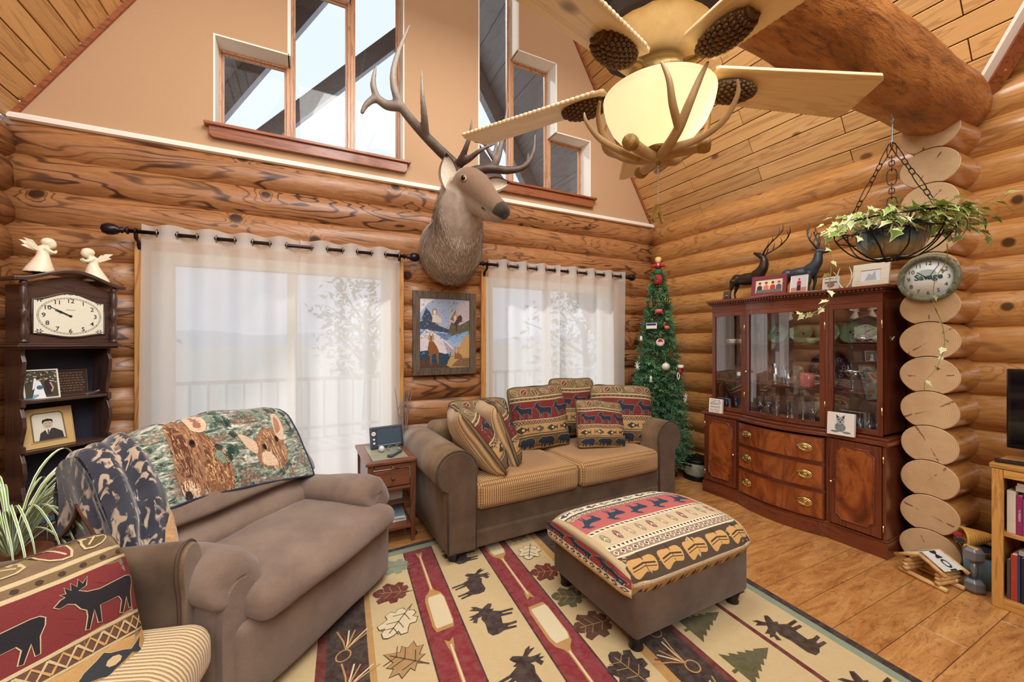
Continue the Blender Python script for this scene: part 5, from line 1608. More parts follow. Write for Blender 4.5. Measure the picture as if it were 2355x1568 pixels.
def ram(cx, cy, s, body, face, horn, pose):
    if pose == 'lie': p.poly([(cx-s*.5, cy-s*1.2), (cx+s*1.3, cy-s*1.3), (cx+s*1.2, cy-s*.7), (cx+s*.7, cy-s*.45), (cx+s*.3, cy-s*.2), (cx-s*.35, cy-s*.2)], body, 4)
    elif pose == 'side': p.poly([(cx-s*.25, cy-s*.9), (cx+s*.1, cy-s*1.1), (cx+s*.2, cy-s*1.9), (cx+s*.4, cy-s*1.9), (cx+s*.45, cy-s*.9), (cx+s*1.0, cy-s*.5), (cx+s*1.35, cy-s*.5), (cx+s*1.4, cy+s*.2), (cx+s*1.1, cy+s*.5), (cx+s*.6, cy+s*.35), (cx+s*.2, cy)], body, 4)
    else: p.poly([(cx-s*.55, cy-s*1.2), (cx-s*.25, cy-s*1.7), (cx-s*.15, cy-s*2.9), (cx+s*.05, cy-s*2.9), (cx+s*.15, cy-s*1.8), (cx+s*.75, cy-s*1.7), (cx+s*1.0, cy-s*2.9), (cx+s*1.2, cy-s*2.9), (cx+s*1.2, cy-s*1.4), (cx+s*.9, cy-s*.9), (cx+s*.35, cy-s*.3), (cx-s*.35, cy-s*.3)], body, 4)
    p.poly([(cx-s*.2, cy+s*.35), (cx-s*.24, cy), (cx-s*.12, cy-s*.42), (cx+s*.1, cy-s*.42), (cx+s*.22, cy), (cx+s*.2, cy+s*.35)], face, 4.6); p.disc(cx-s*.1, cy+s*.05, s*.03, s*.03, C_BROWN, 5, 6); p.disc(cx+s*.1, cy+s*.05, s*.03, s*.03, C_BROWN, 5, 6)
    for q in (-1, 1):
        p.line([(cx+q*s*(.12+.38*sin(t)*(.5+.5*t/4)), cy+s*(.3+.26*cos(t*1.0)-.15*t*.6)) for t in [.0, .5, 1.0, 1.6, 2.2, 2.8, 3.4]], s*.2, horn, 5, [1, 1, .95, .9, .75, .5, .25])
ram(.29, .79, .11, srgb(224, 212, 198), srgb(240, 232, 222), srgb(186, 140, 76), 'lie')
ram(.70, .72, .105, srgb(84, 72, 68), srgb(230, 224, 216), srgb(196, 146, 80), 'side')
ram(.22, .42, .125, srgb(142, 96, 56), srgb(150, 110, 76), srgb(196, 146, 80), 'stand')
ram(.73, .24, .095, srgb(140, 104, 70), srgb(200, 176, 146), srgb(186, 136, 76), 'lie')
rg = random.Random(8)
for k in range(420):                                               # brush strokes
    x, y = rg.random()*.97, rg.random()*.97
    if y > .6: base = (srgb(206, 214, 230), srgb(150, 172, 208), srgb(120, 126, 146)) if x < .5 else (srgb(190, 184, 194), srgb(150, 146, 156), srgb(108, 112, 128))
    elif y > .42: base = (srgb(96, 128, 176), srgb(140, 172, 210), srgb(84, 96, 118)) if x < .6 else (srgb(120, 116, 92), srgb(92, 92, 74), srgb(150, 146, 120))
    elif y > .18: base = (srgb(214, 208, 216), srgb(176, 170, 190), srgb(236, 230, 230)) if x < .6 else (srgb(206, 168, 116), srgb(170, 130, 84), srgb(226, 194, 146))
    else: base = (srgb(70, 58, 52), srgb(110, 92, 76), srgb(44, 60, 76)) if x < .55 else (srgb(150, 118, 84), srgb(112, 88, 66), srgb(186, 150, 106))
    a = rg.uniform(-.6, .9); l = rg.uniform(.012, .04)
    p.line([(x, y), (min(.99, x+l*cos(a)), min(.99, max(.01, y+l*sin(a))))], rg.uniform(.004, .01), base[k % 3], 3.7+k*.0004)
p.build('print', lambda u, v, h: ((u-.5)*iw, 0.004-h, fw+v*ih), M_photo, pic, lift=0.0004)

# ================================================================ MOUNTED ELK
EK = empty('elk_mount', (1.24, YB-0.02, 2.05), 0, 'mounted bull elk head and shoulders with tall antlers over the framed print', 'elk mount')
EO = Vector((1.24, YB-0.02, 2.05))
def W(x, y, z): return Vector((x, y, z))-EO
def oval_ring(c, ax, up, ra, rb, n=26, pear=0.0):
    """ring round axis ax; ra sideways, rb along up"""
    ax = ax.normalized(); up = (up-ax*up.dot(ax)).normalized(); sd = ax.cross(up)
    return [tuple(c+sd*(ra*cos(t)*(1+pear*sin(t)))+up*(rb*sin(t))) for t in [2*pi*k/n for k in range(n)]]
mb = MB()
# shoulder and neck: wall plate -> poll
pathn = [(W(1.245, 3.915, 2.40), .285, .34), (W(1.243, 3.80, 2.375), .292, .335), (W(1.235, 3.66, 2.40), .268, .30), (W(1.218, 3.53, 2.49), .238, .255), (W(1.195, 3.43, 2.60), .212, .225), (W(1.178, 3.35, 2.71), .186, .2), (W(1.17, 3.29, 2.80), .16, .175), (W(1.175, 3.25, 2.87), .115, .13)]
loops = []
for i, (c, a, b) in enumerate(pathn):
    d = pathn[min(i+1, len(pathn)-1)][0]-pathn[max(i-1, 0)][0]
    if i == 0: d = Vector((0, -1, 0.0))
    if i == 1: d = Vector((0, -1, 0.12))
    loops.append(oval_ring(c, d, Vector((0, -0.3, 1)), a, b))
mb.rings(loops)
# brisket point hanging in front of the chest
mb.rings([oval_ring(W(1.24, 3.74, 2.17), Vector((0, -.2, 1)), Vector((0, -1, 0)), .03, .03), oval_ring(W(1.24, 3.72, 2.20), Vector((0, -.2, 1)), Vector((0, -1, 0)), .16, .13), oval_ring(W(1.235, 3.66, 2.32), Vector((0, -.2, 1)), Vector((0, -1, 0)), .22, .18), oval_ring(W(1.225, 3.56, 2.46), Vector((0, -.4, 1)), Vector((0, -1, 0)), .19, .15)])
# head: poll -> muzzle, looking right and out into the room
HD = (W(1.40, 2.93, 2.515)-W(1.18, 3.30, 2.86)).normalized(); HUP = Vector((0.15, -0.35, 1))
head = [(W(1.165, 3.315, 2.87), .085, .09), (W(1.18, 3.285, 2.85), .13, .145), (W(1.21, 3.24, 2.81), .146, .17), (W(1.25, 3.175, 2.755), .138, .165), (W(1.29, 3.11, 2.685), .112, .145), (W(1.325, 3.05, 2.62), .09, .122), (W(1.358, 2.995, 2.565), .08, .104), (W(1.385, 2.95, 2.53), .074, .09), (W(1.404, 2.918, 2.512), .062, .072), (W(1.414, 2.90, 2.504), .036, .042)]
mb.rings([oval_ring(c, HD, HUP, a, b, pear=0.12) for (c, a, b) in head])
me = fuse(mb, 0.012, 6, 0.5)
HS = HD.cross(HUP).normalized(); HU = HS.cross(HD).normalized()
nose = W(1.40, 2.93, 2.515)
c_body, c_mane, c_head, c_pale, c_nose = srgb(176, 154, 132), srgb(96, 74, 58), srgb(128, 100, 78), srgb(224, 210, 192), srgb(36, 30, 32)
def elkcol(co, n):
    p = co; hz = (p-nose).dot(HD)
    s = mnoise.noise(p*9)*0.5+0.5; f = mnoise.noise(Vector((p.x*26, p.y*26, p.z*9)))*0.5+0.5
    wz = p.z+2.05; wy = p.y+EO.y
    c = mixc(c_body, srgb(214, 196, 174), f*0.7)
    # dark mane on the throat and neck front
    m = max(0, 1-abs(wz-2.55)/0.24)*max(0, min(1, (3.74-wy)/0.16))
    c = mixc(c, mixc(c_mane, srgb(132, 106, 80), f), m*1.1)
    low = max(0, 1-abs(wz-2.12)/0.12); c = mixc(c, srgb(176, 152, 122), low*0.6)
    if hz > -0.52 and wy < 3.36:
        c = mixc(c_head, srgb(140, 112, 86), f*0.7)
        up = (p-(nose+HD*hz)).dot(HU)
        if up < -0.02: c = mixc(c, mixc(c_pale, c_head, f*0.5), min(1, (-0.02-up)/0.05)*0.8)
        if hz > -0.05: c = mixc(c, c_nose, 0.85)
        if -0.06 < hz and up < -0.03: c = mixc(c_nose, c_pale, 0.55)
    return c
paint(me, elkcol)
def fur_mat():
    t = NT('elk_hair'); a = t.n.new('ShaderNodeAttribute'); a.attribute_name = 'Col'
    n = t.noise(t.coords((120, 120, 26)), 1.0, 3, 0.6, 0.3)
    c = t.mix(t.math('MULTIPLY', n, 0.55), a.outputs['Color'], t.mix(1.0, a.outputs['Color'], (0.35, 0.32, 0.3), 'MULTIPLY'))
    t.bump(n, 0.7, 0.006)
    return t.out(c, 0.85, 0, 0, 0.15, 0.3)
M_fur = fur_mat()
me.materials.append(M_fur)
link_mesh('body', me, EK)
M_eye = plain('dark_eye', srgb(14, 10, 8), 0.05, 0, 0.02)
M_nose = plain('wet_nose', srgb(30, 26, 28), 0.3, 0, 0.1)
ec = W(1.232, 3.19, 2.812)
for s in (-1, 1):
    c = W(1.236, 3.19, 2.80)+HS*(s*0.131)+HU*0.035
    e = MB(); e.ball(tuple(c), 0.027, 12, 8); eo = e.build('eye', M_eye, EK)
    tr_ = MB(); tr_.tube([tuple(c+HD*0.03*cos(t)+HU*0.02*sin(t)+HS*s*0.006) for t in [2*pi*k/16 for k in range(16)]], 0.007, 6, closed=True); tr_.build('eyelid', plain('pale_lid', srgb(186, 158, 124), 0.9), eo)
    nn = MB(); nn.ball(tuple(nose-HD*0.004+HS*s*0.04+HU*0.03), (0.014, 0.014, 0.011), 10, 6); nn.build('nostril', M_nose, EK)
mth = []
for k in range(13):
    q = (k/12)*2-1
    mth.append(tuple(nose-HD*(-0.004+0.16*q*q)+HS*(0.066*q*(1.0+0.35*abs(q)))+HU*(-0.035-0.008*abs(q))))
MB().tube(mth, 0.005, 6).build('mouth_line', M_nose, EK)
# ears: cupped leaves
def ear(base, tip, width, face):
    base, tip, face = Vector(base), Vector(tip), Vector(face).normalized()
    ax = (tip-base); L = ax.length; ax.normalize(); sd = ax.cross(face).normalized(); fc = sd.cross(ax).normalized()
    def S(a, b, o=0.0):
        w = width*sin(pi*min(1, 0.12+b*0.9))**0.8*(1-0.15*b)
        q = a*2-1
        return tuple(base+ax*L*b+sd*(w*0.5*q)+fc*(width*0.22*q*q - 0.01 - o))
    r = MB(); r.grid(lambda a, b: S(a, b, 0.012), 10, 12); r.grid(lambda a, b: S(a, b, 0.0), 10, 12); e = r.build('ear', plain('ear_hair', srgb(120, 98, 80), 0.9, 0, 0.25, 60), EK, fix=True)
    r = MB(); r.grid(lambda a, b: S(0.12+a*0.76, 0.06+b*0.84, -0.004), 8, 10); r.build('inner_ear', plain('inner_ear_hair', srgb(214, 200, 180), 0.9, 0, 0.25, 50), e, fix=False)
ear(W(1.065, 3.25, 2.76), W(1.015, 3.21, 3.04), 0.185, (-0.25, -1, 0.0)); ear(W(1.34, 3.20, 2.825), W(1.565, 3.14, 2.875), 0.14, (-0.15, -1, -0.4))
# hair of the neck and chest, lying downwards
rg = random.Random(77); hb = MB(); bod = [c for c in EK.children if c.name.startswith('body')][0].data
vs_ = [v for v in bod.vertices if v.co.y+EO.y > 3.30 and v.co.y+EO.y < 3.84 and v.co.z+2.05 < 2.86]
for k in range(5200):
    v = rg.choice(vs_); n = v.normal; p0 = v.co+Vector((rg.uniform(-.01, .01), rg.uniform(-.01, .01), rg.uniform(-.01, .01)))
    dwn = Vector((rg.uniform(-.25, .25), -0.15, -1)); dwn = (dwn-n*dwn.dot(n)); 
    if dwn.length < .05: continue
    dwn = (dwn.normalized()+n*0.16).normalized(); wd = dwn.cross(n).normalized()*rg.uniform(.0018, .0042); ln = rg.uniform(.025, .06)
    c = elkcol(v.co, n); c = mixc(mixc(c, srgb(70, 54, 44), rg.random()*.6), srgb(228, 212, 188), rg.random()**2*.7)
    p0 = p0+n*.001; a_, b_ = p0+dwn*ln*.55+n*.002, p0+dwn*ln
    hb.add([tuple(p0-wd), tuple(p0+wd), tuple(a_+wd*.8), tuple(a_-wd*.8), tuple(b_)], [(0, 1, 2, 3), (3, 2, 4)], 0, True, c)
tag(hb.build('neck_hair', attr_mat('elk_hair_strands', 0.8, 0.1, 60, 0.0, 0.2, 0.2), EK, fix=False), kind='stuff')
# antlers, each one surface
def antler(parts, name='antler'):
    mb = MB()
    for pts, r0, r1 in parts:
        sp = smoothline(pts, 6); n = len(sp)
        mb.tube(sp, [1.18*(r0+(r1-r0)*(k/(n-1))**1.3) for k in range(n)], 10)
    mb.ball(parts[0][0][0], 0.048, 12, 8)
    me = fuse(mb, 0.011, 4, 0.5)
    def ac(co, n):
        h = co.z+2.05
        t = min(1, max(0, (h-3.0)/0.5)); return mixc(srgb(66, 48, 38), srgb(150, 138, 126), t*0.9+0.15*mnoise.noise(co*12))
    paint(me, ac); me.materials.append(attr_mat('antler_bone', 0.5, 0.3, 60, 0.3, 0.4)); return link_mesh(name, me, EK)
antler([([W(1.15, 3.30, 2.93), W(1.14, 3.32, 3.0), W(0.97, 3.30, 3.11), W(0.79, 3.25, 3.22), W(0.64, 3.2, 3.34), W(0.585, 3.18, 3.50), W(0.61, 3.18, 3.68), W(0.665, 3.2, 3.85), W(0.72, 3.22, 4.0)], .044, .007),
        ([W(0.86, 3.27, 3.17), W(0.82, 3.16, 3.27), W(0.79, 3.1, 3.40), W(0.785, 3.1, 3.59)], .03, .006),
        ([W(0.645, 3.2, 3.33), W(0.55, 3.24, 3.33), W(0.47, 3.26, 3.37), W(0.40, 3.27, 3.31), W(0.365, 3.27, 3.23)], .036, .012),
        ([W(0.485, 3.26, 3.36), W(0.45, 3.25, 3.45), W(0.455, 3.25, 3.55), W(0.475, 3.25, 3.63)], .026, .006),
        ([W(1.13, 3.32, 2.98), W(1.16, 3.2, 3.06), W(1.185, 3.12, 3.18), W(1.20, 3.1, 3.32)], .028, .006),
        ([W(1.13, 3.32, 3.0), W(1.2, 3.18, 3.02), W(1.28, 3.1, 3.08), W(1.40, 3.08, 3.15)], .028, .007)])
antler([([W(1.245, 3.28, 2.93), W(1.30, 3.30, 2.98), W(1.44, 3.3, 3.03), W(1.62, 3.27, 3.04), W(1.75, 3.22, 3.08), W(1.82, 3.18, 3.20), W(1.83, 3.16, 3.36)], .044, .008),
        ([W(1.45, 3.3, 3.03), W(1.52, 3.33, 3.12), W(1.58, 3.36, 3.28), W(1.63, 3.38, 3.5), W(1.68, 3.4, 3.74)], .034, .006),
        ([W(1.52, 3.33, 3.12), W(1.46, 3.34, 3.2), W(1.40, 3.33, 3.26), W(1.30, 3.32, 3.25)], .022, .008), ([W(1.42, 3.33, 3.25), W(1.40, 3.33, 3.33)], .014, .005), ([W(1.5, 3.33, 3.15), W(1.52, 3.32, 3.3), W(1.5, 3.32, 3.42)], .018, .005),
        ([W(1.77, 3.21, 3.1), W(1.83, 3.3, 3.16), W(1.86, 3.34, 3.28)], .026, .006)])
# ================================================================ CEILING FAN
FX, FY, FZ = 1.075, 1.015, 2.405
FAN = empty('ceiling_fan', (FX, FY, FZ), 0, 'rustic ceiling fan with pinecone blade arms and antler-wrapped bowl light', 'ceiling fan')
M_blade = board_wood('pale_pine_blade', srgb(244, 226, 184), srgb(232, 208, 156), srgb(186, 146, 92), axis=0, gscale=1.0, contrast=0.25, shade=0.0, rough=0.45)
M_bronze = plain('antique_bronze', srgb(140, 112, 62), 0.42, 0.75, 0.35, 40, 0.5)
M_cone = plain('pinecone_bronze', srgb(96, 72, 44), 0.5, 0.4, 0.3, 60, 0.4)
M_antl = plain('resin_antler', srgb(176, 144, 96), 0.5, 0, 0.2, 24, 0.2)
M_antb = plain('resin_burr', srgb(150, 112, 48), 0.5, 0.1, 0.6, 60, 0.9)
MB().lathe([(0.085, 0.035), (0.092, 0.02), (0.105, 0.0), (0.118, -0.012), (0.122, -0.03), (0.112, -0.045), (0.09, -0.052), (0.08, -0.06), (0.098, -0.066), (0.10, -0.075)], 36).build('motor_housing', M_bronze, FAN)
def blade(ang, drop):
    b = empty('blade_arm', (0, 0, -0.008), (0, 0, ang), parent=FAN)
    # arm
    MB().tube(smoothline([(0.10, 0, -0.01), (0.15, 0.012, -0.018), (0.19, 0.0, -0.022), (0.25, 0, -0.02)], 5), [0.016]*5+[0.013]*11, 8).build('bracket', M_bronze, b)
    # pinecone boss under the root of the blade
    c = empty('pinecone', (0.235, 0, -0.022), parent=None); bpy.data.objects.remove(c)
    mb = MB()
    mb.ball((0.262, 0, -0.020), (0.088, 0.052, 0.030), 18, 10)
    for i in range(11):
        fx = -0.92+i*0.184; rr = sqrt(max(0, 1-fx*fx))
        for k in range(9):
            a = pi+pi*(k+0.5*(i % 2))/8.5
            if a > 2*pi: continue
            x = 0.262+0.088*fx; y = 0.052*rr*cos(a); z = -0.020+0.030*rr*sin(a)
            mb.ball((x, y, z-0.001), (0.0095, 0.007, 0.0065), 6, 4)
    mb.build('pinecone', M_cone, b)
    # blade: pitched board with a carved rope edge
    bl = MB()
    ol = [(0.17, -0.066), (0.18, -0.072), (0.75, -0.098), (0.77, -0.080), (0.78, 0.072), (0.76, 0.094), (0.18, 0.072), (0.17, 0.066)]
    bl.poly(ol, -0.006, 0.006, 'xy')
    o = bl.build('blade', M_blade, b, rot=(radians(-12), radians(drop), 0), bevel=0.003)
    rp = MB()
    for k in range(30):
        q = k/29; rp.ball((0.21+0.55*q, 0.072+0.022*q, 0.001), (0.0125, 0.0055, 0.0075), 8, 5)
    tag(rp.build('rope_edge', M_blade, o), kind='stuff')
    return b
for k in range(5): blade(radians(-21+72*k), 1.0)
# glass bowl: frosted, lit from inside
def bowl_mat():
    t = NT('frosted_bowl'); em = t.node('ShaderNodeEmission'); em.inputs[0].default_value = (1.0, 0.80, 0.50, 1); em.inputs[1].default_value = 0.46
    tl = t.node('ShaderNodeBsdfTranslucent'); tl.inputs[0].default_value = (0.26, 0.22, 0.15, 1)
    df = t.node('ShaderNodeBsdfDiffuse'); df.inputs[0].default_value = (0.8, 0.72, 0.52, 1)
    m = t.node('ShaderNodeMixShader'); m.inputs[0].default_value = 0.25; t.link(tl.outputs[0], m.inputs[1]); t.link(df.outputs[0], m.inputs[2])
    ad = t.node('ShaderNodeAddShader'); t.link(m.outputs[0], ad.inputs[0]); t.link(em.outputs[0], ad.inputs[1]); t.link(ad.outputs[0], t.n['Material Output'].inputs[0])
    return t.m
bowlp = [(0.178, -0.068), (0.184, -0.072), (0.183, -0.085), (0.175, -0.12), (0.155, -0.165), (0.122, -0.205), (0.08, -0.232), (0.03, -0.245), (0.0, -0.247)]
MB().lathe(bowlp+[(0.028, -0.241), (0.078, -0.228), (0.119, -0.2), (0.151, -0.161), (0.171, -0.118), (0.178, -0.085)], 48).build('glass_bowl', bowl_mat(), FAN)
MB().lathe([(0.03, -0.238), (0.05, -0.25), (0.03, -0.262), (0.012, -0.268), (0.008, -0.30)], 18).build('bowl_cap', M_bronze, FAN)
lp1 = lamp('bowl_bulb', 'POINT', (0.085, -0.075, -0.14), 12, (1.0, 0.82, 0.52), radius=0.045); lp1.parent = FAN
# antler cradle
def fan_antler(ang, forks=True):
    a = empty('antler', (0, 0, 0), (0, 0, ang), parent=FAN)
    mb = MB()
    mb.tube(smoothline([(-0.14, 0.03, -0.262), (-0.05, 0.02, -0.27), (0.05, -0.01, -0.272), (0.125, -0.02, -0.245), (0.175, -0.02, -0.19), (0.2, 0.0, -0.12), (0.195, 0.03, -0.07)], 6), lerps([.02, .019, .018, .016, .013, .009, .004], 37), 10)
    mb.tube(smoothline([(0.13, -0.02, -0.243), (0.17, -0.075, -0.2), (0.185, -0.1, -0.14), (0.17, -0.115, -0.08)], 6), lerps([.014, .012, .009, .004], 19), 8)
    mb.tube(smoothline([(0.06, -0.012, -0.272), (0.12, 0.05, -0.265), (0.19, 0.09, -0.235), (0.235, 0.1, -0.18), (0.245, 0.09, -0.14)], 6), lerps([.014, .012, .010, .007, .003], 25), 8)
    mb.build('beam', M_antl, a)
    MB().lathe([(0.018, -0.03), (0.024, -0.02), (0.026, 0.0), (0.022, 0.012), (0.0, 0.016)], 12, (0, 0, 0), 'x').build('burr', M_antb, a, loc=(-0.145, 0.031, -0.262), rot=(0, 0, pi))
    return a
for k in range(3): fan_antler(radians(-100+120*k))
ch = MB(); zz = -0.30
for k in range(22): ch.ball((0.0, 0.0, zz-k*0.0062), (0.003, 0.003, 0.0036), 6, 4)
pc = ch.build('pull_chain', plain('chain_metal', srgb(196, 188, 168), 0.3, 0.9), FAN)
fb = MB()
for s in (-1, 1):
    fb.add([(0, -0.004, -0.436), (s*0.028, -0.004, -0.49), (s*0.018, -0.004, -0.50), (0, -0.004, -0.462), (0, 0.004, -0.436), (s*0.028, 0.004, -0.49), (s*0.018, 0.004, -0.50), (0, 0.004, -0.462)], [(0, 1, 2, 3), (7, 6, 5, 4), (0, 4, 5, 1), (1, 5, 6, 2), (2, 6, 7, 3), (3, 7, 4, 0)])
    fb.add([(0, 0.006, -0.432), (s*0.034, 0.006, -0.475), (s*0.026, 0.006, -0.482), (0, 0.006, -0.448), (0, 0.014, -0.432), (s*0.034, 0.014, -0.475), (s*0.026, 0.014, -0.482), (0, 0.014, -0.448)], [(0, 1, 2, 3), (7, 6, 5, 4), (0, 4, 5, 1), (1, 5, 6, 2), (2, 6, 7, 3), (3, 7, 4, 0)])
fb.build('pull_fob', M_antb, FAN)

# ================================================================ HANGING IVY BASKET
HX, HY = 3.13, 1.14
HB = empty('hanging_basket', (HX, HY, 0), 0, 'black wire hanging basket of ivy on three chains under the tie log', 'hanging plant')
M_iron = plain('black_iron', srgb(34, 32, 34), 0.4, 0.7, 0.15)
M_hook = plain('zinc_hook', srgb(170, 172, 178), 0.3, 0.9)
hk = MB(); hk.tube(smoothline([(0, 0, 2.90), (0, 0, 2.86), (0.015, 0, 2.845), (0.02, 0, 2.825), (0.005, 0, 2.81), (-0.012, 0, 2.825)], 5), 0.005, 8)
hk.tube(smoothline([(0.004, 0, 2.83), (0.012, 0.0, 2.82), (0.006, 0, 2.77), (0.002, 0, 2.70), (-0.006, 0, 2.685), (0.008, 0, 2.68)], 5), 0.0045, 8)
hk.build('hook', M_hook, HB)
RIMZ, RIMR = 2.205, 0.275
def link_shape(w, h, n=18):
    out = []
    for k in range(n):
        t = 2*pi*k/n; x, y = cos(t), sin(t)
        out.append((w*0.5*(abs(x)**0.5)*(1 if x > 0 else -1), h*0.5*(abs(y)**0.8)*(1 if y > 0 else -1)))
    return out
TOPZ = 2.685
for k, ang in enumerate((radians(200), radians(320), radians(80))):
    cc = empty('chain', (0, 0, 0), parent=HB)
    e = Vector((RIMR*cos(ang), RIMR*sin(ang), RIMZ)); s = Vector((0, 0, TOPZ)); d = (e-s); L = d.length; d.normalize()
    sd = Vector((-sin(ang), cos(ang), 0)); nn = d.cross(sd)
    pos = 0.0; seq = [('long', .115), ('small', .035), ('small', .035), ('small', .035)]; i = 0
    while pos < L-0.02:
        kind, ln = seq[i % 4]
        ln = min(ln, L-pos)
        a_ = sd if (i % 2 == 0 or kind == 'long') else nn
        w_ = 0.042 if kind == 'long' else 0.024
        mb = MB(); mb.tube([tuple(s+d*(pos+ln/2+q[1]*(ln+0.006)/ (0.5*2)/1.0*1.0 if False else pos+ln/2+q[1])+a_*q[0]) for q in link_shape(w_, ln+0.007)], 0.0026, 6, closed=True)
        mb.v = mb.v
        link_ = mb.build('link', M_iron, cc)
        pos += ln; i += 1
wf = MB()
def ring_pts(r, z, n=40): return [(r*cos(2*pi*k/n), r*sin(2*pi*k/n), z) for k in range(n)]
wf.tube(ring_pts(RIMR, RIMZ), 0.005, 6, closed=True); wf.tube(ring_pts(RIMR*0.93, RIMZ-0.075), 0.0035, 6, closed=True); wf.tube(ring_pts(0.06, RIMZ-0.215, 20), 0.004, 6, closed=True)
for k in range(10):
    a = 2*pi*k/10
    wf.tube(smoothline([(RIMR*cos(a), RIMR*sin(a), RIMZ), (RIMR*0.95*cos(a), RIMR*0.95*sin(a), RIMZ-0.07), (RIMR*0.7*cos(a+.08), RIMR*0.7*sin(a+.08), RIMZ-0.16), (0.1*cos(a), 0.1*sin(a), RIMZ-0.212), (0.02*cos(a), 0.02*sin(a), RIMZ-0.217)], 5), 0.004, 6)
wf.build('wire_frame', M_iron, HB)
def glaze_mat():
    t = NT('drip_glaze'); tc = t.n.new('ShaderNodeTexCoord'); sp = t.n.new('ShaderNodeSeparateXYZ'); t.link(tc.outputs['Object'], sp.inputs[0])
    n = t.noise(t.coords((20, 20, 2)), 1.0, 3)
    h = t.math('ADD', sp.outputs[2], t.math('MULTIPLY', n, 0.12))
    c = t.ramp(t.math('MULTIPLY_ADD', h, 5.5, -11.4), [(0.2, srgb(146, 132, 92)), (0.45, srgb(60, 92, 96)), (0.6, srgb(22, 44, 62))])
    return t.out(c, 0.1, 0, 0.6)
MB().lathe([(0.09, RIMZ-0.20), (0.12, RIMZ-0.19), (0.16, RIMZ-0.12), (0.168, RIMZ-0.055), (0.178, RIMZ-0.045), (0.178, RIMZ-0.03), (0.165, RIMZ-0.03), (0.16, RIMZ-0.05), (0.0, RIMZ-0.06)], 36).build('glazed_pot', glaze_mat(), HB)
# ivy: stems with five-lobed leaves
IVY = [(0, 0), (.16, .1), (.42, .02), (.34, .26), (.62, .36), (.36, .5), (.22, .62), (0, 1.0), (-.22, .62), (-.36, .5), (-.62, .36), (-.34, .26), (-.42, .02), (-.16, .1)]
def leaf_mat(name, c1, c2, edge):
    t = NT(name); oi = t.n.new('ShaderNodeObjectInfo'); n = t.noise(t.coords(), 30, 2)
    a = t.n.new('ShaderNodeAttribute'); a.attribute_name = 'Col'
    c = t.mix(t.math('ADD', t.math('MULTIPLY', oi.outputs['Random'], 0.6), t.math('MULTIPLY', n, 0.4)), c1, c2)
    c = t.mix(a.outputs['Fac'], c, edge)
    t.b.inputs['Subsurface Weight'].default_value = 0.0
    return t.out(c, 0.4, 0, 0.1)
M_ivy = leaf_mat('ivy_leaf', srgb(86, 122, 52), srgb(164, 190, 92), srgb(222, 226, 168))
M_ivyv = leaf_mat('pale_ivy_leaf', srgb(160, 186, 96), srgb(224, 232, 170), srgb(240, 240, 206))
M_ivystem = plain('ivy_stem', srgb(140, 128, 72), 0.7)
def ivy_leaf_mesh(m):
    mb = MB()
    def P3(p, k): x, y = p[0]*k, 0.35+(p[1]-0.35)*k; return (x*0.72, y, 0.10*abs(x)-0.18*y*y)
    inner = [P3(p, 0.82) for p in IVY]; outer = [P3(p, 1.0) for p in IVY]; n = len(IVY)
    mb.add(inner+[(0, 0.35, -0.03)], [(i, (i+1) % n, n) for i in range(n)], 0, True, (0, 0, 0))
    mb.add(inner+outer, [(i, (i+1) % n, n+(i+1) % n, n+i) for i in range(n)], 0, True, (0.75, 0.75, 0.75))
    return mb.mesh('leaf', m, fix=False)
IVM = [ivy_leaf_mesh(M_ivy), ivy_leaf_mesh(M_ivyv)]
rng = random.Random(12)
def ivy_vine(pts, nleaf, size, variegated=0.2):
    sp = smoothline(pts, 5)
    v = empty('vine', (0, 0, 0), parent=HB)
    MB().tube(sp, 0.0022, 5).build('stem', M_ivystem, v)
    for k in range(nleaf):
        q = (k+0.6)/nleaf; i = min(int(q*(len(sp)-1)), len(sp)-2)
        c = Vector(sp[i]); d = (Vector(sp[i+1])-c).normalized()
        out = Vector((c.x, c.y, 0)); out = out.normalized() if out.length > 0.01 else Vector((1, 0, 0))
        o = link_mesh('leaf', IVM[1 if rng.random() < variegated else 0], v, c)
        fwd = (d*0.3+out*rng.uniform(0.3, 0.9)+Vector((rng.uniform(-.7, .7), rng.uniform(-.7, .7), rng.uniform(-.9, .15)))).normalized()
        up = (Vector((rng.uniform(-.4, .4), -0.5+rng.uniform(-.5, .4), 0.9))); x = fwd.cross(up).normalized(); z = x.cross(fwd)
        M = Matrix((x, fwd, z)).transposed()
        o.rotation_euler = M.to_euler(); s = size*rng.uniform(0.7, 1.15); o.scale = (s, s, s)
def rel(x, y, z): return (x-HX, y-HY, z)
for k in range(30):
    a = 2*pi*k/30+rng.uniform(-.1, .1); r1 = rng.uniform(0.26, 0.40); dz = rng.uniform(-0.16, 0.10)
    if k % 3 == 0: r1 *= 0.7; dz = rng.uniform(0.0, 0.12)
    ivy_vine([(0.1*cos(a), 0.1*sin(a), RIMZ-0.05), (0.2*cos(a), 0.2*sin(a), RIMZ+0.03), (r1*0.85*cos(a+.2), r1*0.85*sin(a+.2), RIMZ+dz*0.3), (r1*cos(a+.3), r1*sin(a+.3), RIMZ+dz)], 6, 0.062, 0.25 if cos(a) > 0 else 0.5)
for k in range(26):
    a = radians(rng.uniform(150, 350)); r1 = rng.uniform(0.25, 0.36); dz = rng.uniform(-0.13, 0.05)
    ivy_vine([(0.14*cos(a), 0.14*sin(a), RIMZ-0.04), (0.2*cos(a), 0.2*sin(a), RIMZ+0.02), (r1*cos(a+.15), r1*sin(a+.15), RIMZ+dz*.4), (r1*1.02*cos(a+.3), r1*1.02*sin(a+.3), RIMZ+dz)], 5, 0.075, 0.12)
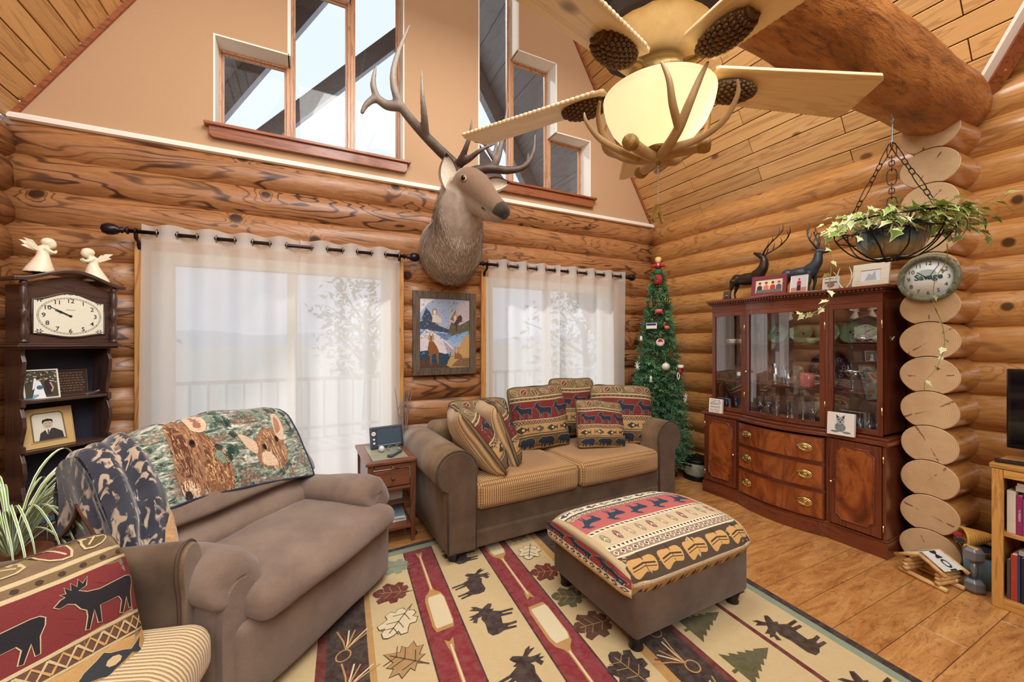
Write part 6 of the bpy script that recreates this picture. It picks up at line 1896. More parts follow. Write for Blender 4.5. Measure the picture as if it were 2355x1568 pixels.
for (a, r1, dz, n, vg) in ((radians(170), 0.47, -0.10, 9, .6), (radians(185), 0.50, -0.16, 10, .75), (radians(200), 0.43, -0.13, 9, .6), (radians(150), 0.42, -0.06, 8, .6), (radians(-30), 0.42, 0.06, 8, .05), (radians(-60), 0.46, 0.10, 8, .05), (radians(-45), 0.45, -0.12, 9, .05), (radians(-75), 0.40, -0.05, 8, .1), (radians(235), 0.40, -0.10, 8, .4)):
    ivy_vine([(0.12*cos(a), 0.12*sin(a), RIMZ-0.03), (0.26*cos(a), 0.26*sin(a), RIMZ+0.05), (r1*0.8*cos(a), r1*0.8*sin(a), RIMZ+dz*0.3), (r1*cos(a), r1*sin(a), RIMZ+dz)], n, 0.066, vg)
# two long trailing stems
def PXL(px, py, d):
    u = (px-1177.5)/930.0; v = (784.0-py)/930.0
    F_ = (sin(YAW), cos(YAW)); R_ = (cos(YAW), -sin(YAW))
    return ((F_[0]+R_[0]*u)*d, (F_[1]+R_[1]*u)*d, 1.5+v*d)
ivy_vine([rel(*PXL(px, py, 2.28)) for (px, py) in ((1905, 560), (1912, 600), (1908, 650), (1905, 690), (1880, 715), (1850, 722), (1835, 716))], 9, 0.048, .9)
ivy_vine([rel(*PXL(px, py, 2.33)) for (px, py) in ((2178, 560), (2176, 600), (2150, 645), (2148, 700), (2165, 740), (2172, 780), (2168, 812), (2150, 850), (2128, 875), (2126, 895))], 15, 0.04, .8)

# ================================================================ ROUND WALL CLOCK ON THE LOG ENDS
WC = empty('wall_clock', (3.675, 1.147, 1.915), 0, 'round wall clock with camouflage rim hung on the stacked log ends', 'clock')
def camo():
    t = NT('camo_rim'); n = t.noise(t.coords((1, 1, 1)), 22, 3, 0.6, 1.0)
    return t.out(t.ramp(n, [(0.35, srgb(70, 74, 58)), (0.48, srgb(132, 134, 108)), (0.6, srgb(96, 100, 76)), (0.7, srgb(176, 174, 148))]), 0.35)
MB().lathe([(0.155, 0.0), (0.158, 0.02), (0.148, 0.036), (0.128, 0.03), (0.124, 0.012), (0.124, 0.0)], 48, (0, 0, 0), 'x').build('rim', camo(), WC, rot=(0, 0, pi))
MB().lathe([(0.0, 0.010), (0.126, 0.010), (0.126, 0.002), (0.0, 0.002)], 40, (0, 0, 0), 'x').build('dial', plain('clock_paper', srgb(236, 238, 232), 0.5, 0, 0.03), WC, rot=(0, 0, pi))
p = Print(); INK = srgb(40, 44, 48)
cf = lambda u, v, h: (-0.0112-h, -u, v)
for h in range(1, 13):
    a = pi/2-2*pi*h/12; q_ = Print(); q_.text(str(h), 0.098*cos(a), 0.098*sin(a), 0.036, INK, 1); q_.build('numeral', cf, M_paper, WC)
p.text('Savage', 0, 0.008, 0.052, srgb(52, 84, 88), 1.4, 0, 1.0, 0.03); p.disc(-0.01, 0.03, 0.05, 0.03, srgb(188, 210, 206), 0.9, 18)
cf = lambda u, v, h: (-0.0112-h, -u, v)
p.build('dial_lettering', cf, M_paper, WC)
p = Print()
p.line([(0, 0), (-0.055, 0.045)], 0.005, INK, 3); p.line([(0.0, 0.0), (0.045, 0.075)], 0.0035, INK, 3); p.disc(0, 0, 0.005, 0.005, INK, 3.5, 10)
p.build('hands', cf, M_paper, WC)
# ================================================================ CHINA CABINET
M_mahog = board_wood('mahogany', srgb(126, 64, 38), srgb(98, 46, 28), srgb(52, 22, 14), axis=0, gscale=0.8, knots=False, contrast=0.45, rough=0.3, coat=0.5, shade=0.0)
M_mahogv = board_wood('mahogany_upright', srgb(122, 62, 38), srgb(96, 46, 28), srgb(50, 22, 14), axis=2, gscale=0.8, knots=False, contrast=0.45, rough=0.3, coat=0.5, shade=0.0)
def flame_mat():
    t = NT('flame_mahogany'); v = t.coords((3.0, 3.0, 1.6), 30); n = t.noise(v, 1.6, 5, 0.6, 2.2)
    c = t.ramp(n, [(0.28, srgb(86, 40, 22)), (0.45, srgb(130, 66, 32)), (0.62, srgb(164, 92, 44)), (0.75, srgb(104, 50, 26))])
    return t.out(c, 0.28, 0, 0.5)
M_flame = flame_mat()
M_mdark = plain('cabinet_dark_wood', srgb(52, 26, 20), 0.5, 0, 0.2, 12)  # plain dark wood of the base body and cornice bed
M_brass = plain('polished_brass', srgb(222, 200, 140), 0.25, 1.0, 0.15, 40)
M_cabglass = glass_mat('cabinet_glass', (0.985, 0.99, 0.99), 0.13, 0.01)
CB = empty('china_cabinet', (3.55, 2.038, 0), -pi/2, 'mahogany bow-front china cabinet with glass doors against the log wall', 'cabinet')
# local: x left -> right as seen, y into the cabinet, z up
CL, CR, C0, C1 = -0.715, 0.715, -0.352, 0.366
def bow(x, amt=0.075):
    if x <= C0 or x >= C1: return 0.0
    return -amt*sin(pi*(x-C0)/(C1-C0))**0.8
def bow_panel(x0, x1, z0, z1, y, th, m, name, parent, n=18, bevel=0.0, amt=0.075, inset=0.0):
    mb = MB(); f, b = [], []
    for i in range(n+1):
        x = x0+(x1-x0)*i/n; f.append((x, y+bow(x, amt))); b.append((x, y+bow(x, amt)+th))
    mb.poly(f+b[::-1], z0, z1, 'xy', smooth=False)
    o = mb.build(name, m, parent, bevel=bevel)
    for q in o.data.polygons: q.use_smooth = False
    return o
body = MB(); body.box(CL+0.01, CR-0.01, 0.03, 0.43, 0.09, 0.775); body.build('base_body', M_mdark, CB)
# plinth and ledge follow the bow
def outline(y, ext=0.0, amt=0.075, back=0.44):
    pts = [(CL-ext, y-ext), (C0, y-ext)]
    for i in range(1, 18):
        x = C0+(C1-C0)*i/18; pts.append((x, y-ext+bow(x, amt)))
    pts += [(C1, y-ext), (CR+ext, y-ext), (CR+ext, back), (CL-ext, back)]
    return pts
MB().poly(outline(0.0, 0.012), 0.0, 0.105).build('plinth', M_mahog, CB, bevel=0.004)
MB().poly(outline(0.0, 0.006), 0.105, 0.122).build('plinth_molding', M_mahog, CB, bevel=0.006)
MB().poly(outline(0.0, 0.018), 0.772, 0.80).build('ledge', M_mahog, CB, bevel=0.007)
MB().poly(outline(0.02, 0.0), 0.80, 0.82).build('ledge_step', M_mahog, CB, bevel=0.006)
for (x0, x1, nm) in ((CL, CL+0.02, 'side_panel'), (CR-0.02, CR, 'side_panel')):
    BX(nm, x0, x1, 0.0, 0.43, 0.12, 0.772, M_mahogv, CB)
for x in (C0, C1): BX('divider', x-0.014, x+0.014, 0.0, 0.06, 0.12, 0.772, M_mahogv, CB)
def knob(parent, x, y, z, r=0.011):
    MB().lathe([(0.004, 0), (0.004, -0.012), (r, -0.018), (r*0.9, -0.027), (0, -0.031)], 12, (x, y, z), 'y').build('knob', M_brass, parent)
def panel_door(x0, x1, kx, hx):
    d = empty('door', (0, 0, 0), parent=CB); z0, z1 = 0.13, 0.765
    BX('door_panel', x0, x1, -0.012, 0.012, z0, z1, M_mahogv, d, bevel=0.003)
    a, b, c, e, k = x0+0.04, x1-0.04, z0+0.05, z1-0.045, 0.035
    fl = [(a, c+k), (a+k*0.7, c+k*0.7), (a+k, c), (b-k, c), (b-k*0.7, c+k*0.7), (b, c+k), (b, e-k), (b-k*0.7, e-k*0.7), (b-k, e), (a+k, e), (a+k*0.7, e-k*0.7), (a, e-k)]
    MB().poly(fl, -0.014, -0.010, 'xz').build('veneer_panel', M_flame, d)
    MB().tube([(p[0], -0.014, p[1]) for p in fl], 0.005, 6, closed=True).build('molding', M_mahog, d)
    knob(d, kx, -0.012, 0.445)
    for z in (z0+0.07, z1-0.09): MB().lathe([(0.005, -0.025), (0.005, 0.025)], 8, (hx, -0.008, z)).build('hinge', M_brass, d)
panel_door(CL+0.022, C0-0.016, C0-0.03, CL+0.016); panel_door(C1+0.016, CR-0.022, C1+0.035, CR-0.012)
zs = [(0.13, 0.335), (0.355, 0.545), (0.565, 0.755)]
for (z0, z1) in zs:
    d = empty('drawer', (0, 0, 0), parent=CB)
    bow_panel(C0+0.017, C1-0.017, z0, z1, -0.014, 0.03, M_mahog, 'drawer_front', d)
    bow_panel(C0+0.026, C1-0.026, z0+0.009, z1-0.009, -0.0165, 0.01, M_flame, 'veneer_panel', d)
    for x in (C0+0.115, C1-0.13):
        y = -0.018+bow(x); slope = (bow(x+0.01)-bow(x-0.01))/0.02
        h = empty('pull', (x, y, 0.5*(z0+z1)+0.005), (0, 0, math.atan(slope)), parent=d)
        mb = MB(); mb.lathe([(0.0, -0.004), (0.026, -0.004), (0.031, -0.002), (0.031, 0.0)], 28, (0, 0, 0), 'y')
        mb.v = [(q[0]*1.7, q[1], q[2]*1.05) for q in mb.v]
        mb.tube([(0.034*cos(t), -0.008-0.003*(1 if sin(t) < 0 else 0), 0.001+0.019*sin(t)) for t in [2*pi*k/24 for k in range(24)]], 0.0024, 6, closed=True)
        for s in (-1, 1): mb.ball((s*0.034, -0.007, 0.001), 0.0042, 8, 6)
        mb.ball((0, -0.004, 0.0), (0.018, 0.003, 0.009), 12, 6)
        me = mb.mesh('pull_plate', M_brass); link_mesh('pull_plate', me, h)
for z in (0.345, 0.555): bow_panel(C0+0.014, C1-0.014, z-0.008, z+0.008, -0.008, 0.03, M_mahog, 'drawer_rail', CB)
# hutch
HL, HR, HY0 = -0.665, 0.675, 0.055
HZ0, HZ1 = 0.82, 1.80
BX('hutch_back', HL, HR, 0.40, 0.42, HZ0, HZ1, plain('hutch_back_panel', srgb(206, 176, 160), 0.6, 0, 0.12, 6), CB)
BX('hutch_side', HL, HL+0.02, HY0+0.01, 0.42, HZ0, HZ1, M_mahogv, CB); BX('hutch_side', HR-0.02, HR, HY0+0.01, 0.42, HZ0, HZ1, M_mahogv, CB)
BX('hutch_floor', HL, HR, HY0+0.01, 0.42, HZ0, HZ0+0.02, M_mahog, CB); BX('hutch_roof', HL, HR, HY0+0.01, 0.42, HZ1-0.01, HZ1+0.02, M_mahog, CB)
for z in (1.115, 1.475): BX('shelf', HL+0.02, HR-0.02, HY0+0.05, 0.40, z-0.008, z, M_mahog, CB)
HB0, HB1 = -0.318, 0.335
def hbow(x, amt=0.055):
    if x <= HB0 or x >= HB1: return 0.0
    return -amt*sin(pi*(x-HB0)/(HB1-HB0))**0.8
def glass_door(x0, x1, bowed, name, knob_x=None):
    d = empty(name, (0, 0, 0), parent=CB); z0, z1 = HZ0+0.005, HZ1-0.02; w = 0.032; y = HY0
    f = (lambda x: hbow(x)) if bowed else (lambda x: 0.0)
    def strip_(xa, xb, za, zb, m, nm, n=16, th=0.022, yo=0.0):
        F_, B_ = [], []
        for i in range(n+1):
            x = xa+(xb-xa)*i/n; F_.append((x, y+yo+f(x))); B_.append((x, y+yo+th+f(x)))
        return MB().poly(F_+B_[::-1], za, zb, 'xy').build(nm, m, d, bevel=0.002 if th > 0.01 else 0)
    strip_(x0, x0+w, z0, z1, M_mahogv, 'stile', 2); strip_(x1-w, x1, z0, z1, M_mahogv, 'stile', 2)
    strip_(x0+w, x1-w, z0, z0+0.04, M_mahog, 'rail'); strip_(x0+w, x1-w, z1-0.04, z1, M_mahog, 'rail')
    strip_(x0+w, x1-w, z0+0.04, z1-0.04, M_cabglass, 'pane', 16, 0.004, 0.009)
    if knob_x is not None: knob(d, knob_x, y-0.004+f(knob_x), 1.22, 0.012)
    for z in (1.0, 1.62): MB().lathe([(0.005, -0.03), (0.005, 0.03)], 8, (x1-0.002, y-0.003, z)).build('hinge', M_brass, d)
glass_door(HL, HB0-0.012, False, 'side_window'); glass_door(HB0+0.008, HB1-0.012, True, 'door', HB0+0.022); glass_door(HB1+0.008, HR, False, 'door')
for x in (HB0-0.002, HB1-0.002): BX('post', x-0.012, x+0.012, HY0-0.004, HY0+0.03, HZ0, HZ1, M_mahogv, CB)
def hout(ext, amt=0.055, back=0.42):
    pts = [(HL-ext, HY0-ext), (HB0, HY0-ext)]
    for i in range(1, 16):
        x = HB0+(HB1-HB0)*i/16; pts.append((x, HY0-ext+hbow(x, amt)))
    return pts+[(HB1, HY0-ext), (HR+ext, HY0-ext), (HR+ext, back), (HL-ext, back)]
MB().poly(hout(0.002), HZ1-0.02, HZ1+0.045).build('frieze', M_mahog, CB, bevel=0.003)
MB().poly(hout(0.018), HZ1+0.045, HZ1+0.058).build('cornice_fillet', M_mahog, CB, bevel=0.004)
MB().poly(hout(0.028), HZ1+0.058, HZ1+0.074).build('cornice_bed', M_mdark, CB)
MB().poly(hout(0.042), HZ1+0.074, HZ1+0.098).build('cornice', M_mahog, CB, bevel=0.008)
dm = MB().box(-0.0065, 0.0065, -0.006, 0.004, -0.007, 0.007).mesh('dentil', M_mahog)
nd = 52
for i in range(nd):
    x = HL-0.02+(HR-HL+0.04)*(i+0.5)/nd; link_mesh('dentil', dm, CB, (x, HY0-0.03+hbow(x), HZ1+0.066))
CTOP = HZ1+0.098

# ---------------- what stands in and on it (each a thing of its own); positions in the cabinet's frame
def CW(x, y, z): return (3.55+y, 2.038-x, z)
M_crystal = glass_mat('crystal', (0.84, 0.88, 0.94), 0.26, 0.05)
M_bluestem = plain('dark_blue_glass', srgb(24, 34, 62), 0.1, 0, 0.05, 10, 0, 0.5)
M_china = plain('green_china', srgb(164, 208, 160), 0.2, 0, 0.05, 20, 0, 0.4)
M_chinaw = plain('cream_china', srgb(226, 220, 198), 0.2, 0, 0.05, 20, 0, 0.4)
M_silver = plain('silver_plate', srgb(190, 190, 186), 0.25, 0.9, 0.05)
def goblet(x, y, z, label):
    g = tag(empty('goblet', CW(x, y, z)), label, 'glass', 'blue-stemmed goblets in the cabinet')
    MB().lathe([(0.0, 0.0), (0.032, 0.0), (0.032, 0.003), (0.007, 0.008), (0.0055, 0.05), (0.012, 0.06), (0.0, 0.063)], 18).build('stem', M_bluestem, g)
    MB().lathe([(0.004, 0.06), (0.026, 0.068), (0.038, 0.10), (0.039, 0.135), (0.034, 0.165)], 20, caps=False).build('bowl', M_crystal, g)
for i, (x, y) in enumerate(((-0.23, 0.13), (-0.16, 0.13), (-0.2, 0.22), (0.20, 0.12), (0.255, 0.16), (0.16, 0.24), (-0.27, 0.27))):
    goblet(x, y, HZ0+0.02, 'dark blue stemmed goblet on the cabinet floor, %s' % ('front row, second from the left', 'front row, third from the left', 'second row, left of the flutes', 'front row, right of the flutes', 'front row, at the right end', 'back row, behind the flutes', 'back row, at the left end')[i])
def flute(x, y, z, label, h=0.22):
    g = tag(empty('flute_glass', CW(x, y, z)), label, 'glass', 'clear flutes in the cabinet')
    MB().lathe([(0.0, 0.0), (0.03, 0.0), (0.03, 0.003), (0.006, 0.01), (0.011, 0.03), (0.005, 0.045)], 16).build('foot', M_crystal, g)
    MB().lathe([(0.005, 0.045), (0.018, 0.075), (0.025, h*0.7), (0.022, h)], 18, caps=False).build('bowl', M_crystal, g)
for (x, y, h, w_) in ((-0.08, 0.12, .2, 'short and leftmost'), (-0.015, 0.17, .25, 'tall and second from the left'), (0.05, 0.11, .19, 'short and third from the left'), (0.11, 0.16, .25, 'tall and rightmost')): flute(x, y, HZ0+0.02, 'clear flute among the goblets behind the bowed door, '+w_, h)
for i in range(9):
    x, y = 0.40+0.055*(i % 5), 0.14+0.1*(i//5)
    t_ = tag(empty('tumbler', CW(x, y, HZ0+0.02)), 'clear straight tumbler behind the right cabinet door, %s row, %s from the left' % ('front' if i < 5 else 'back', ('first', 'second', 'third', 'fourth', 'fifth')[i % 5]), 'glass', 'clear tumblers in the cabinet')
    MB().lathe([(0.0, 0.0), (0.022, 0.0), (0.025, 0.1), (0.026, 0.13)], 16, caps=False).build('glass_wall', M_crystal, t_)
    MB().lathe([(0.0, 0.001), (0.0218, 0.001), (0.0225, 0.02), (0.0, 0.02)], 16).build('glass_base', M_bluestem if i % 3 == 0 else M_crystal, t_)
for i in range(5):
    x, y = -0.58+0.05*i, 0.15+0.06*(i % 2)
    t_ = tag(empty('tumbler', CW(x, y, HZ0+0.02)), 'blue-tinted tumbler behind the narrow left cabinet window, %s from the left' % ('first', 'second', 'third', 'fourth', 'fifth')[i], 'glass', 'blue tumblers in the cabinet')
    MB().lathe([(0.0, 0.0), (0.022, 0.0), (0.026, 0.14)], 16, caps=False).build('glass_wall', glass_mat('blue_crystal', (0.55, 0.68, 0.85), 0.1, 0.02) if 'blue_crystal' not in _mats else _mats['blue_crystal'], t_)
    MB().lathe([(0.0, 0.001), (0.0218, 0.001), (0.0225, 0.03), (0.0, 0.03)], 16).build('glass_base', M_bluestem, t_)
def plate(x, y, z, r, m, label, center=None, grp='green plates on the top shelf'):
    o = tag(empty('plate', CW(x, y, z+r)), label, 'plate', grp)
    o.rotation_euler = (0, radians(-76), 0)
    MB().lathe([(0.0, 0.0), (r*0.62, 0.0), (r*0.7, 0.008), (r, 0.018), (r, 0.022), (r*0.68, 0.012), (0.0, 0.005)], 32).build('rim', m, o)
    if center:
        p = Print(); p.disc(0, 0, r*0.6, r*0.6, center[0], 1, 24)
        rg = random.Random(int(x*1000))
        for k in range(14): p.disc(rg.uniform(-.35, .35)*r, rg.uniform(-.35, .35)*r, r*rg.uniform(.06, .16), r*rg.uniform(.05, .12), center[1+k % (len(center)-1)], 2+k*.1, 8)
        p.build('painted_center', lambda u, v, h: (u, v, 0.0062+h), M_photo, o, lift=0.0005)
PC = (srgb(226, 216, 190), srgb(120, 66, 52), srgb(84, 96, 64), srgb(190, 150, 100))
for (x, y, lab) in ((-0.19, 0.34, 'green-rimmed plate, leftmost on the top cabinet shelf'), (0.01, 0.34, 'green-rimmed plate in the middle of the top cabinet shelf'), (0.215, 0.33, 'green-rimmed plate behind the small teacup on the top shelf'), (0.38, 0.34, 'green-rimmed plate at the left of the right cabinet door'), (0.56, 0.33, 'green-rimmed plate behind the teapot in the right cabinet door')):
    plate(x, y, 1.476, 0.088, M_china, lab, PC)
def teacup(x, y, z, label, m, r=0.04, spout=False, cat='cup', nm='teacup'):
    o = tag(empty(nm, CW(x, y, z), -pi/2), label, cat)
    MB().lathe([(0.0, 0.001), (r*1.5, 0.004), (r*1.55, 0.008), (r*0.7, 0.006)], 22).build('saucer', m, o) if not spout else None
    MB().lathe([(r*0.55, 0.008), (r*0.9, 0.02), (r*1.05, r*0.8), (r, r*1.2), (r*0.94, r*1.2), (r*0.85, r*0.5), (0, r*0.35)], 22).build('bowl', m, o)
    MB().tube(smoothline([(-r, 0, r*1.0), (-r*1.6, 0, r*1.05), (-r*1.6, 0, r*0.55), (-r*0.95, 0, r*0.4)], 5), 0.0035, 6).build('handle', m, o)
    if spout:
        MB().tube(smoothline([(r*0.9, 0, r*0.5), (r*1.4, 0, r*0.8), (r*1.7, 0, r*1.25)], 5), [0.009]*6+[0.005]*5, 8).build('spout', m, o)
        MB().lathe([(r*0.9, r*1.2), (r*0.6, r*1.45), (0.006, r*1.55), (0.008, r*1.7), (0, r*1.75)], 20).build('lid', m, o)
teacup(0.145, 0.22, 1.476, 'pale green teacup on a saucer on the top cabinet shelf', M_china)
teacup(0.50, 0.22, 1.476, 'silver-patterned teapot on the top shelf of the right door', M_silver, 0.048, True, 'teapot', 'teapot')
teacup(0.61, 0.2, 1.476, 'round cream sugar pot at the right end of the top shelf', M_chinaw, 0.045, True, 'pot', 'sugar_pot')
o = tag(empty('serving_plate', CW(0.21, 0.36, 1.116+0.15)), 'large dark blue patterned plate standing behind the pink mug', 'plate'); o.rotation_euler = (0, radians(-78), 0)
MB().lathe([(0.0, 0.0), (0.1, 0.0), (0.15, 0.014), (0.15, 0.018), (0.1, 0.006), (0.0, 0.004)], 32).build('rim', plain('navy_china', srgb(40, 40, 76), 0.2, 0, 0.1, 10, 0, 0.4), o)
p = Print()
for k in range(9):
    a = 2*pi*k/9
    for j in range(5): p.disc(0.105*cos(a)+0.014*cos(j*1.26), 0.105*sin(a)+0.014*sin(j*1.26), 0.007, 0.005, srgb(206, 200, 220), 1+j*.1, 6)
p.build('painted_flowers', lambda u, v, h: (u, v, 0.010+h), M_photo, o, lift=0.0006)
o = tag(empty('mug', CW(0.145, 0.16, 1.116), -pi/2), 'chunky pink mug on the middle shelf of the cabinet', 'mug')
MB().lathe([(0.0, 0.0), (0.048, 0.0), (0.055, 0.01), (0.056, 0.115), (0.052, 0.118), (0.05, 0.02), (0.0, 0.015)], 28).build('cup', plain('pink_glaze', srgb(214, 122, 116), 0.2, 0, 0.05, 20, 0, 0.5), o)
MB().tube(smoothline([(0.054, 0, 0.1), (0.095, 0, 0.095), (0.1, 0, 0.05), (0.054, 0, 0.025)], 6), 0.008, 8).build('handle', _mats['pink_glaze'], o)
o = tag(empty('compote', CW(0.44, 0.2, 1.116)), 'wide silver-rimmed glass compote behind the right door', 'bowl')
MB().lathe([(0.0, 0.0), (0.045, 0.0), (0.045, 0.004), (0.012, 0.012), (0.01, 0.07), (0.02, 0.085)], 24).build('stem', M_crystal, o)
MB().lathe([(0.0, 0.082), (0.05, 0.09), (0.085, 0.12), (0.09, 0.15)], 28, caps=False).build('bowl', M_crystal, o); MB().lathe([(0.09, 0.148), (0.091, 0.16), (0.086, 0.162)], 28, caps=False).build('silver_rim', M_silver, o)
o = tag(empty('compote', CW(0.60, 0.26, 1.116)), 'small glass compote at the right end of the middle shelf', 'bowl')
MB().lathe([(0.0, 0.0), (0.035, 0.0), (0.008, 0.01), (0.008, 0.08), (0.06, 0.12), (0.065, 0.14)], 24, caps=False).build('glass_body', M_crystal, o)
o = tag(empty('bottle', CW(0.625, 0.14, 1.116)), 'slim yellow glass bottle at the right end of the middle shelf', 'bottle')
MB().lathe([(0.0, 0.0), (0.014, 0.0), (0.015, 0.05), (0.009, 0.07), (0.009, 0.1), (0.0, 0.1)], 14).build('glass_body', plain('yellow_glass', srgb(196, 176, 60), 0.15), o)
for (x, y, h, w_) in ((-0.06, 0.2, .16, 'second from the left'), (0.0, 0.14, .13, 'short one left of the pink mug'), (-0.14, 0.2, .18, 'tallest and leftmost'), (0.33, 0.14, .14, 'left of the silver-rimmed compote')):
    o = tag(empty('crystal_vase', CW(x, y, 1.116)), 'clear crystal vase on the middle cabinet shelf, '+w_, 'vase', 'crystal vases on the middle shelf')
    MB().lathe([(0.0, 0.0), (0.026, 0.0), (0.02, 0.02), (0.032, h*0.5), (0.022, h*0.8), (0.03, h)], 14, caps=False, smooth=False).build('glass_body', M_crystal, o)
for (x, y) in ((-0.55, 0.2), (-0.46, 0.22)):
    teacup(x, y, 1.476, 'cream teacup behind the narrow left window, %s' % ('on the far left' if x < -0.5 else 'nearer the door'), M_chinaw, 0.036)
o = tag(empty('crystal_bowl', CW(-0.5, 0.22, 1.116)), 'cut crystal bowl behind the narrow left window', 'bowl')
MB().lathe([(0.0, 0.0), (0.04, 0.0), (0.075, 0.04), (0.085, 0.075)], 16, caps=False, smooth=False).build('glass_body', M_crystal, o)

# ---- sign blocks on the ledge
def block(x, y, z, w, h, t, yaw, lean, label, cat, paintfn, m=None, nm='sign_block'):
    o = tag(empty(nm, CW(x, y, z)), label, cat); o.rotation_euler = tilt(-pi/2+yaw, lean)
    MB().box(-w/2, w/2, -t/2, t/2, 0, h).build('block', m or M_trimwhite, o, bevel=0.002)
    p = Print(); paintfn(p, w, h); p.build('printed_face', lambda u, v, hh: (u, -t/2-0.0003-hh, v), M_paper, o, lift=0.0003)
    return o
def mom(p, w, h):
    p.rect(-w/2+.002, .002, w/2-.002, h-.002, srgb(240, 234, 222), 1); ink = srgb(60, 54, 50)
    p.text('mom', 0, h*0.43, h*0.36, ink, 2)
    rg = random.Random(3)
    for r_, yy in enumerate((.9, .79, .68, .60, .22, .11)):
        x = -w*.38
        while x < w*.36:
            l = rg.uniform(.05, .11)*w; p.rect(x, h*yy-.003, x+l, h*yy+rg.choice((.002, .004)), ink, 2); x += l+w*.035
block(-0.585, 0.0, 0.801, 0.13, 0.135, 0.03, radians(6), radians(5), 'small white block sign reading mom on the cabinet ledge', 'sign', mom)
def dog(p, w, h):
    p.rect(-w/2+.002, .002, w/2-.002, h-.002, srgb(232, 226, 216), 1); g1, g2, g3 = srgb(70, 76, 84), srgb(126, 132, 138), srgb(176, 178, 178)
    p.disc(0, h*.36, w*.2, h*.2, g2, 2); p.disc(-w*.2, h*.16, w*.16, h*.05, g2, 2.2); p.disc(w*.24, h*.15, w*.16, h*.05, g2, 2.2); p.disc(0, h*.66, w*.15, h*.17, g3, 2.6); p.poly([(-w*.14, h*.72), (-w*.16, h*.92), (-w*.04, h*.82)], g1, 3); p.poly([(w*.14, h*.72), (w*.16, h*.92), (w*.04, h*.82)], g1, 3)
    p.disc(-w*.06, h*.7, w*.03, h*.028, srgb(24, 24, 28), 3.4); p.disc(w*.06, h*.7, w*.03, h*.028, srgb(24, 24, 28), 3.4); p.disc(0, h*.6, w*.035, h*.03, srgb(24, 24, 28), 3.4)
    rg = random.Random(2)
    for k in range(90):
        a = rg.uniform(0, 6.28); r_ = rg.uniform(.03, .2); cx_, cy_ = w*r_*cos(a), h*.5+h*r_*1.7*sin(a); b = rg.uniform(-1.9, -1.2)
        p.line([(cx_, cy_), (cx_+.012*cos(b), cy_+.012*sin(b))], .0012, (g1, g2, g3)[k % 3], 3+k*.005)
block(0.46, -0.02, 0.801, 0.165, 0.165, 0.034, radians(4), radians(4), 'square block with a sketched scruffy dog on the cabinet ledge', 'sign', dog)

# ---- on top of the cabinet
def photo_frame(x, y, w, h, t, border, m, label, paintfn, yaw=0.0, lean=0.16, z=CTOP, nm='photo_frame'):
    o = tag(empty(nm, CW(x, y, z+0.002)), label, 'photo frame'); o.rotation_euler = tilt(-pi/2+yaw, lean)
    mb = MB(); b = border
    for (a0, a1, c0, c1) in ((-w/2, w/2, 0, b), (-w/2, w/2, h-b, h), (-w/2, -w/2+b, b, h-b), (w/2-b, w/2, b, h-b)): mb.box(a0, a1, -t/2, t/2, c0, c1)
    mb.build('frame', m, o, bevel=0.002)
    MB().box(-w/2+b*0.6, w/2-b*0.6, -t*0.2, t*0.3, b*0.6, h-b*0.6).build('backing', M_dark, o)
    p = Print(); paintfn(p, w-2*b, h-2*b); p.build('photograph', lambda u, v, hh: (u, -t*0.2-0.0004-hh, b+v), M_photo, o, lift=0.0003)
    MB().add([(-0.02, t*0.3, h*0.7), (0.02, t*0.3, h*0.7), (0.03, t*0.3+h*0.3, 0.0+lean*h*0.3), (-0.03, t*0.3+h*0.3, 0.0+lean*h*0.3), (-0.02, t*0.3+0.004, h*0.7), (0.02, t*0.3+0.004, h*0.7), (0.03, t*0.3+h*0.3+0.004, lean*h*0.3), (-0.03, t*0.3+h*0.3+0.004, lean*h*0.3)], [(0, 1, 2, 3), (7, 6, 5, 4), (0, 4, 5, 1), (1, 5, 6, 2), (2, 6, 7, 3), (3, 7, 4, 0)]).build('stand', M_dark, o)
    return o
SK = srgb(206, 160, 132)
def person_print(p, cx, cy, s, shirt, hair, skin=SK, l=2):
    p.poly([(cx-s*.55, cy-s*1.6), (cx+s*.55, cy-s*1.6), (cx+s*.5, cy-s*.55), (cx+s*.2, cy-s*.35), (cx-s*.2, cy-s*.35), (cx-s*.5, cy-s*.55)], shirt, l); p.disc(cx, cy, s*.3, s*.38, skin, l+.4, 14); p.disc(cx, cy+s*.2, s*.3, s*.22, hair, l+.7, 12)
def family(p, w, h):
    p.rect(-w/2, 0, w/2, h, srgb(226, 206, 176), 1)
    for i, (cx_, c_, hr) in enumerate(((-.34, srgb(56, 64, 84), srgb(70, 56, 46)), (-.1, srgb(206, 120, 110), srgb(90, 66, 50)), (.14, srgb(190, 60, 60), srgb(60, 48, 42)), (.36, srgb(90, 92, 110), srgb(120, 104, 88)))):
        person_print(p, cx_*w, h*.68, h*.34, c_, hr, SK, 2+i)
    p.rect(-w*.46, 0, w*.46, h*.22, srgb(104, 110, 96), 7)
photo_frame(-0.15, 0.115, 0.29, 0.185, 0.03, 0.032, plain('maroon_frame', srgb(122, 44, 52), 0.4), 'maroon framed family photo on top of the cabinet', family, radians(6))
def boy(p, w, h):
    p.rect(-w/2, 0, w/2, h, srgb(214, 210, 214), 1); p.rect(-w/2, 0, w/2, h*.3, srgb(190, 140, 116), 1.4); person_print(p, 0, h*.78, h*.2, srgb(200, 36, 44), srgb(120, 30, 36), SK, 2); p.rect(-w*.12, h*.1, w*.12, h*.45, srgb(52, 44, 60), 2.2)
photo_frame(0.105, 0.10, 0.13, 0.15, 0.012, 0.006, M_trimwhite, 'small photo of a child in red on top of the cabinet', boy, radians(3))
def blurry(p, w, h):
    p.rect(-w/2, 0, w/2, h, srgb(90, 80, 70), 1); person_print(p, 0, h*.55, h*.45, srgb(70, 44, 40), srgb(40, 28, 24), SK, 2)
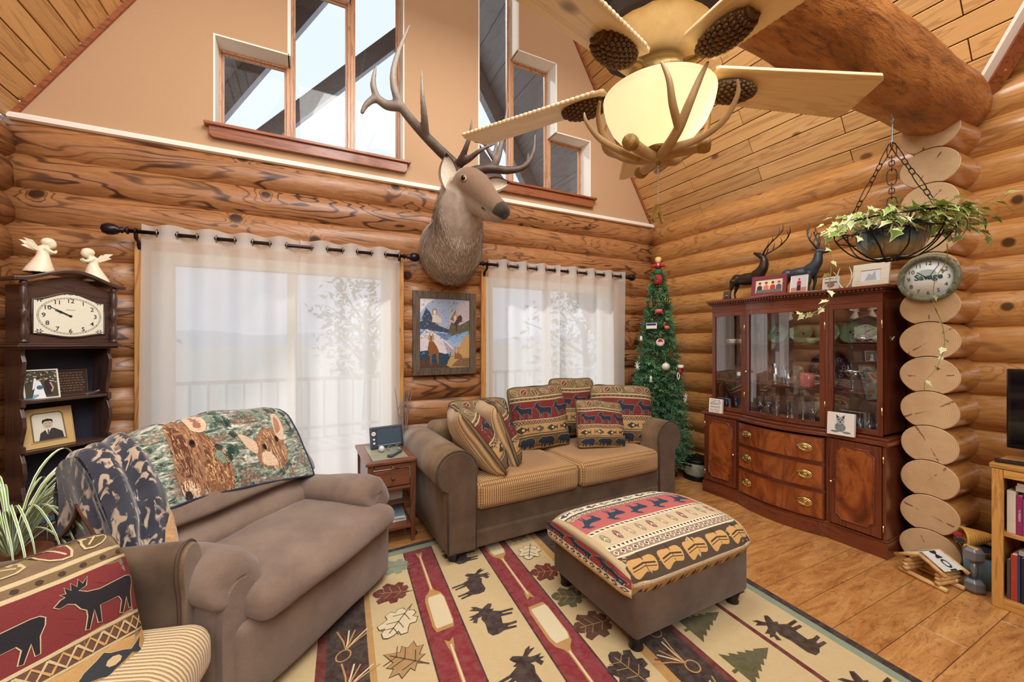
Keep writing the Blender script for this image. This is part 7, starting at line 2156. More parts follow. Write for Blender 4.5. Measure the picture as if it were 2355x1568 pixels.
photo_frame(-0.55, 0.11, 0.09, 0.095, 0.02, 0.012, glass_mat('acrylic', (0.9, 0.93, 0.95), 0.1), 'small clear acrylic photo frame at the left end of the cabinet top', blurry, radians(-5))
def pup(p, w, h):
    p.rect(-w/2, 0, w/2, h, srgb(206, 204, 200), 1); p.disc(0, h*.35, w*.3, h*.25, srgb(150, 110, 84), 2); p.rect(-w/2, h*.55, w/2, h*.7, srgb(90, 100, 110), 1.5)
photo_frame(0.315, 0.15, 0.115, 0.11, 0.02, 0.014, M_chinaw, 'little pale photo frame behind the ivy on the cabinet top', pup)
photo_frame(0.555, 0.18, 0.22, 0.18, 0.022, 0.05, M_chinaw, 'wide ivory photo frame at the right end of the cabinet top', lambda p, w, h: (p.rect(-w/2, 0, w/2, h, srgb(222, 226, 230), 1), p.poly([(-w*.3, 0), (-w*.1, h*.7), (w*.05, h*.5), (w*.2, h*.9), (w*.3, 0)], srgb(176, 180, 190), 2)))
o = tag(empty('antler_stand', CW(0.43, 0.10, CTOP)), 'tiny antler ornament beside the ivory frame on the cabinet', 'ornament')
mb = MB()
for s in (-1, 1):
    mb.tube(smoothline([(0, s*0.01, 0.0), (0, s*0.04, 0.05), (0, s*0.045, 0.11), (0, s*0.03, 0.16)], 5), lerps([.007, .006, .005, .002], 16), 6)
    for q in (.05, .09): mb.tube([(0, s*0.042, q), (-0.01, s*0.07, q+.05)], [.004, .001], 5)
mb.build('antlers', M_chinaw, o)
# bugling elk statues
def elk_statue(loc, yaw, s, m, label, headup, turned=False):
    o = tag(empty('elk_statue', loc, yaw), label, 'statue')
    mb = MB()
    mb.ball((0, 0, .17), (.105, .042, .05), 16, 10); mb.ball((-.085, 0, .172), (.05, .04, .048), 12, 8); mb.ball((.075, 0, .185), (.055, .042, .058), 12, 8)
    mb.tube(smoothline([(.08, 0, .19), (.115, 0, .24), (.125, 0, .285), (.12, 0, .315)], 5), lerps([.045, .038, .03, .024], 16), 12)
    if turned:
        mb.tube(smoothline([(.125, 0, .315), (.10, 0, .34), (.065, 0, .362), (.045, 0, .372)], 4), lerps([.024, .022, .014, .009], 13), 10); hc = Vector((.122, 0, .335)); bk = 1
    elif headup:
        mb.tube(smoothline([(.11, 0, .315), (.14, 0, .335), (.175, 0, .358), (.195, 0, .37)], 4), lerps([.024, .022, .014, .009], 13), 10); hc = Vector((.118, 0, .33)); bk = -1
    else:
        mb.tube(smoothline([(.115, 0, .325), (.145, 0, .325), (.18, 0, .315), (.195, 0, .312)], 4), lerps([.024, .022, .014, .01], 13), 10); hc = Vector((.12, 0, .34)); bk = -.3
    for (x, y, k) in ((.085, .028, 1), (.07, -.028, 1), (-.09, .026, -1), (-.105, -.026, -1)):
        if k > 0: mb.tube([(x, y, .17), (x+.01, y, .1), (x, y, .05), (x+.004, y, .0)], [.022, .013, .009, .009], 8)
        else: mb.tube([(x, y, .17), (x-.012, y, .11), (x-.03, y, .065), (x-.02, y, .0)], [.028, .016, .009, .009], 8)
    for q in (-1, 1): mb.tube([tuple(hc+Vector((-.01, q*.015, -.002))), tuple(hc+Vector((-.03, q*.045, .004)))], [.008, .003], 6)
    me = fuse(mb, 0.0065, 3); me.materials.append(m); b_ = link_mesh('body', me, o)
    for q in (-1, 1):
        am = MB()
        main = smoothline([hc+Vector((0, q*.01, .005)), hc+Vector((bk*.03, q*.045, .035)), hc+Vector((bk*.085, q*.075, .075)), hc+Vector((bk*.14, q*.07, .125)), hc+Vector((bk*.16, q*.05, .16))], 5)
        am.tube(main, lerps([.007, .006, .0055, .004, .002], len(main)), 7)
        for k in (2, 6, 10, 14, 17):
            b0 = Vector(main[k]); am.tube(smoothline([b0, b0+Vector((.012, -q*.004, .03)), b0+Vector((.02 if k < 8 else .006, -q*.012, .062))], 3), lerps([.0045, .003, .001], 7), 6)
        am.build('antler', m, o)
    MB().ball((0, 0, 0.0), (.15, .07, .016), 18, 6).build('ground_base', m, o)
    o.scale = (s, s, s); return o
M_stat1 = plain('dark_bronze_statue', srgb(58, 42, 34), 0.35, 0.4, 0.3, 14, 0.2); M_stat2 = plain('slate_bronze_statue', srgb(62, 70, 80), 0.4, 0.3, 0.3, 14, 0.2)
elk_statue(CW(-0.44, 0.27, CTOP), radians(-84), 1.2, M_stat1, 'dark bronze bugling elk statue left of the maroon photo frame', True, True)
elk_statue(CW(0.02, 0.28, CTOP), radians(-84), 1.1, M_stat2, 'slate grey elk statue behind the photo of the child in red', False)
# ================================================================ CORNER SHELF CLOCK
M_walnut = board_wood('dark_walnut', srgb(84, 58, 48), srgb(62, 42, 36), srgb(30, 20, 18), axis=0, gscale=1.2, knots=False, contrast=0.5, rough=0.38, coat=0.3, shade=0.0)
M_walnutv = board_wood('dark_walnut_upright', srgb(84, 58, 48), srgb(62, 42, 36), srgb(30, 20, 18), axis=2, gscale=1.2, knots=False, contrast=0.5, rough=0.38, coat=0.3, shade=0.0)
M_navyback = plain('blue_black_back', srgb(36, 36, 52), 0.6, 0, 0.15, 10)
SCK = empty('shelf_clock', (-1.325, 3.475, 0), radians(45), 'tall dark walnut corner shelf with an arched clock on top', 'clock')
# local: x left -> right as seen, y into the corner
BX('base_cabinet', -0.26, 0.26, -0.08, 0.16, 0.0, 0.53, M_walnutv, SCK)
BX('base_panel', -0.21, 0.21, -0.088, -0.078, 0.06, 0.44, M_walnut, SCK, bevel=0.006)
BX('base_stripe', -0.262, 0.262, -0.086, -0.07, 0.445, 0.475, plain('blue_stain', srgb(54, 92, 122), 0.4), SCK)
for (e, z0, z1) in ((0.01, 0.53, 0.545), (0.028, 0.545, 0.565), (0.015, 0.565, 0.58)): BX('base_molding', -0.26-e, 0.26+e, -0.08-e, 0.17, z0, z1, M_walnut, SCK, bevel=0.004)
BX('back_panel', -0.2, 0.2, 0.15, 0.165, 0.58, 1.46, M_navyback, SCK)
edge = [(-0.035, 0.58)]
for (z, y) in ((0.66, -0.012), (0.70, -0.03), (0.74, -0.036), (0.80, -0.024), (0.85, 0.0), (0.853, -0.02), (0.89, -0.02), (0.895, 0.008), (0.95, -0.012), (1.0, -0.03), (1.06, -0.024), (1.11, 0.0), (1.12, -0.018), (1.16, -0.018), (1.165, 0.01), (1.24, 0.0), (1.31, -0.02), (1.38, -0.028), (1.42, -0.01), (1.46, -0.01)): edge.append((y, z))
ol = edge+[(0.155, 1.46), (0.155, 0.58)]
for x in (-0.205, 0.187): MB().poly(ol, x, x+0.018, 'yz').build('side_panel', M_walnutv, SCK, bevel=0.002)
for z in (0.853, 1.147): BX('shelf', -0.19, 0.19, -0.012, 0.152, z-0.012, z+0.006, M_walnut, SCK, bevel=0.004)
for (e, z0, z1) in ((0.0, 1.452, 1.464), (0.014, 1.464, 1.478), (0.004, 1.478, 1.488)): BX('clock_molding', -0.225-e, 0.225+e, -0.05-e, 0.17, z0, z1, M_walnut, SCK, bevel=0.004)
def archz(x, base, rise): return base+rise*(0.5+0.5*cos(pi*max(-1, min(1, x/0.2))))
front = [(-0.2, 1.488), (0.2, 1.488)]+[(0.2-0.4*k/20, archz(0.2-0.4*k/20, 1.828, 0.066)) for k in range(21)]
hole_top = [(-0.165+0.33*k/16, 1.745+0.05*(0.5+0.5*cos(pi*(-0.165+0.33*k/16)/0.165))) for k in range(17)]
hole_bot = [(0.165-0.33*k/16, 1.545-0.022*(0.5+0.5*cos(pi*(0.165-0.33*k/16)/0.165))) for k in range(17)]
MB().poly(front, -0.02, 0.165, 'xz').build('clock_case', M_walnut, SCK, bevel=0.003)
dial_ol = hole_top+hole_bot
MB().poly(dial_ol[::-1], -0.024, -0.018, 'xz').build('dial', plain('cream_dial', srgb(232, 228, 206), 0.5, 0, 0.03), SCK)
MB().tube([(p[0], -0.025, p[1]) for p in dial_ol], 0.006, 6, closed=True).build('dial_bezel', M_walnut, SCK)
# fascia in front of the case, between the columns
top = [(-0.255+0.51*k/28, archz((-0.255+0.51*k/28)*0.78, 1.842, 0.072)) for k in range(29)]
MB().poly(top+[(p[0], p[1]+0.022) for p in top[::-1]], -0.075, 0.17, 'xz').build('arched_top', M_walnut, SCK, bevel=0.005)
colp = [(0.012, 0.0), (0.018, 0.004), (0.018, 0.014), (0.011, 0.02), (0.018, 0.03), (0.02, 0.06), (0.015, 0.1), (0.009, 0.14), (0.016, 0.152), (0.018, 0.165), (0.018, 0.18), (0.016, 0.192), (0.009, 0.2), (0.015, 0.235), (0.019, 0.28), (0.016, 0.315), (0.011, 0.33), (0.018, 0.34), (0.018, 0.352), (0.012, 0.358)]
for x in (-0.205, 0.205): MB().lathe(colp, 14, (x, -0.042, 1.488)).build('column', M_walnutv, SCK)
p = Print(); INK = srgb(34, 34, 36)
cf2 = lambda u, v, h: (u, -0.0245-h, v)
cxd, czd, rx, rzd = 0.0, 1.653, 0.118, 0.092
for h in range(1, 13):
    a = pi/2-2*pi*h/12; q_ = Print(); q_.text(str(h), cxd+rx*cos(a), czd+rzd*sin(a), 0.036, INK, 1, 0, 1.0, 0.008); q_.build('numeral', cf2, M_paper, SCK)
p.ring(cxd, czd, 0.147, 0.113, 0.0012, INK, 1, 48); p.ring(cxd, czd, 0.140, 0.106, 0.0010, INK, 1, 48)
for k in range(60):
    a = 2*pi*k/60; p.line([(cxd+.140*cos(a), czd+.106*sin(a)), (cxd+.147*cos(a), czd+.113*sin(a))], .0012 if k % 5 else .003, INK, 1)
for (sx, sz) in ((-1, 1), (1, 1), (-1, -1), (1, -1)):                # corner scrolls
    bx, bz = sx*0.137, czd+sz*0.095-(0.004 if sz > 0 else 0)
    for j in range(6):
        a = j*1.05+sx; p.disc(bx+0.012*cos(a), bz+0.009*sin(a), 0.007, 0.0025, (INK, srgb(52, 96, 66), srgb(60, 60, 90))[j % 3], 1.4, 8, a)
p.line([(-.03, 1.783), (-.015, 1.79), (0, 1.784), (.015, 1.79), (.03, 1.783)], .003, INK, 1.2)
p.line([(-.022, 1.69), (-.008, 1.693), (.006, 1.689), (.022, 1.693)], .002, srgb(120, 110, 96), 1)
cf2 = lambda u, v, h: (u, -0.0245-h, v)
tag(p.build('minute_track', cf2, M_paper, SCK), kind='stuff')
p = Print(); p.line([(0, czd), (-.05, czd+.03), (-.105, czd+.058)], .005, INK, 3, [1.3, 1, .4]); p.line([(0, czd), (-.035, czd+.018), (-.07, czd+.032)], .007, INK, 3.4, [1.2, 1, .5]); p.disc(0, czd, .008, .007, INK, 4, 12); p.ring(-.045, czd+.022, .008, .008, .002, INK, 4, 12)
p.build('hands', cf2, M_paper, SCK)
def LW(x, y, z):
    c, s = cos(radians(45)), sin(radians(45)); return (-1.325+x*c-y*s, 3.475+x*s+y*c, z)
# ---- figurines on top
def angel(loc, yaw, label, flip):
    o = tag(empty('angel_figurine', loc, yaw), label, 'figurine', 'ivory angel figurines on the shelf clock')
    m = plain('ivory_bisque', srgb(240, 226, 196), 0.35, 0, 0.05, 30, 0.1)
    s = flip; mb = MB()
    mb.lathe([(0.0, 0.0), (0.066, 0.0), (0.062, 0.02), (0.045, 0.06), (0.03, 0.10), (0.026, 0.125), (0.0, 0.14)], 20)
    mb.v = [(q[0]+s*0.16*(0.12-q[2]) if q[2] < 0.12 else q[0], q[1], q[2]) for q in mb.v]
    mb.ball((0.004*s, 0, 0.135), (0.03, 0.024, 0.032), 12, 8); mb.ball((-0.028*s, 0, 0.178), (0.028, 0.026, 0.03), 14, 10); mb.ball((-0.02*s, 0, 0.188), (0.034, 0.029, 0.028), 12, 8)
    for q in (-1, 1): mb.tube(smoothline([(0.0, q*0.02, 0.15), (-0.035*s, q*0.026, 0.125), (-0.05*s, q*0.01, 0.142)], 5), lerps([.012, .01, .007], 11), 8)
    me = fuse(mb, 0.005, 3); me.materials.append(m); link_mesh('figure', me, o)
    for q in (-1, 1):
        w = MB(); w.add([(0.018*s, q*0.008, 0.145), (0.05*s, q*0.03, 0.185), (0.088*s, q*0.04, 0.19), (0.066*s, q*0.034, 0.165), (0.082*s, q*0.036, 0.158), (0.055*s, q*0.026, 0.142), (0.03*s, q*0.012, 0.128)], [tuple(range(7))])
        w.v = w.v+[(a, b+q*0.006, c) for (a, b, c) in w.v]; w.f += [list(range(13, 6, -1))]+[[i, (i+1) % 7, 7+(i+1) % 7, 7+i] for i in range(7)]; w.m += [0]*8; w.sm += [False]*8; w.c += [None]*8
        w.build('wing', m, o, bevel=0.0015)
angel(LW(-0.10, 0.02, 1.905), radians(35), 'ivory angel figurine with wings spread, left one on the shelf clock', -1)
angel(LW(0.125, 0.02, 1.885), radians(35), 'ivory angel figurine looking left, right one on the shelf clock', 1)
# ---- shelves' contents
def shelf_frame(x, y, z, w, h, b, m, label, fn, yaw=0.0, lean=0.18, t=0.014):
    o = tag(empty('photo_frame', LW(x, y, z+0.0065)), label, 'photo frame'); o.rotation_euler = tilt(radians(45)+yaw, lean)
    mb = MB()
    for (a0, a1, c0, c1) in ((-w/2, w/2, 0, b), (-w/2, w/2, h-b, h), (-w/2, -w/2+b, b, h-b), (w/2-b, w/2, b, h-b)): mb.box(a0, a1, -t/2, t/2, c0, c1)
    mb.build('frame', m, o, bevel=0.0015); MB().box(-w/2+b*.5, w/2-b*.5, -t*.1, t*.4, b*.5, h-b*.5).build('backing', M_dark, o)
    p = Print(); fn(p, w-2*b, h-2*b); p.build('photograph', lambda u, v, hh: (u, -t*.1-.0004-hh, b+v), M_photo, o, lift=0.0003)
def wedding(p, w, h):
    p.rect(-w/2, 0, w/2, h, srgb(70, 72, 60), 1); rg = random.Random(5)
    for k in range(70): p.disc(rg.uniform(-.48, .48)*w, rg.uniform(.55, .97)*h, w*.03, h*.02, (srgb(150, 150, 130), srgb(40, 44, 36), srgb(196, 188, 170))[k % 3], 1.3+k*.005, 6)
    p.poly([(-.3*w, 0), (.12*w, 0), (.04*w, h*.4), (-.02*w, h*.6), (-.16*w, h*.6), (-.2*w, h*.35)], srgb(236, 236, 240), 2); p.poly([(-.28*w, h*.3), (-.2*w, h*.72), (-.08*w, h*.76), (-.02*w, h*.5)], srgb(226, 228, 234), 2.3); p.disc(-.08*w, h*.68, w*.06, h*.06, SK, 2.8, 12); p.disc(-.08*w, h*.72, w*.07, h*.05, srgb(60, 44, 36), 3, 12)
    p.poly([(.1*w, h*.1), (.3*w, h*.1), (.32*w, h*.5), (.24*w, h*.66), (.1*w, h*.6)], srgb(52, 44, 56), 2.2); p.disc(.16*w, h*.72, w*.06, h*.065, SK, 2.8, 12); p.disc(.16*w, h*.76, w*.065, h*.045, srgb(70, 50, 40), 3, 12); p.disc(-.05*w, h*.38, w*.1, h*.08, srgb(70, 110, 130), 3.2, 12); p.line([(.28*w, h*.55), (.36*w, h*.35), (.3*w, h*.2)], w*.05, SK, 3)
shelf_frame(-0.10, 0.03, 1.147, 0.158, 0.178, 0.008, plain('ivory_frame', srgb(230, 222, 208), 0.4), 'wedding photo in a thin ivory frame on the upper clock shelf', wedding, radians(2))
def plaque(p, w, h):
    p.rect(-w/2, 0, w/2, h, srgb(58, 44, 38), 1); rg = random.Random(9)
    for r_ in range(8):
        x = -w*.4; yy = h*(.9-r_*.105)
        while x < w*.38:
            l = rg.uniform(.04, .12)*w; p.rect(x, yy-.002, x+l, yy+.002, srgb(132, 108, 88), 2); x += l+w*.04
shelf_frame(0.055, 0.08, 1.147, 0.15, 0.165, 0.006, M_walnut, 'dark wooden plaque with faint lettering behind the wedding photo', plaque, radians(-4), 0.12)
def portrait(p, w, h):
    p.rect(-w/2, 0, w/2, h, srgb(206, 172, 116), 1); p.poly([(-w*.32, h*.14), (w*.36, h*.14), (w*.33, h*.84), (w*.26, h*.9), (-w*.26, h*.9), (-w*.32, h*.84)], srgb(120, 100, 72), 1.4); p.poly([(-w*.29, h*.17), (w*.33, h*.17), (w*.3, h*.82), (w*.24, h*.87), (-w*.24, h*.87), (-w*.29, h*.82)], srgb(222, 214, 198), 1.8)
    p.poly([(-w*.2, h*.17), (w*.3, h*.17), (w*.28, h*.34), (w*.12, h*.46), (-w*.02, h*.46), (-w*.16, h*.36)], srgb(62, 60, 58), 2.4); p.poly([(-w*.02, h*.3), (w*.06, h*.46), (w*.0, h*.48), (-w*.06, h*.44)], srgb(226, 222, 214), 3); p.line([(0, h*.44), (-.006*w, h*.3)], w*.03, srgb(90, 86, 84), 3.4)
    p.disc(0, h*.58, w*.1, h*.115, srgb(196, 178, 156), 3, 18); p.poly([(-w*.11, h*.6), (-w*.1, h*.7), (0, h*.73), (w*.1, h*.7), (w*.11, h*.6), (w*.07, h*.66), (-w*.05, h*.665)], srgb(40, 34, 32), 3.4)
    for s in (-1, 1): p.disc(s*w*.04, h*.6, w*.013, h*.008, srgb(50, 42, 38), 3.8, 8)
    p.line([(-w*.035, h*.53), (w*.035, h*.53)], w*.012, srgb(140, 104, 92), 3.8); p.line([(-w*.36, h*.115), (w*.38, h*.13)], w*.02, srgb(150, 120, 80), 2)
shelf_frame(-0.06, 0.045, 0.853, 0.235, 0.235, 0.004, plain('tan_card', srgb(206, 172, 116), 0.6), 'tan card-mounted portrait of a man in a suit on the middle clock shelf', portrait, radians(4), 0.2)
def trinket(x, y, z, label, mb, m, nm='trinket', cat='ornament'):
    o = mb.build(nm, m); o.location = LW(x, y, z); return tag(o, label, cat)
trinket(-0.165, -0.0, 1.154, 'small blue glass slipper at the left of the upper clock shelf', MB().tube(smoothline([(-.03, 0, .006), (0, 0, .012), (.02, 0, .022), (.035, 0, .03)], 4), lerps([.008, .012, .01, .006], 13), 8), glass_mat('aqua_glass', (0.6, 0.8, 0.9), 0.15, 0.03))
trinket(0.115, 0.0, 1.154, 'small clear glass slipper at the right of the upper clock shelf', MB().tube(smoothline([(-.03, 0, .006), (0, 0, .012), (.02, 0, .02), (.035, 0, .028)], 4), lerps([.008, .012, .01, .006], 13), 8), M_crystal)
trinket(0.0, -0.04, 0.581, 'round white trinket box on the clock base', MB().lathe([(0, 0), (.05, 0), (.056, .012), (.054, .024), (.05, .028), (.02, .036), (0, .037)], 24), plain('white_marble', srgb(214, 210, 200), 0.3, 0, 0.2, 20), 'trinket_box', 'box')
mb = MB(); rg = random.Random(6)
for k in range(26):
    a = rg.uniform(0, 6.28); mb.tube(smoothline([(0, 0, .0), (.02*cos(a), .02*sin(a), .03), (rg.uniform(-.05, .05), rg.uniform(-.05, .05), rg.uniform(.02, .07))], 3), .003, 5)
trinket(0.14, 0.02, 0.581, 'dark tangled metal ornament at the right of the clock base', mb, M_iron)

# ================================================================ SPIDER PLANT
SP = empty('spider_plant', (-1.2, 2.66, 0), 0, 'spider plant with long striped arching leaves behind the armchair pillow', 'plant')
MB().lathe([(0.0, 0.36), (0.085, 0.36), (0.12, 0.50), (0.13, 0.505), (0.13, 0.53), (0.118, 0.53), (0.11, 0.5), (0.0, 0.495)], 28).build('pot', plain('terracotta', srgb(150, 92, 62), 0.8), SP)
ST = empty('plant_stand', (-1.2, 2.66, 0), 0, 'small dark round stand under the spider plant', 'stand')
MB().lathe([(0.0, 0.335), (0.15, 0.335), (0.155, 0.345), (0.15, 0.358), (0.0, 0.358)], 28).build('top', M_walnut, ST)
for k in range(3):
    a = 2*pi*k/3+.4; MB().tube([(0.09*cos(a), 0.09*sin(a), 0.337), (0.14*cos(a), 0.14*sin(a), 0.0)], [.014, .01], 8).build('leg', M_walnut, ST)
def spider_leaf_mat():
    t = NT('striped_leaf'); a = t.n.new('ShaderNodeAttribute'); a.attribute_name = 'Col'
    return t.out(a.outputs['Color'], 0.4, 0, 0.2)
M_spl = spider_leaf_mat()
rg = random.Random(21)
def spider_leaf(a, reach, rise, drop, base, w=0.018):
    pts = smoothline([(base[0], base[1], base[2]), (base[0]+reach*.25*cos(a), base[1]+reach*.25*sin(a), base[2]+rise*.75), (base[0]+reach*.6*cos(a), base[1]+reach*.6*sin(a), base[2]+rise), (base[0]+reach*.9*cos(a+.08), base[1]+reach*.9*sin(a+.08), base[2]+rise*.62-drop*.3), (base[0]+reach*cos(a+.1), base[1]+reach*sin(a+.1), base[2]+rise*.2-drop)], 5)
    n = len(pts); mb = MB(); sd = Vector((-sin(a), cos(a), 0))
    g = srgb(118+rg.randint(-10, 25), 160+rg.randint(-10, 20), 66); pale = srgb(232, 238, 214)
    cols = []
    for i, q in enumerate(pts):
        t = i/(n-1); ww = w*(0.55+0.6*t*(1-t)*2)*(1-t**4*.97)
        q = Vector(q); cols.append([tuple(q-sd*ww+Vector((0, 0, ww*.5))), tuple(q-sd*ww*.42+Vector((0, 0, ww*.1))), tuple(q+sd*ww*.42+Vector((0, 0, ww*.1))), tuple(q+sd*ww+Vector((0, 0, ww*.5)))])
    for k in range(3):
        vs = [c[k] for c in cols]+[c[k+1] for c in cols]
        mb.add(vs, [(i, i+1, n+i+1, n+i) for i in range(n-1)], 0, True, pale if k != 1 else g)
    mb.build('leaf', M_spl, SP, fix=False)
for k in range(54):
    a = 2*pi*k/54*3.0+rg.uniform(-.2, .2); r_ = rg.uniform(.2, .44)
    spider_leaf(a, r_*1.25, rg.uniform(.12, .33), rg.uniform(.02, .22), (0.02*cos(a), 0.02*sin(a), 0.53), rg.uniform(.005, .008))
for k in range(22):
    spider_leaf(rg.uniform(-.75, 1.1), rg.uniform(.38, .62), rg.uniform(.24, .36), rg.uniform(-.08, .08), (0, 0, .53), rg.uniform(.006, .0085))
for (a, r_, h, d) in ((.75, .45, .40, .02), (.55, .48, .33, .06), (.95, .42, .37, .1), (.3, .42, .27, .15), (1.2, .4, .42, .0), (.1, .34, .2, .2)):
    spider_leaf(a, r_, h, d, (0, 0, .53), .0095)

# ================================================================ END TABLE
M_cherry = board_wood('cherry_wood', srgb(134, 78, 50), srgb(108, 60, 38), srgb(58, 30, 20), axis=0, gscale=1.0, knots=False, contrast=0.45, rough=0.35, coat=0.3, shade=0.0)
M_cherryv = board_wood('cherry_upright', srgb(128, 74, 48), srgb(104, 58, 38), srgb(56, 30, 20), axis=2, gscale=1.0, knots=False, contrast=0.45, rough=0.35, coat=0.3, shade=0.0)
ET = empty('end_table', (0.55, 3.335, 0), radians(1.0), 'narrow cherry end table with slate top between recliner and sofa', 'table')
TX, TY = 0.172, 0.29
mb = MB()
mb.poly([(-TX-.018, -TY-.02), (TX+.018, -TY-.02), (TX-.04, -TY+.05), (-TX+.04, -TY+.05)], 0.602, 0.624); mb.poly([(TX+.018, -TY-.02), (TX+.018, TY+.02), (TX-.04, TY-.05), (TX-.04, -TY+.05)], 0.602, 0.624)
mb.poly([(TX+.018, TY+.02), (-TX-.018, TY+.02), (-TX+.04, TY-.05), (TX-.04, TY-.05)], 0.602, 0.624); mb.poly([(-TX-.018, TY+.02), (-TX-.018, -TY-.02), (-TX+.04, -TY+.05), (-TX+.04, TY-.05)], 0.602, 0.624)
mb.build('top_frame', M_cherry, ET, bevel=0.004)
M_slate = plain('slate_tile', srgb(150, 150, 126), 0.35, 0, 0.25, 9, 0.1)
for k in range(3):
    y0 = -TY+.052+k*(2*TY-.104)/3; BX('slate_tile', -TX+.042, TX-.042, y0+.001, y0+(2*TY-.104)/3-.001, 0.60, 0.6225, M_slate, ET, bevel=0.0015)
for (x, y) in ((-1, -1), (1, -1), (1, 1), (-1, 1)):
    MB().add([(x*(TX-.018)+sx*.014, y*(TY-.018)+sy*.014, 0) for (sx, sy) in ((-1, -1), (1, -1), (1, 1), (-1, 1))]+[(x*(TX-.02)+sx*.022, y*(TY-.02)+sy*.022, .602) for (sx, sy) in ((-1, -1), (1, -1), (1, 1), (-1, 1))], [(0, 3, 2, 1), (4, 5, 6, 7), (0, 1, 5, 4), (1, 2, 6, 5), (2, 3, 7, 6), (3, 0, 4, 7)]).build('leg', M_cherryv, ET, bevel=0.003)
for (x0, x1, y0, y1) in ((-TX+.01, -TX+.022, -TY+.03, TY-.03), (TX-.022, TX-.01, -TY+.03, TY-.03), (-TX+.03, TX-.03, TY-.022, TY-.01)): BX('apron', x0, x1, y0, y1, 0.40, 0.60, M_cherry, ET)
tr_ = BX('pull_out_tray', -TX+.045, TX-.045, -TY+.0, -TY+.03, 0.562, 0.592, M_cherry, ET); MB().lathe([(.004, 0), (.009, -.012), (0, -.018)], 10, (0, -TY-.0, .577), 'y').build('knob', M_brass, tr_)
dr = BX('drawer', -TX+.045, TX-.045, -TY+.002, -TY+.03, 0.432, 0.552, M_cherry, ET, bevel=0.005); MB().lathe([(.005, 0), (.005, -.01), (.013, -.018), (.011, -.027), (0, -.03)], 12, (0, -TY, .492), 'y').build('knob', M_walnut, dr)
BX('drawer_rail', -TX+.04, TX-.04, -TY+.004, -TY+.03, 0.402, 0.424, M_cherry, ET)
BX('lower_shelf', -TX+.01, TX-.01, -TY+.01, TY-.01, 0.10, 0.125, M_cherry, ET); BX('middle_shelf', -TX+.01, TX-.01, -TY+.12, TY-.01, 0.25, 0.262, M_cherry, ET)
def EW(x, y, z): return (0.55+x, 3.335+y, z)
o = tag(empty('digital_frame', EW(0.035, 0.10, 0.625), radians(8)), 'dark digital photo frame with side buttons on the end table', 'device'); o.rotation_euler = tilt(radians(8), radians(14))
M_devc = plain('charcoal_plastic', srgb(48, 58, 68), 0.4)
MB().box(-.135, .135, -.016, .016, 0, .175).build('housing', M_devc, o, bevel=0.012); BX('screen', -.082, .112, -.0175, -.012, .03, .15, plain('dull_screen', srgb(66, 84, 98), 0.15), o, bevel=0.001)
p = Print()
for (z, r_, c_) in ((.12, .017, srgb(226, 222, 216)), (.075, .009, srgb(216, 214, 212)), (.045, .009, srgb(216, 214, 212))): p.disc(-.108, z, r_, r_, c_, 1, 16)
p.line([(-.116, .128), (-.1, .112)], .004, srgb(190, 60, 60), 2); p.rect(-.082, .022, .11, .026, srgb(170, 176, 182), 1)
p.build('buttons', lambda u, v, h: (u, -.0162-h, v), M_paper, o)
o = tag(empty('remote_control', EW(0.05, -0.14, 0.625), radians(52)), 'slim grey remote control lying on the end table', 'remote')
MB().box(-.085, .085, -.021, .021, 0, .018).build('case', plain('grey_remote', srgb(72, 74, 82), 0.4), o, bevel=0.006)
bm_ = MB().lathe([(0.0045, 0.0), (0.0045, 0.002), (0, 0.0024)], 8).mesh('button', plain('pale_button', srgb(190, 192, 198), 0.4))
for i in range(6):
    for j in range(2): link_mesh('button', bm_, o, (-.06+i*.02, -.008+j*.016, .0178))
o = tag(empty('glass_knob', EW(-0.03, -0.02, 0.625)), 'small round clear knob in front of the digital frame', 'ornament'); MB().ball((0, 0, .024), .024, 14, 10).build('ball', plain('milky_glass', srgb(214, 218, 220), 0.15), o)
o = tag(empty('eyeglasses', EW(0.07, 0.0, 0.625), radians(10)), 'wire eyeglasses folded beside the clear knob on the end table', 'eyeglasses')
mb = MB()
for s in (-1, 1): mb.tube([(s*.032+.022*cos(t), 0, .02+.016*sin(t)) for t in [2*pi*k/16 for k in range(16)]], .0016, 6, closed=True)
mb.tube([(-.01, 0, .024), (.01, 0, .024)], .0015, 6); mb.tube([(-.055, 0, .024), (-.05, .05, .012), (.03, .06, .008)], .0014, 6); mb.build('wire_frame', M_silver, o)
def flatbook(loc, w, d, h, yaw, m, label, nm='book'):
    o = tag(empty(nm, loc, yaw), label, 'book' if nm == 'book' else 'box')
    if nm == 'book':
        mb = MB(); mb.box(-w/2, w/2, -d/2, d/2, 0, h*.12); mb.box(-w/2, w/2, -d/2, d/2, h*.88, h); mb.box(-w/2, -w/2+h*.12, -d/2, d/2, h*.12, h*.88); mb.build('cover', m, o)
        MB().box(-w/2+h*.12, w/2-.003, -d/2+.003, d/2-.003, h*.12, h*.88).build('pages', M_trimwhite, o)
    else: MB().box(-w/2, w/2, -d/2, d/2, 0, h).build('carton', m, o, bevel=.003)
    return o
M_cream = plain('cream_card', srgb(224, 214, 192), 0.7)
flatbook(EW(0.0, 0.02, .263), .2, .26, .07, radians(8), M_cream, 'cream box on the middle shelf of the end table', 'carton')
o = flatbook(EW(-0.02, -0.02, .334), .17, .22, .008, radians(14), plain('magazine_cover', srgb(206, 196, 196), 0.4, 0, .3, 20), 'thin magazine on top of the cream box in the end table')
flatbook(EW(0.02, -0.06, .126), .22, .28, .022, radians(-6), plain('blue_grey_cover', srgb(150, 170, 186), 0.5), 'pale blue book on top of the pile on the lower table shelf').location.z = .152
flatbook(EW(0.0, -0.05, .126), .24, .3, .025, radians(3), M_cream, 'cream book at the bottom of the pile on the lower table shelf')
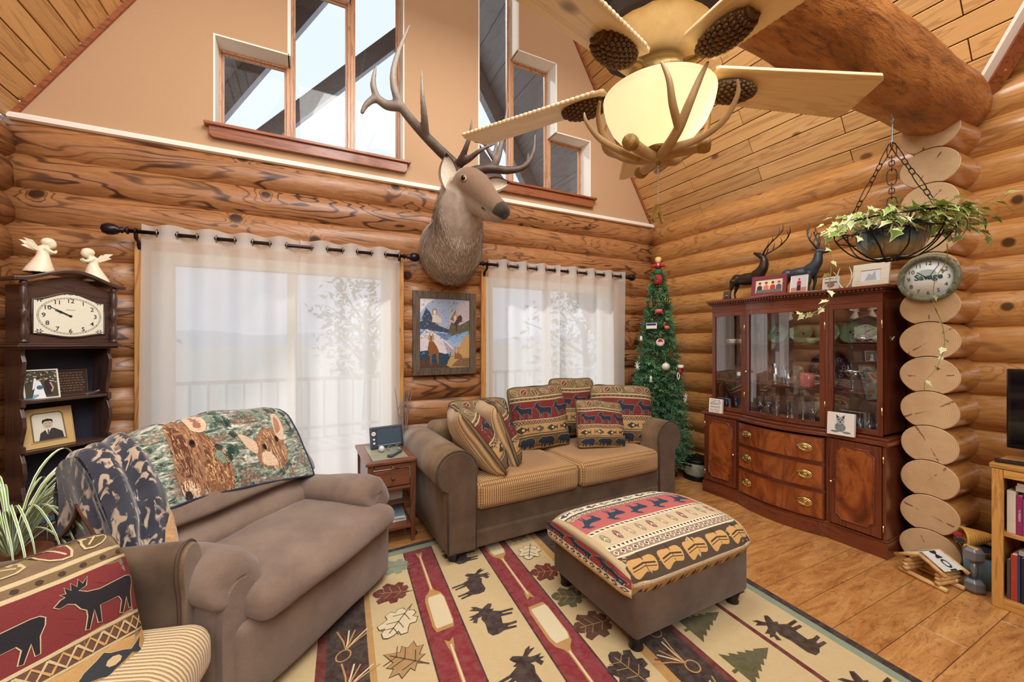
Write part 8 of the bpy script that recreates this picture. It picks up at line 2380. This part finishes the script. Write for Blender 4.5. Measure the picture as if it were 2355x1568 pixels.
# ---- twig bundle and cable behind the sofa arm
o = tag(empty('twig_bundle', (0.765, 3.72, 0)), 'bare grey twigs standing behind the left arm of the sofa', 'twigs')
rg = random.Random(14); mb = MB()
for k in range(7):
    a = rg.uniform(0, 6.28); x, y = .03*cos(a), .03*sin(a); h = rg.uniform(.95, 1.18)
    pts = smoothline([(x*.3, y*.3, 0), (x*.7, y*.7, h*.45), (x*1.3+rg.uniform(-.02, .03), y*1.3, h*.8), (x*2+rg.uniform(-.03, .04), y*1.6, h)], 4)
    mb = MB(); mb.tube(pts, lerps([.006, .005, .004, .0015], len(pts)), 6)
    b0 = Vector(pts[-5]); mb.tube([tuple(b0), tuple(b0+Vector((rg.uniform(-.05, .05), rg.uniform(-.03, .02), .1)))], [.0035, .001], 5)
    mb.build('twig', plain('grey_twig', srgb(140, 134, 136), 0.8), o)
tag(MB().tube(smoothline([(0.72, 3.62, .005), (0.76, 3.4, .005), (0.74, 3.3, .005), (0.70, 3.26, .01), (0.73, 3.2, .02), (0.76, 3.15, .012), (0.72, 3.1, .006), (0.70, 3.05, .005)], 6), .003, 6).build('power_cable', M_rod), 'thin black cable trailing on the floor behind the end table', 'cable')
# ================================================================ CHRISTMAS TREE
TC = Vector((3.57, 3.37, 0))
XT = empty('christmas_tree', tuple(TC), 0, 'slim green artificial christmas tree in the corner behind the sofa', 'christmas tree')
MB().tube([(0, 0, 0.02), (0, 0, 2.28)], [.025, .008], 8).build('trunk', M_trunk, XT)
sm = MB()
for k in range(4):
    a = pi/2*k+.3; sm.tube([(0, 0, .1), (.1*cos(a), .1*sin(a), .05), (.22*cos(a), .22*sin(a), .012)], .009, 6)
sm.build('stand', M_iron, XT)
M_needle = attr_mat('fir_needles', 0.6, 0.2, 60, 0.0, 0.3)
def tree_r(z): return 0.05+0.345*(1-z/2.3)**0.8
rg = random.Random(31); mb = MB(); nb = MB()
greens = [srgb(34, 84, 58), srgb(50, 110, 70), srgb(84, 146, 92), srgb(40, 98, 80), srgb(116, 170, 116)]
z = 0.16; count = 0
while z < 2.3:
    r = tree_r(z); nper = max(4, int(2*pi*r/0.055))
    for k in range(nper):
        a = 2*pi*(k+rg.random())/nper; rr = r*rg.uniform(.72, 1.08)
        base = Vector((r*.25*cos(a), r*.25*sin(a), z+.01)); tip = Vector((rr*cos(a), rr*sin(a), z+rg.uniform(-.04, .03)))
        d = (tip-base); L = d.length; d.normalize()
        if L > 0.05: nb.tube([tuple(base), tuple(tip)], [.004, .002], 4)
        c = rg.choice(greens); side = Vector((-sin(a), cos(a), 0)); up = d.cross(side)
        m = 20
        for j in range(m):
            q = 0.35+0.68*j/m; p0 = base+d*L*q; b = rg.uniform(0, 2*pi)
            nd = (side*cos(b)+up*sin(b))*.75+d*.65; nd.normalize(); ln = rg.uniform(.034, .055); w = Vector((rg.uniform(-1, 1), rg.uniform(-1, 1), rg.uniform(-1, 1))).cross(nd); w.normalize(); w *= .003
            tip2 = p0+nd*ln
            mb.add([tuple(p0-w), tuple(p0+w), tuple(tip2+w*.5), tuple(tip2-w*.5)], [(0, 1, 2, 3)], 0, False, mixc(c, greens[4], rg.random()*.35)); count += 1
    z += 0.036
tag(mb.build('needles', M_needle, XT, fix=False), kind='stuff')
tag(nb.build('branch_wires', M_trunk, XT), kind='stuff')
def on_tree(px_ang, z, out=1.04):
    r = tree_r(z)*out; return (TC.x+r*cos(px_ang), TC.y+r*sin(px_ang), z)
VD = atan2(-TC.y, -TC.x)                                # towards the viewer
def orn(name, off, z, label, build, cat='ornament', out=1.16):
    """off: angle round the trunk from the viewer's side, positive to the viewer's right"""
    a = VD+off; o = tag(empty(name, on_tree(a, z, out), a+pi/2), label, cat, 'ornaments on the christmas tree')
    build(o); MB().tube([(0, 0.01, .0), (0, 0.02, .05)], .0012, 4).build('hanging_loop', M_brass, o); o.scale = (1.3, 1.3, 1.3); return o
M_gold = plain('gold_filigree', srgb(206, 168, 84), 0.25, 0.9, .1); M_white = plain('white_enamel', srgb(236, 232, 224), 0.35); M_red = plain('red_felt', srgb(176, 38, 44), 0.8); M_rose = plain('rose_enamel', srgb(206, 86, 84), 0.4)
def disc_(r, m): return lambda o: MB().lathe([(0, -.005), (r, -.005), (r, .005), (0, .005)], 20, (0, 0, -r), 'y').build('medallion', m, o)
def star_(o):
    for k in range(8):
        a = 2*pi*k/8; MB().tube([(0, 0, -.04), (.042*cos(a), 0, -.04+.042*sin(a))], [.005, .002], 5).build('ray', M_white, o)
def santa_(o):
    MB().lathe([(0, -.006), (.033, -.006), (.033, .006), (0, .006)], 22, (0, 0, -.035), 'y').build('medallion', M_white, o); MB().poly([(-.022, -.03), (.022, -.03), (.014, -.008), (0, -.004), (-.016, -.01)], -.008, -.0062, 'xz').build('red_hat', M_red, o); MB().poly([(-.016, -.034), (.016, -.034), (.012, -.056), (0, -.06), (-.012, -.056)], -.008, -.0062, 'xz').build('beard', M_chinaw, o)
def tree_(o): MB().poly([((p[0]-.5)*.075, -.085+p[1]*.085) for p in TREE], -.003, .003, 'xz').build('filigree', M_gold, o)
def plaque_(o): BX('plaque', -.045, .045, -.006, .006, -.05, 0, M_white, o, bevel=.004); BX('night_sky', -.04, .04, -.0075, -.006, -.022, -.004, plain('navy_enamel', srgb(44, 56, 110), .3), o, bevel=0)
def bird_(o):
    mb = MB(); mb.ball((0, 0, -.04), (.024, .012, .016), 12, 8); mb.tube(smoothline([(-.016, 0, -.034), (-.028, 0, -.015), (-.022, 0, .0), (-.014, 0, -.004)], 4), .004, 6); mb.build('flamingo_body', plain('coral_enamel', srgb(224, 110, 84), .4), o)
def mitten_(o):
    mb = MB(); mb.ball((0, 0, -.05), (.026, .012, .03), 12, 8); mb.ball((.026, 0, -.045), (.012, .008, .018), 10, 6); mb.build('mitten_body', M_red, o); MB().lathe([(.022, -.028), (.026, -.02), (.026, -.006), (.02, 0)], 14).build('cuff', M_white, o)
def crab_(o):
    mb = MB(); mb.ball((0, 0, -.03), (.032, .012, .018), 14, 8); [mb.tube([(s*.02, 0, -.04), (s*.034, 0, -.055)], .004, 5) for s in (-1, 1)]; mb.build('shell', M_rose, o)
def bulb_(o): MB().ball((0, 0, -.035), .032, 16, 12).build('bulb', plain('pearl_ball', srgb(224, 220, 212), .15, .1), o); MB().lathe([(.008, -.006), (.008, .004)], 10).build('cap', M_gold, o)
def ringo(o):
    mb = MB(); mb.tube([(.026*cos(t), 0, -.03+.026*sin(t)) for t in [2*pi*k/20 for k in range(20)]], .003, 6, closed=True); [mb.tube([(0, 0, -.03), (.024*cos(t), 0, -.03+.024*sin(t))], .002, 5) for t in (0, 1.26, 2.5, 3.77, 5.0)]; mb.build('filigree', M_gold, o)
def bell(o, m=M_white): MB().lathe([(.0, 0), (.006, -.004), (.011, -.02), (.014, -.04), (.006, -.044), (0, -.05)], 12).build('bell_body', m, o)
def leafo(o): MB().poly([((p[0]-.5)*.04, -.07+p[1]*.07) for p in LEAF], -.003, .003, 'xz').build('leaf_body', plain('brown_enamel', srgb(134, 78, 44), .4), o)
def ovalo(o): mb = MB(); mb.tube([(.012*cos(t), 0, -.03+.028*sin(t)) for t in [2*pi*k/20 for k in range(20)]], .004, 6, closed=True); mb.build('oval_hoop', M_white, o)
def figo(o): MB().lathe([(.0, -.06), (.016, -.058), (.008, -.03), (.012, -.018), (0, -.002)], 12).build('figure', M_chinaw, o)
for (nm, off, z, lab, fn) in (('leaf_ornament', -.55, 1.96, 'brown leaf ornament high on the left of the christmas tree', leafo), ('wreath_ornament', .75, 1.99, 'gold filigree ring ornament high on the right of the tree', ringo), ('crab_ornament', .05, 1.87, 'rose red crab-shaped ornament near the top of the tree', crab_),
        ('plaque_ornament', -.35, 1.70, 'white and blue plaque ornament on a gold ribbon on the tree', plaque_), ('flamingo_ornament', .5, 1.70, 'coral flamingo ornament right of the plaque on the tree', bird_), ('bell_ornament', -.95, 1.56, 'slim white icicle bell ornament on the left edge of the tree', bell), ('santa_ornament', .1, 1.53, 'round white santa face medallion on the tree', santa_),
        ('tree_ornament', .55, 1.43, 'gold filigree little tree ornament on the tree', tree_), ('star_ornament', -.95, 1.27, 'eight-rayed white straw star on the left of the tree', star_), ('ball_ornament', .3, 1.27, 'pearl white ball ornament low on the tree', bulb_), ('mitten_ornament', 1.0, 1.24, 'red mitten ornament with white cuff on the right of the tree', mitten_),
        ('hoop_ornament', .8, 1.16, 'thin oval hoop ornament beside the red mitten', ovalo), ('figure_ornament', -.25, 1.13, 'small ivory figure ornament below the straw star', figo), ('snow_ornament', -.5, .98, 'tiny ivory figure ornament just above the sofa pillow', figo), ('dark_star_ornament', 1.05, .93, 'small grey star ornament at the lower right of the tree', star_)):
    orn(nm, off, z, lab, fn)
# doll on the tip
o = tag(empty('tree_topper', (TC.x-.03, TC.y-.03, 2.14), VD+pi/2), 'doll in a red robe with yellow hair on the tip of the tree', 'tree topper')
mb = MB(); mb.lathe([(0, 0), (.042, .0), (.036, .05), (.026, .09), (.0, .1)], 16); mb.build('skirt', M_red, o)
MB().lathe([(.026, .085), (.034, .095), (.038, .115), (.03, .135), (.0, .14)], 16).build('green_sash', plain('green_felt', srgb(30, 104, 66), .8), o)
mb = MB(); mb.ball((0, 0, .165), (.036, .028, .03), 14, 8); [mb.tube(smoothline([(s*.03, 0, .175), (s*.05, -.02, .16), (s*.02, -.045, .165)], 4), .012, 8) for s in (-1, 1)]; mb.build('bodice', M_red, o)
MB().ball((0, -.004, .215), (.024, .023, .027), 14, 10).build('face', plain('doll_skin', srgb(232, 190, 160), .6), o)
mb = MB(); mb.ball((0, .006, .226), (.03, .028, .025), 14, 8); mb.build('hair', plain('yellow_hair', srgb(230, 196, 80), .8, 0, .2, 60), o)
MB().ball((0, -.05, .17), (.009, .009, .014), 8, 6).build('hands', _mats['doll_skin'], o)
o.scale = (1.25, 1.25, 1.25)

# ================================================================ CROCK BESIDE THE CABINET
o = tag(empty('crock', (3.80, 3.03, 0)), 'black lidded crock with pale drip band on the floor left of the cabinet', 'pot')
MB().lathe([(0, 0), (.125, 0), (.14, .02), (.14, .05), (.135, .06)], 32).build('foot', M_iron, o); MB().lathe([(.134, .058), (.15, .1), (.152, .15), (.146, .19)], 32, caps=False).build('drip_band', plain('drip_glaze_pale', srgb(150, 156, 140), .3, 0, .7, 26), o)
MB().lathe([(.146, .188), (.156, .20), (.158, .215), (.15, .225), (.08, .245), (.02, .25), (.016, .27), (0, .275)], 32).build('lid', M_iron, o)
for s in (-1, 1): MB().tube(smoothline([(s*.145, -.04, .17), (s*.18, -.03, .175), (s*.18, .03, .175), (s*.145, .04, .17)], 4), .009, 6).build('handle', M_iron, o)

# ================================================================ OAK BOOKCASE WITH BOOKS, TELEVISION
M_oak = board_wood('honey_oak', srgb(214, 164, 92), srgb(190, 136, 66), srgb(138, 88, 36), axis=2, gscale=1.6, knots=False, contrast=0.55, rough=0.4)
M_oakh = board_wood('honey_oak_flat', srgb(214, 164, 92), srgb(190, 136, 66), srgb(138, 88, 36), axis=1, gscale=1.6, knots=False, contrast=0.55, rough=0.4)
BKX, BKY, BKL, BKD, BKH = 3.475, 0.825, 1.15, 0.36, 0.81
BK = empty('bookcase', (BKX, BKY, 0), 0, 'honey oak bookcase full of books at the right edge under the television', 'bookcase')
# local: x into the case, y negative along the front
BX('side', 0, BKD, -.032, 0, 0, BKH-.028, M_oak, BK); BX('side', 0, BKD, -BKL, -BKL+.032, 0, BKH-.028, M_oak, BK); BX('top', -.008, BKD, -BKL-.008, .008, BKH-.028, BKH, M_oakh, BK, bevel=.006)
BX('bottom_rail', 0, BKD, -BKL+.032, -.032, 0, .055, M_oakh, BK); BX('shelf', .012, BKD, -BKL+.032, -.032, .405, .428, M_oakh, BK); BX('back', BKD-.012, BKD, -BKL+.03, -.03, .05, BKH-.028, M_dark, BK)
BX('face_stile', -.006, .014, -.045, -.001, 0, BKH-.03, M_oak, BK); BX('face_rail', -.006, .014, -BKL+.04, -.045, BKH-.075, BKH-.03, M_oakh, BK)
_bc = {}
def book(yy, w, h, d, z, col, label, text=None, tcol=(0.9, .88, .8), lean=0.0, tsize=None):
    o = tag(empty('book', (BKX+.03, BKY+yy, z)), label, 'book', 'books in the oak bookcase'); o.rotation_euler = (lean, 0, 0)
    m = plain('book_%d' % (len(_bc)), col, .55, 0, .08, 20); _bc[label] = m
    mb = MB(); mb.box(0, .004, -w, 0, 0, h); mb.box(.004, d, -w, -w+.003, 0, h); mb.box(.004, d, -.003, 0, 0, h); mb.build('cover', m, o, bevel=.001)
    MB().box(.005, d-.004, -w+.003, -.003, .003, h-.003).build('pages', M_trimwhite, o)
    if text:
        p = Print()
        for i, (t, off) in enumerate(text): p.text(t, h*.5, off, tsize or w*.5, tcol, 1)
        p.build('spine_text', lambda u, v, hh: (-.0006-hh, -w/2-v, h-u) , M_paper, o)
    return o
Z1, Z2 = .429, .056
book(-.05, .032, .235, .16, Z1, srgb(214, 206, 188), 'cream hardback, first on the upper bookcase shelf', [('. . . .', 0)], srgb(150, 120, 110))
book(-.084, .022, .215, .15, Z1, srgb(150, 40, 96), 'magenta paperback, second on the upper bookcase shelf', [('TO PRESERVE', 0)])
book(-.108, .018, .20, .15, Z1, srgb(96, 130, 156), 'slim blue paperback, third on the upper bookcase shelf')
book(-.134, .03, .215, .16, Z1, srgb(70, 110, 150), 'blue paperback leaning, fourth on the upper bookcase shelf', lean=radians(8))
book(-.19, .03, .2, .15, Z1, srgb(120, 60, 52), 'brown paperback, fifth on the upper bookcase shelf')
book(-.05, .012, .22, .18, Z2, srgb(88, 78, 76), 'thin dark paperback, first on the lower bookcase shelf')
book(-.064, .024, .255, .18, Z2, srgb(172, 64, 48), 'red paperback, second on the lower bookcase shelf', [('. . . .', 0)])
book(-.089, .008, .25, .18, Z2, srgb(40, 70, 120), 'thin blue booklet, third on the lower bookcase shelf')
book(-.10, .06, .25, .19, Z2, srgb(36, 32, 34), 'thick black book of ghost stories, fourth on the lower bookcase shelf', [('REAL GHOSTS, RESTLESS SPIRITS', .012), ('AND HAUNTED PLACES', -.012)], (.86, .84, .8), tsize=.017)
book(-.163, .04, .24, .18, Z2, srgb(60, 70, 60), 'green-black hardback, fifth on the lower bookcase shelf')
book(-.206, .05, .23, .18, Z2, srgb(120, 100, 70), 'tan hardback, sixth on the lower bookcase shelf')
for i, (w, d, h, col, lab, dz) in enumerate(((.17, .2, .028, srgb(206, 204, 200), 'pale book lying flat on the upright books of the upper shelf', Z1+.237), (.16, .2, .016, srgb(226, 228, 230), 'thin white book topmost in the upper shelf', Z1+.266), (.15, .19, .026, srgb(176, 172, 168), 'grey book lying flat over the thick black book', Z2+.257))):
    o = flatbook((BKX+.13, BKY-.175, dz), d, w, h, radians(-6), plain('flat_book_%d' % i, col, .6), lab)
TV = empty('television', (3.62, 0.80, BKH), 0, 'flat black television standing on the oak bookcase', 'television')
M_tv = plain('gloss_black', srgb(14, 14, 18), .12, 0, .05, 10, 0, .5)
BX('bezel', -.012, .028, -1.0, 0, .075, .53, M_tv, TV, bevel=.006); BX('screen', -.0135, -.011, -.982, -.018, .10, .512, plain('tv_screen', srgb(8, 10, 16), .05, 0, .02), TV, bevel=0)
BX('stand_neck', .0, .05, -.56, -.44, .02, .09, M_tv, TV); MB().poly([(-.09, -.32), (-.09, -.68), (.11, -.72), (.11, -.28)], 0.002, .018).build('stand_base', M_tv, TV, bevel=.004)
o = tag(empty('remote_control', (3.53, 0.74, BKH+.001), radians(12)), 'black remote control on the bookcase in front of the television', 'remote'); BX('case', -.02, .02, -.085, .085, 0, .018, M_tv, o, bevel=.006); 
for i in range(4): BX('button', -.01, .01, -.06+i*.03, -.045+i*.03, .018, .0195, M_devc, o, bevel=0)

# ================================================================ THINGS ON THE FLOOR BY THE LOG ENDS
TB = empty('log_shelter_toy', (3.475, 1.085, 0), radians(-16), 'little log lean-to with a licence plate roof on the floor by the log ends', 'toy')
M_peeled = board_wood('peeled_sticks', srgb(236, 200, 140), srgb(218, 174, 108), srgb(168, 116, 62), axis=0, gscale=2.0, rough=.5)
# local x along the floor edge facing the room (reads left -> right), here: -y of the room
TB.rotation_euler = (0, 0, radians(-106))
def stick(name, a, b, r): return MB().tube([a, tuple((Vector(a)+Vector(b))/2), b], [r, r*1.04, r], 10).build(name, M_peeled, TB)
stick('runner', (-.125, -.05, .014), (.125, -.05, .014), .014); stick('runner', (-.125, .08, .014), (.125, .08, .014), .014)
for (x, n) in ((-.085, 3), (.085, 3)):
    for k in range(n): stick('wall_log', (x, -.07, .04+.024*k), (x, .1, .04+.024*k), .014-.001*k)
stick('back_log', (-.1, .07, .045), (.1, .07, .045), .012)
for s in (-1, 1):
    for (y, r) in ((-.075, .011), (.1, .011)):
        stick('rafter', (s*.135, y, .105), (0, y, .175 if s < 0 else .172), r)
M_platew = plain('licence_plate', srgb(226, 226, 220), .35, .1)
for s, tx in ((-1, '609'), (1, 'MOI')):
    a, b = Vector((s*.115, 0, .122)), Vector((0, 0, .182)); d = (b-a).normalized(); nn = Vector((-d.z*s, 0, d.x*s)) if s < 0 else Vector((-d.z, 0, d.x))
    if nn.z < 0: nn = -nn
    vs = [a+Vector((0, -.055, 0)), b+Vector((0, -.055, 0)), b+Vector((0, .085, 0)), a+Vector((0, .085, 0))]
    pl_ = MB().add([tuple(v) for v in vs]+[tuple(v+nn*.003) for v in vs], [(0, 3, 2, 1), (4, 5, 6, 7), (0, 1, 5, 4), (1, 2, 6, 5), (2, 3, 7, 6), (3, 0, 4, 7)]).build('roof_plate', M_platew, TB)
    p = Print(); p.text(tx, .065, .015, .062, srgb(40, 48, 56), 1, 0, 1.2, .02)
    L = (b-a).length
    if s > 0: fn = lambda u, v, h, a=a, b=b, nn=nn, L=L: tuple(b+(a-b)*(u/L)+Vector((0, v, 0))+nn*(.0034+h))
    else: fn = lambda u, v, h, a=a, b=b, nn=nn, L=L: tuple(a+(b-a)*(u/L)+Vector((0, v, 0))+nn*(.0034+h))
    p.build('plate_letters', fn, M_paper, pl_)
DB = empty('dumbbell', (3.56, 0.915, 0), radians(20), 'grey hex dumbbell standing on end beside the bookcase', 'dumbbell')
M_iron2 = plain('grey_cast_iron', srgb(128, 132, 138), .35, .5, .1, 30, .1)
for z0 in (0.0, .185): MB().lathe([(0, z0), (.034, z0), (.05, z0+.018), (.05, z0+.062), (.034, z0+.08), (0, z0+.08)], 6, smooth=False).build('hex_head', M_iron2, DB, bevel=.003)
MB().lathe([(.017, .075), (.017, .19)], 16).build('grip', M_iron2, DB)
o = tag(empty('plastic_bin', (3.70, 0.915, 0)), 'tall translucent blue and brown bin behind the dumbbell', 'bin')
MB().lathe([(0, 0), (.075, 0), (.085, .21), (.08, .21), (.07, .01), (0, .01)], 20).build('tub', plain('blue_plastic', srgb(118, 170, 196), .3, 0, .2, 24), o); MB().lathe([(.083, .195), (.09, .2), (.09, .225), (.083, .23)], 20, caps=False).build('rim', M_walnut, o)
o = tag(empty('straw_cornucopia', (3.70, 0.95, .25), radians(-50)), 'straw horn basket with coloured trinkets lying on the blue bin', 'basket')
mb = MB()
for k in range(11):
    t = k/10; r = .052*(1-t)**.8+.006
    mb.tube([(-.05+.14*t, r*cos(q), .02+.025*t+r*sin(q)) for q in [2*pi*j/16 for j in range(16)]], .0085, 6, closed=True)
me = mb.mesh('straw_coils', plain('straw', srgb(214, 164, 82), .8, 0, .2, 40)); link_mesh('straw_coils', me, o)
for (x, y, z, m) in ((-.07, .01, .03, M_red), (-.08, -.02, .01, M_devc), (-.065, .0, -.005, M_silver)): MB().box(x-.02, x+.02, y-.012, y+.012, z-.01, z+.01).build('trinket', m, o, bevel=.003)
mb = MB().tube(smoothline([(-.05, -.05, -.01), (-.08, -.1, .0), (-.06, -.16, .01)], 4), lerps([.012, .016, .012], 9), 8); mb.build('straw_roll', _mats['straw'], o)
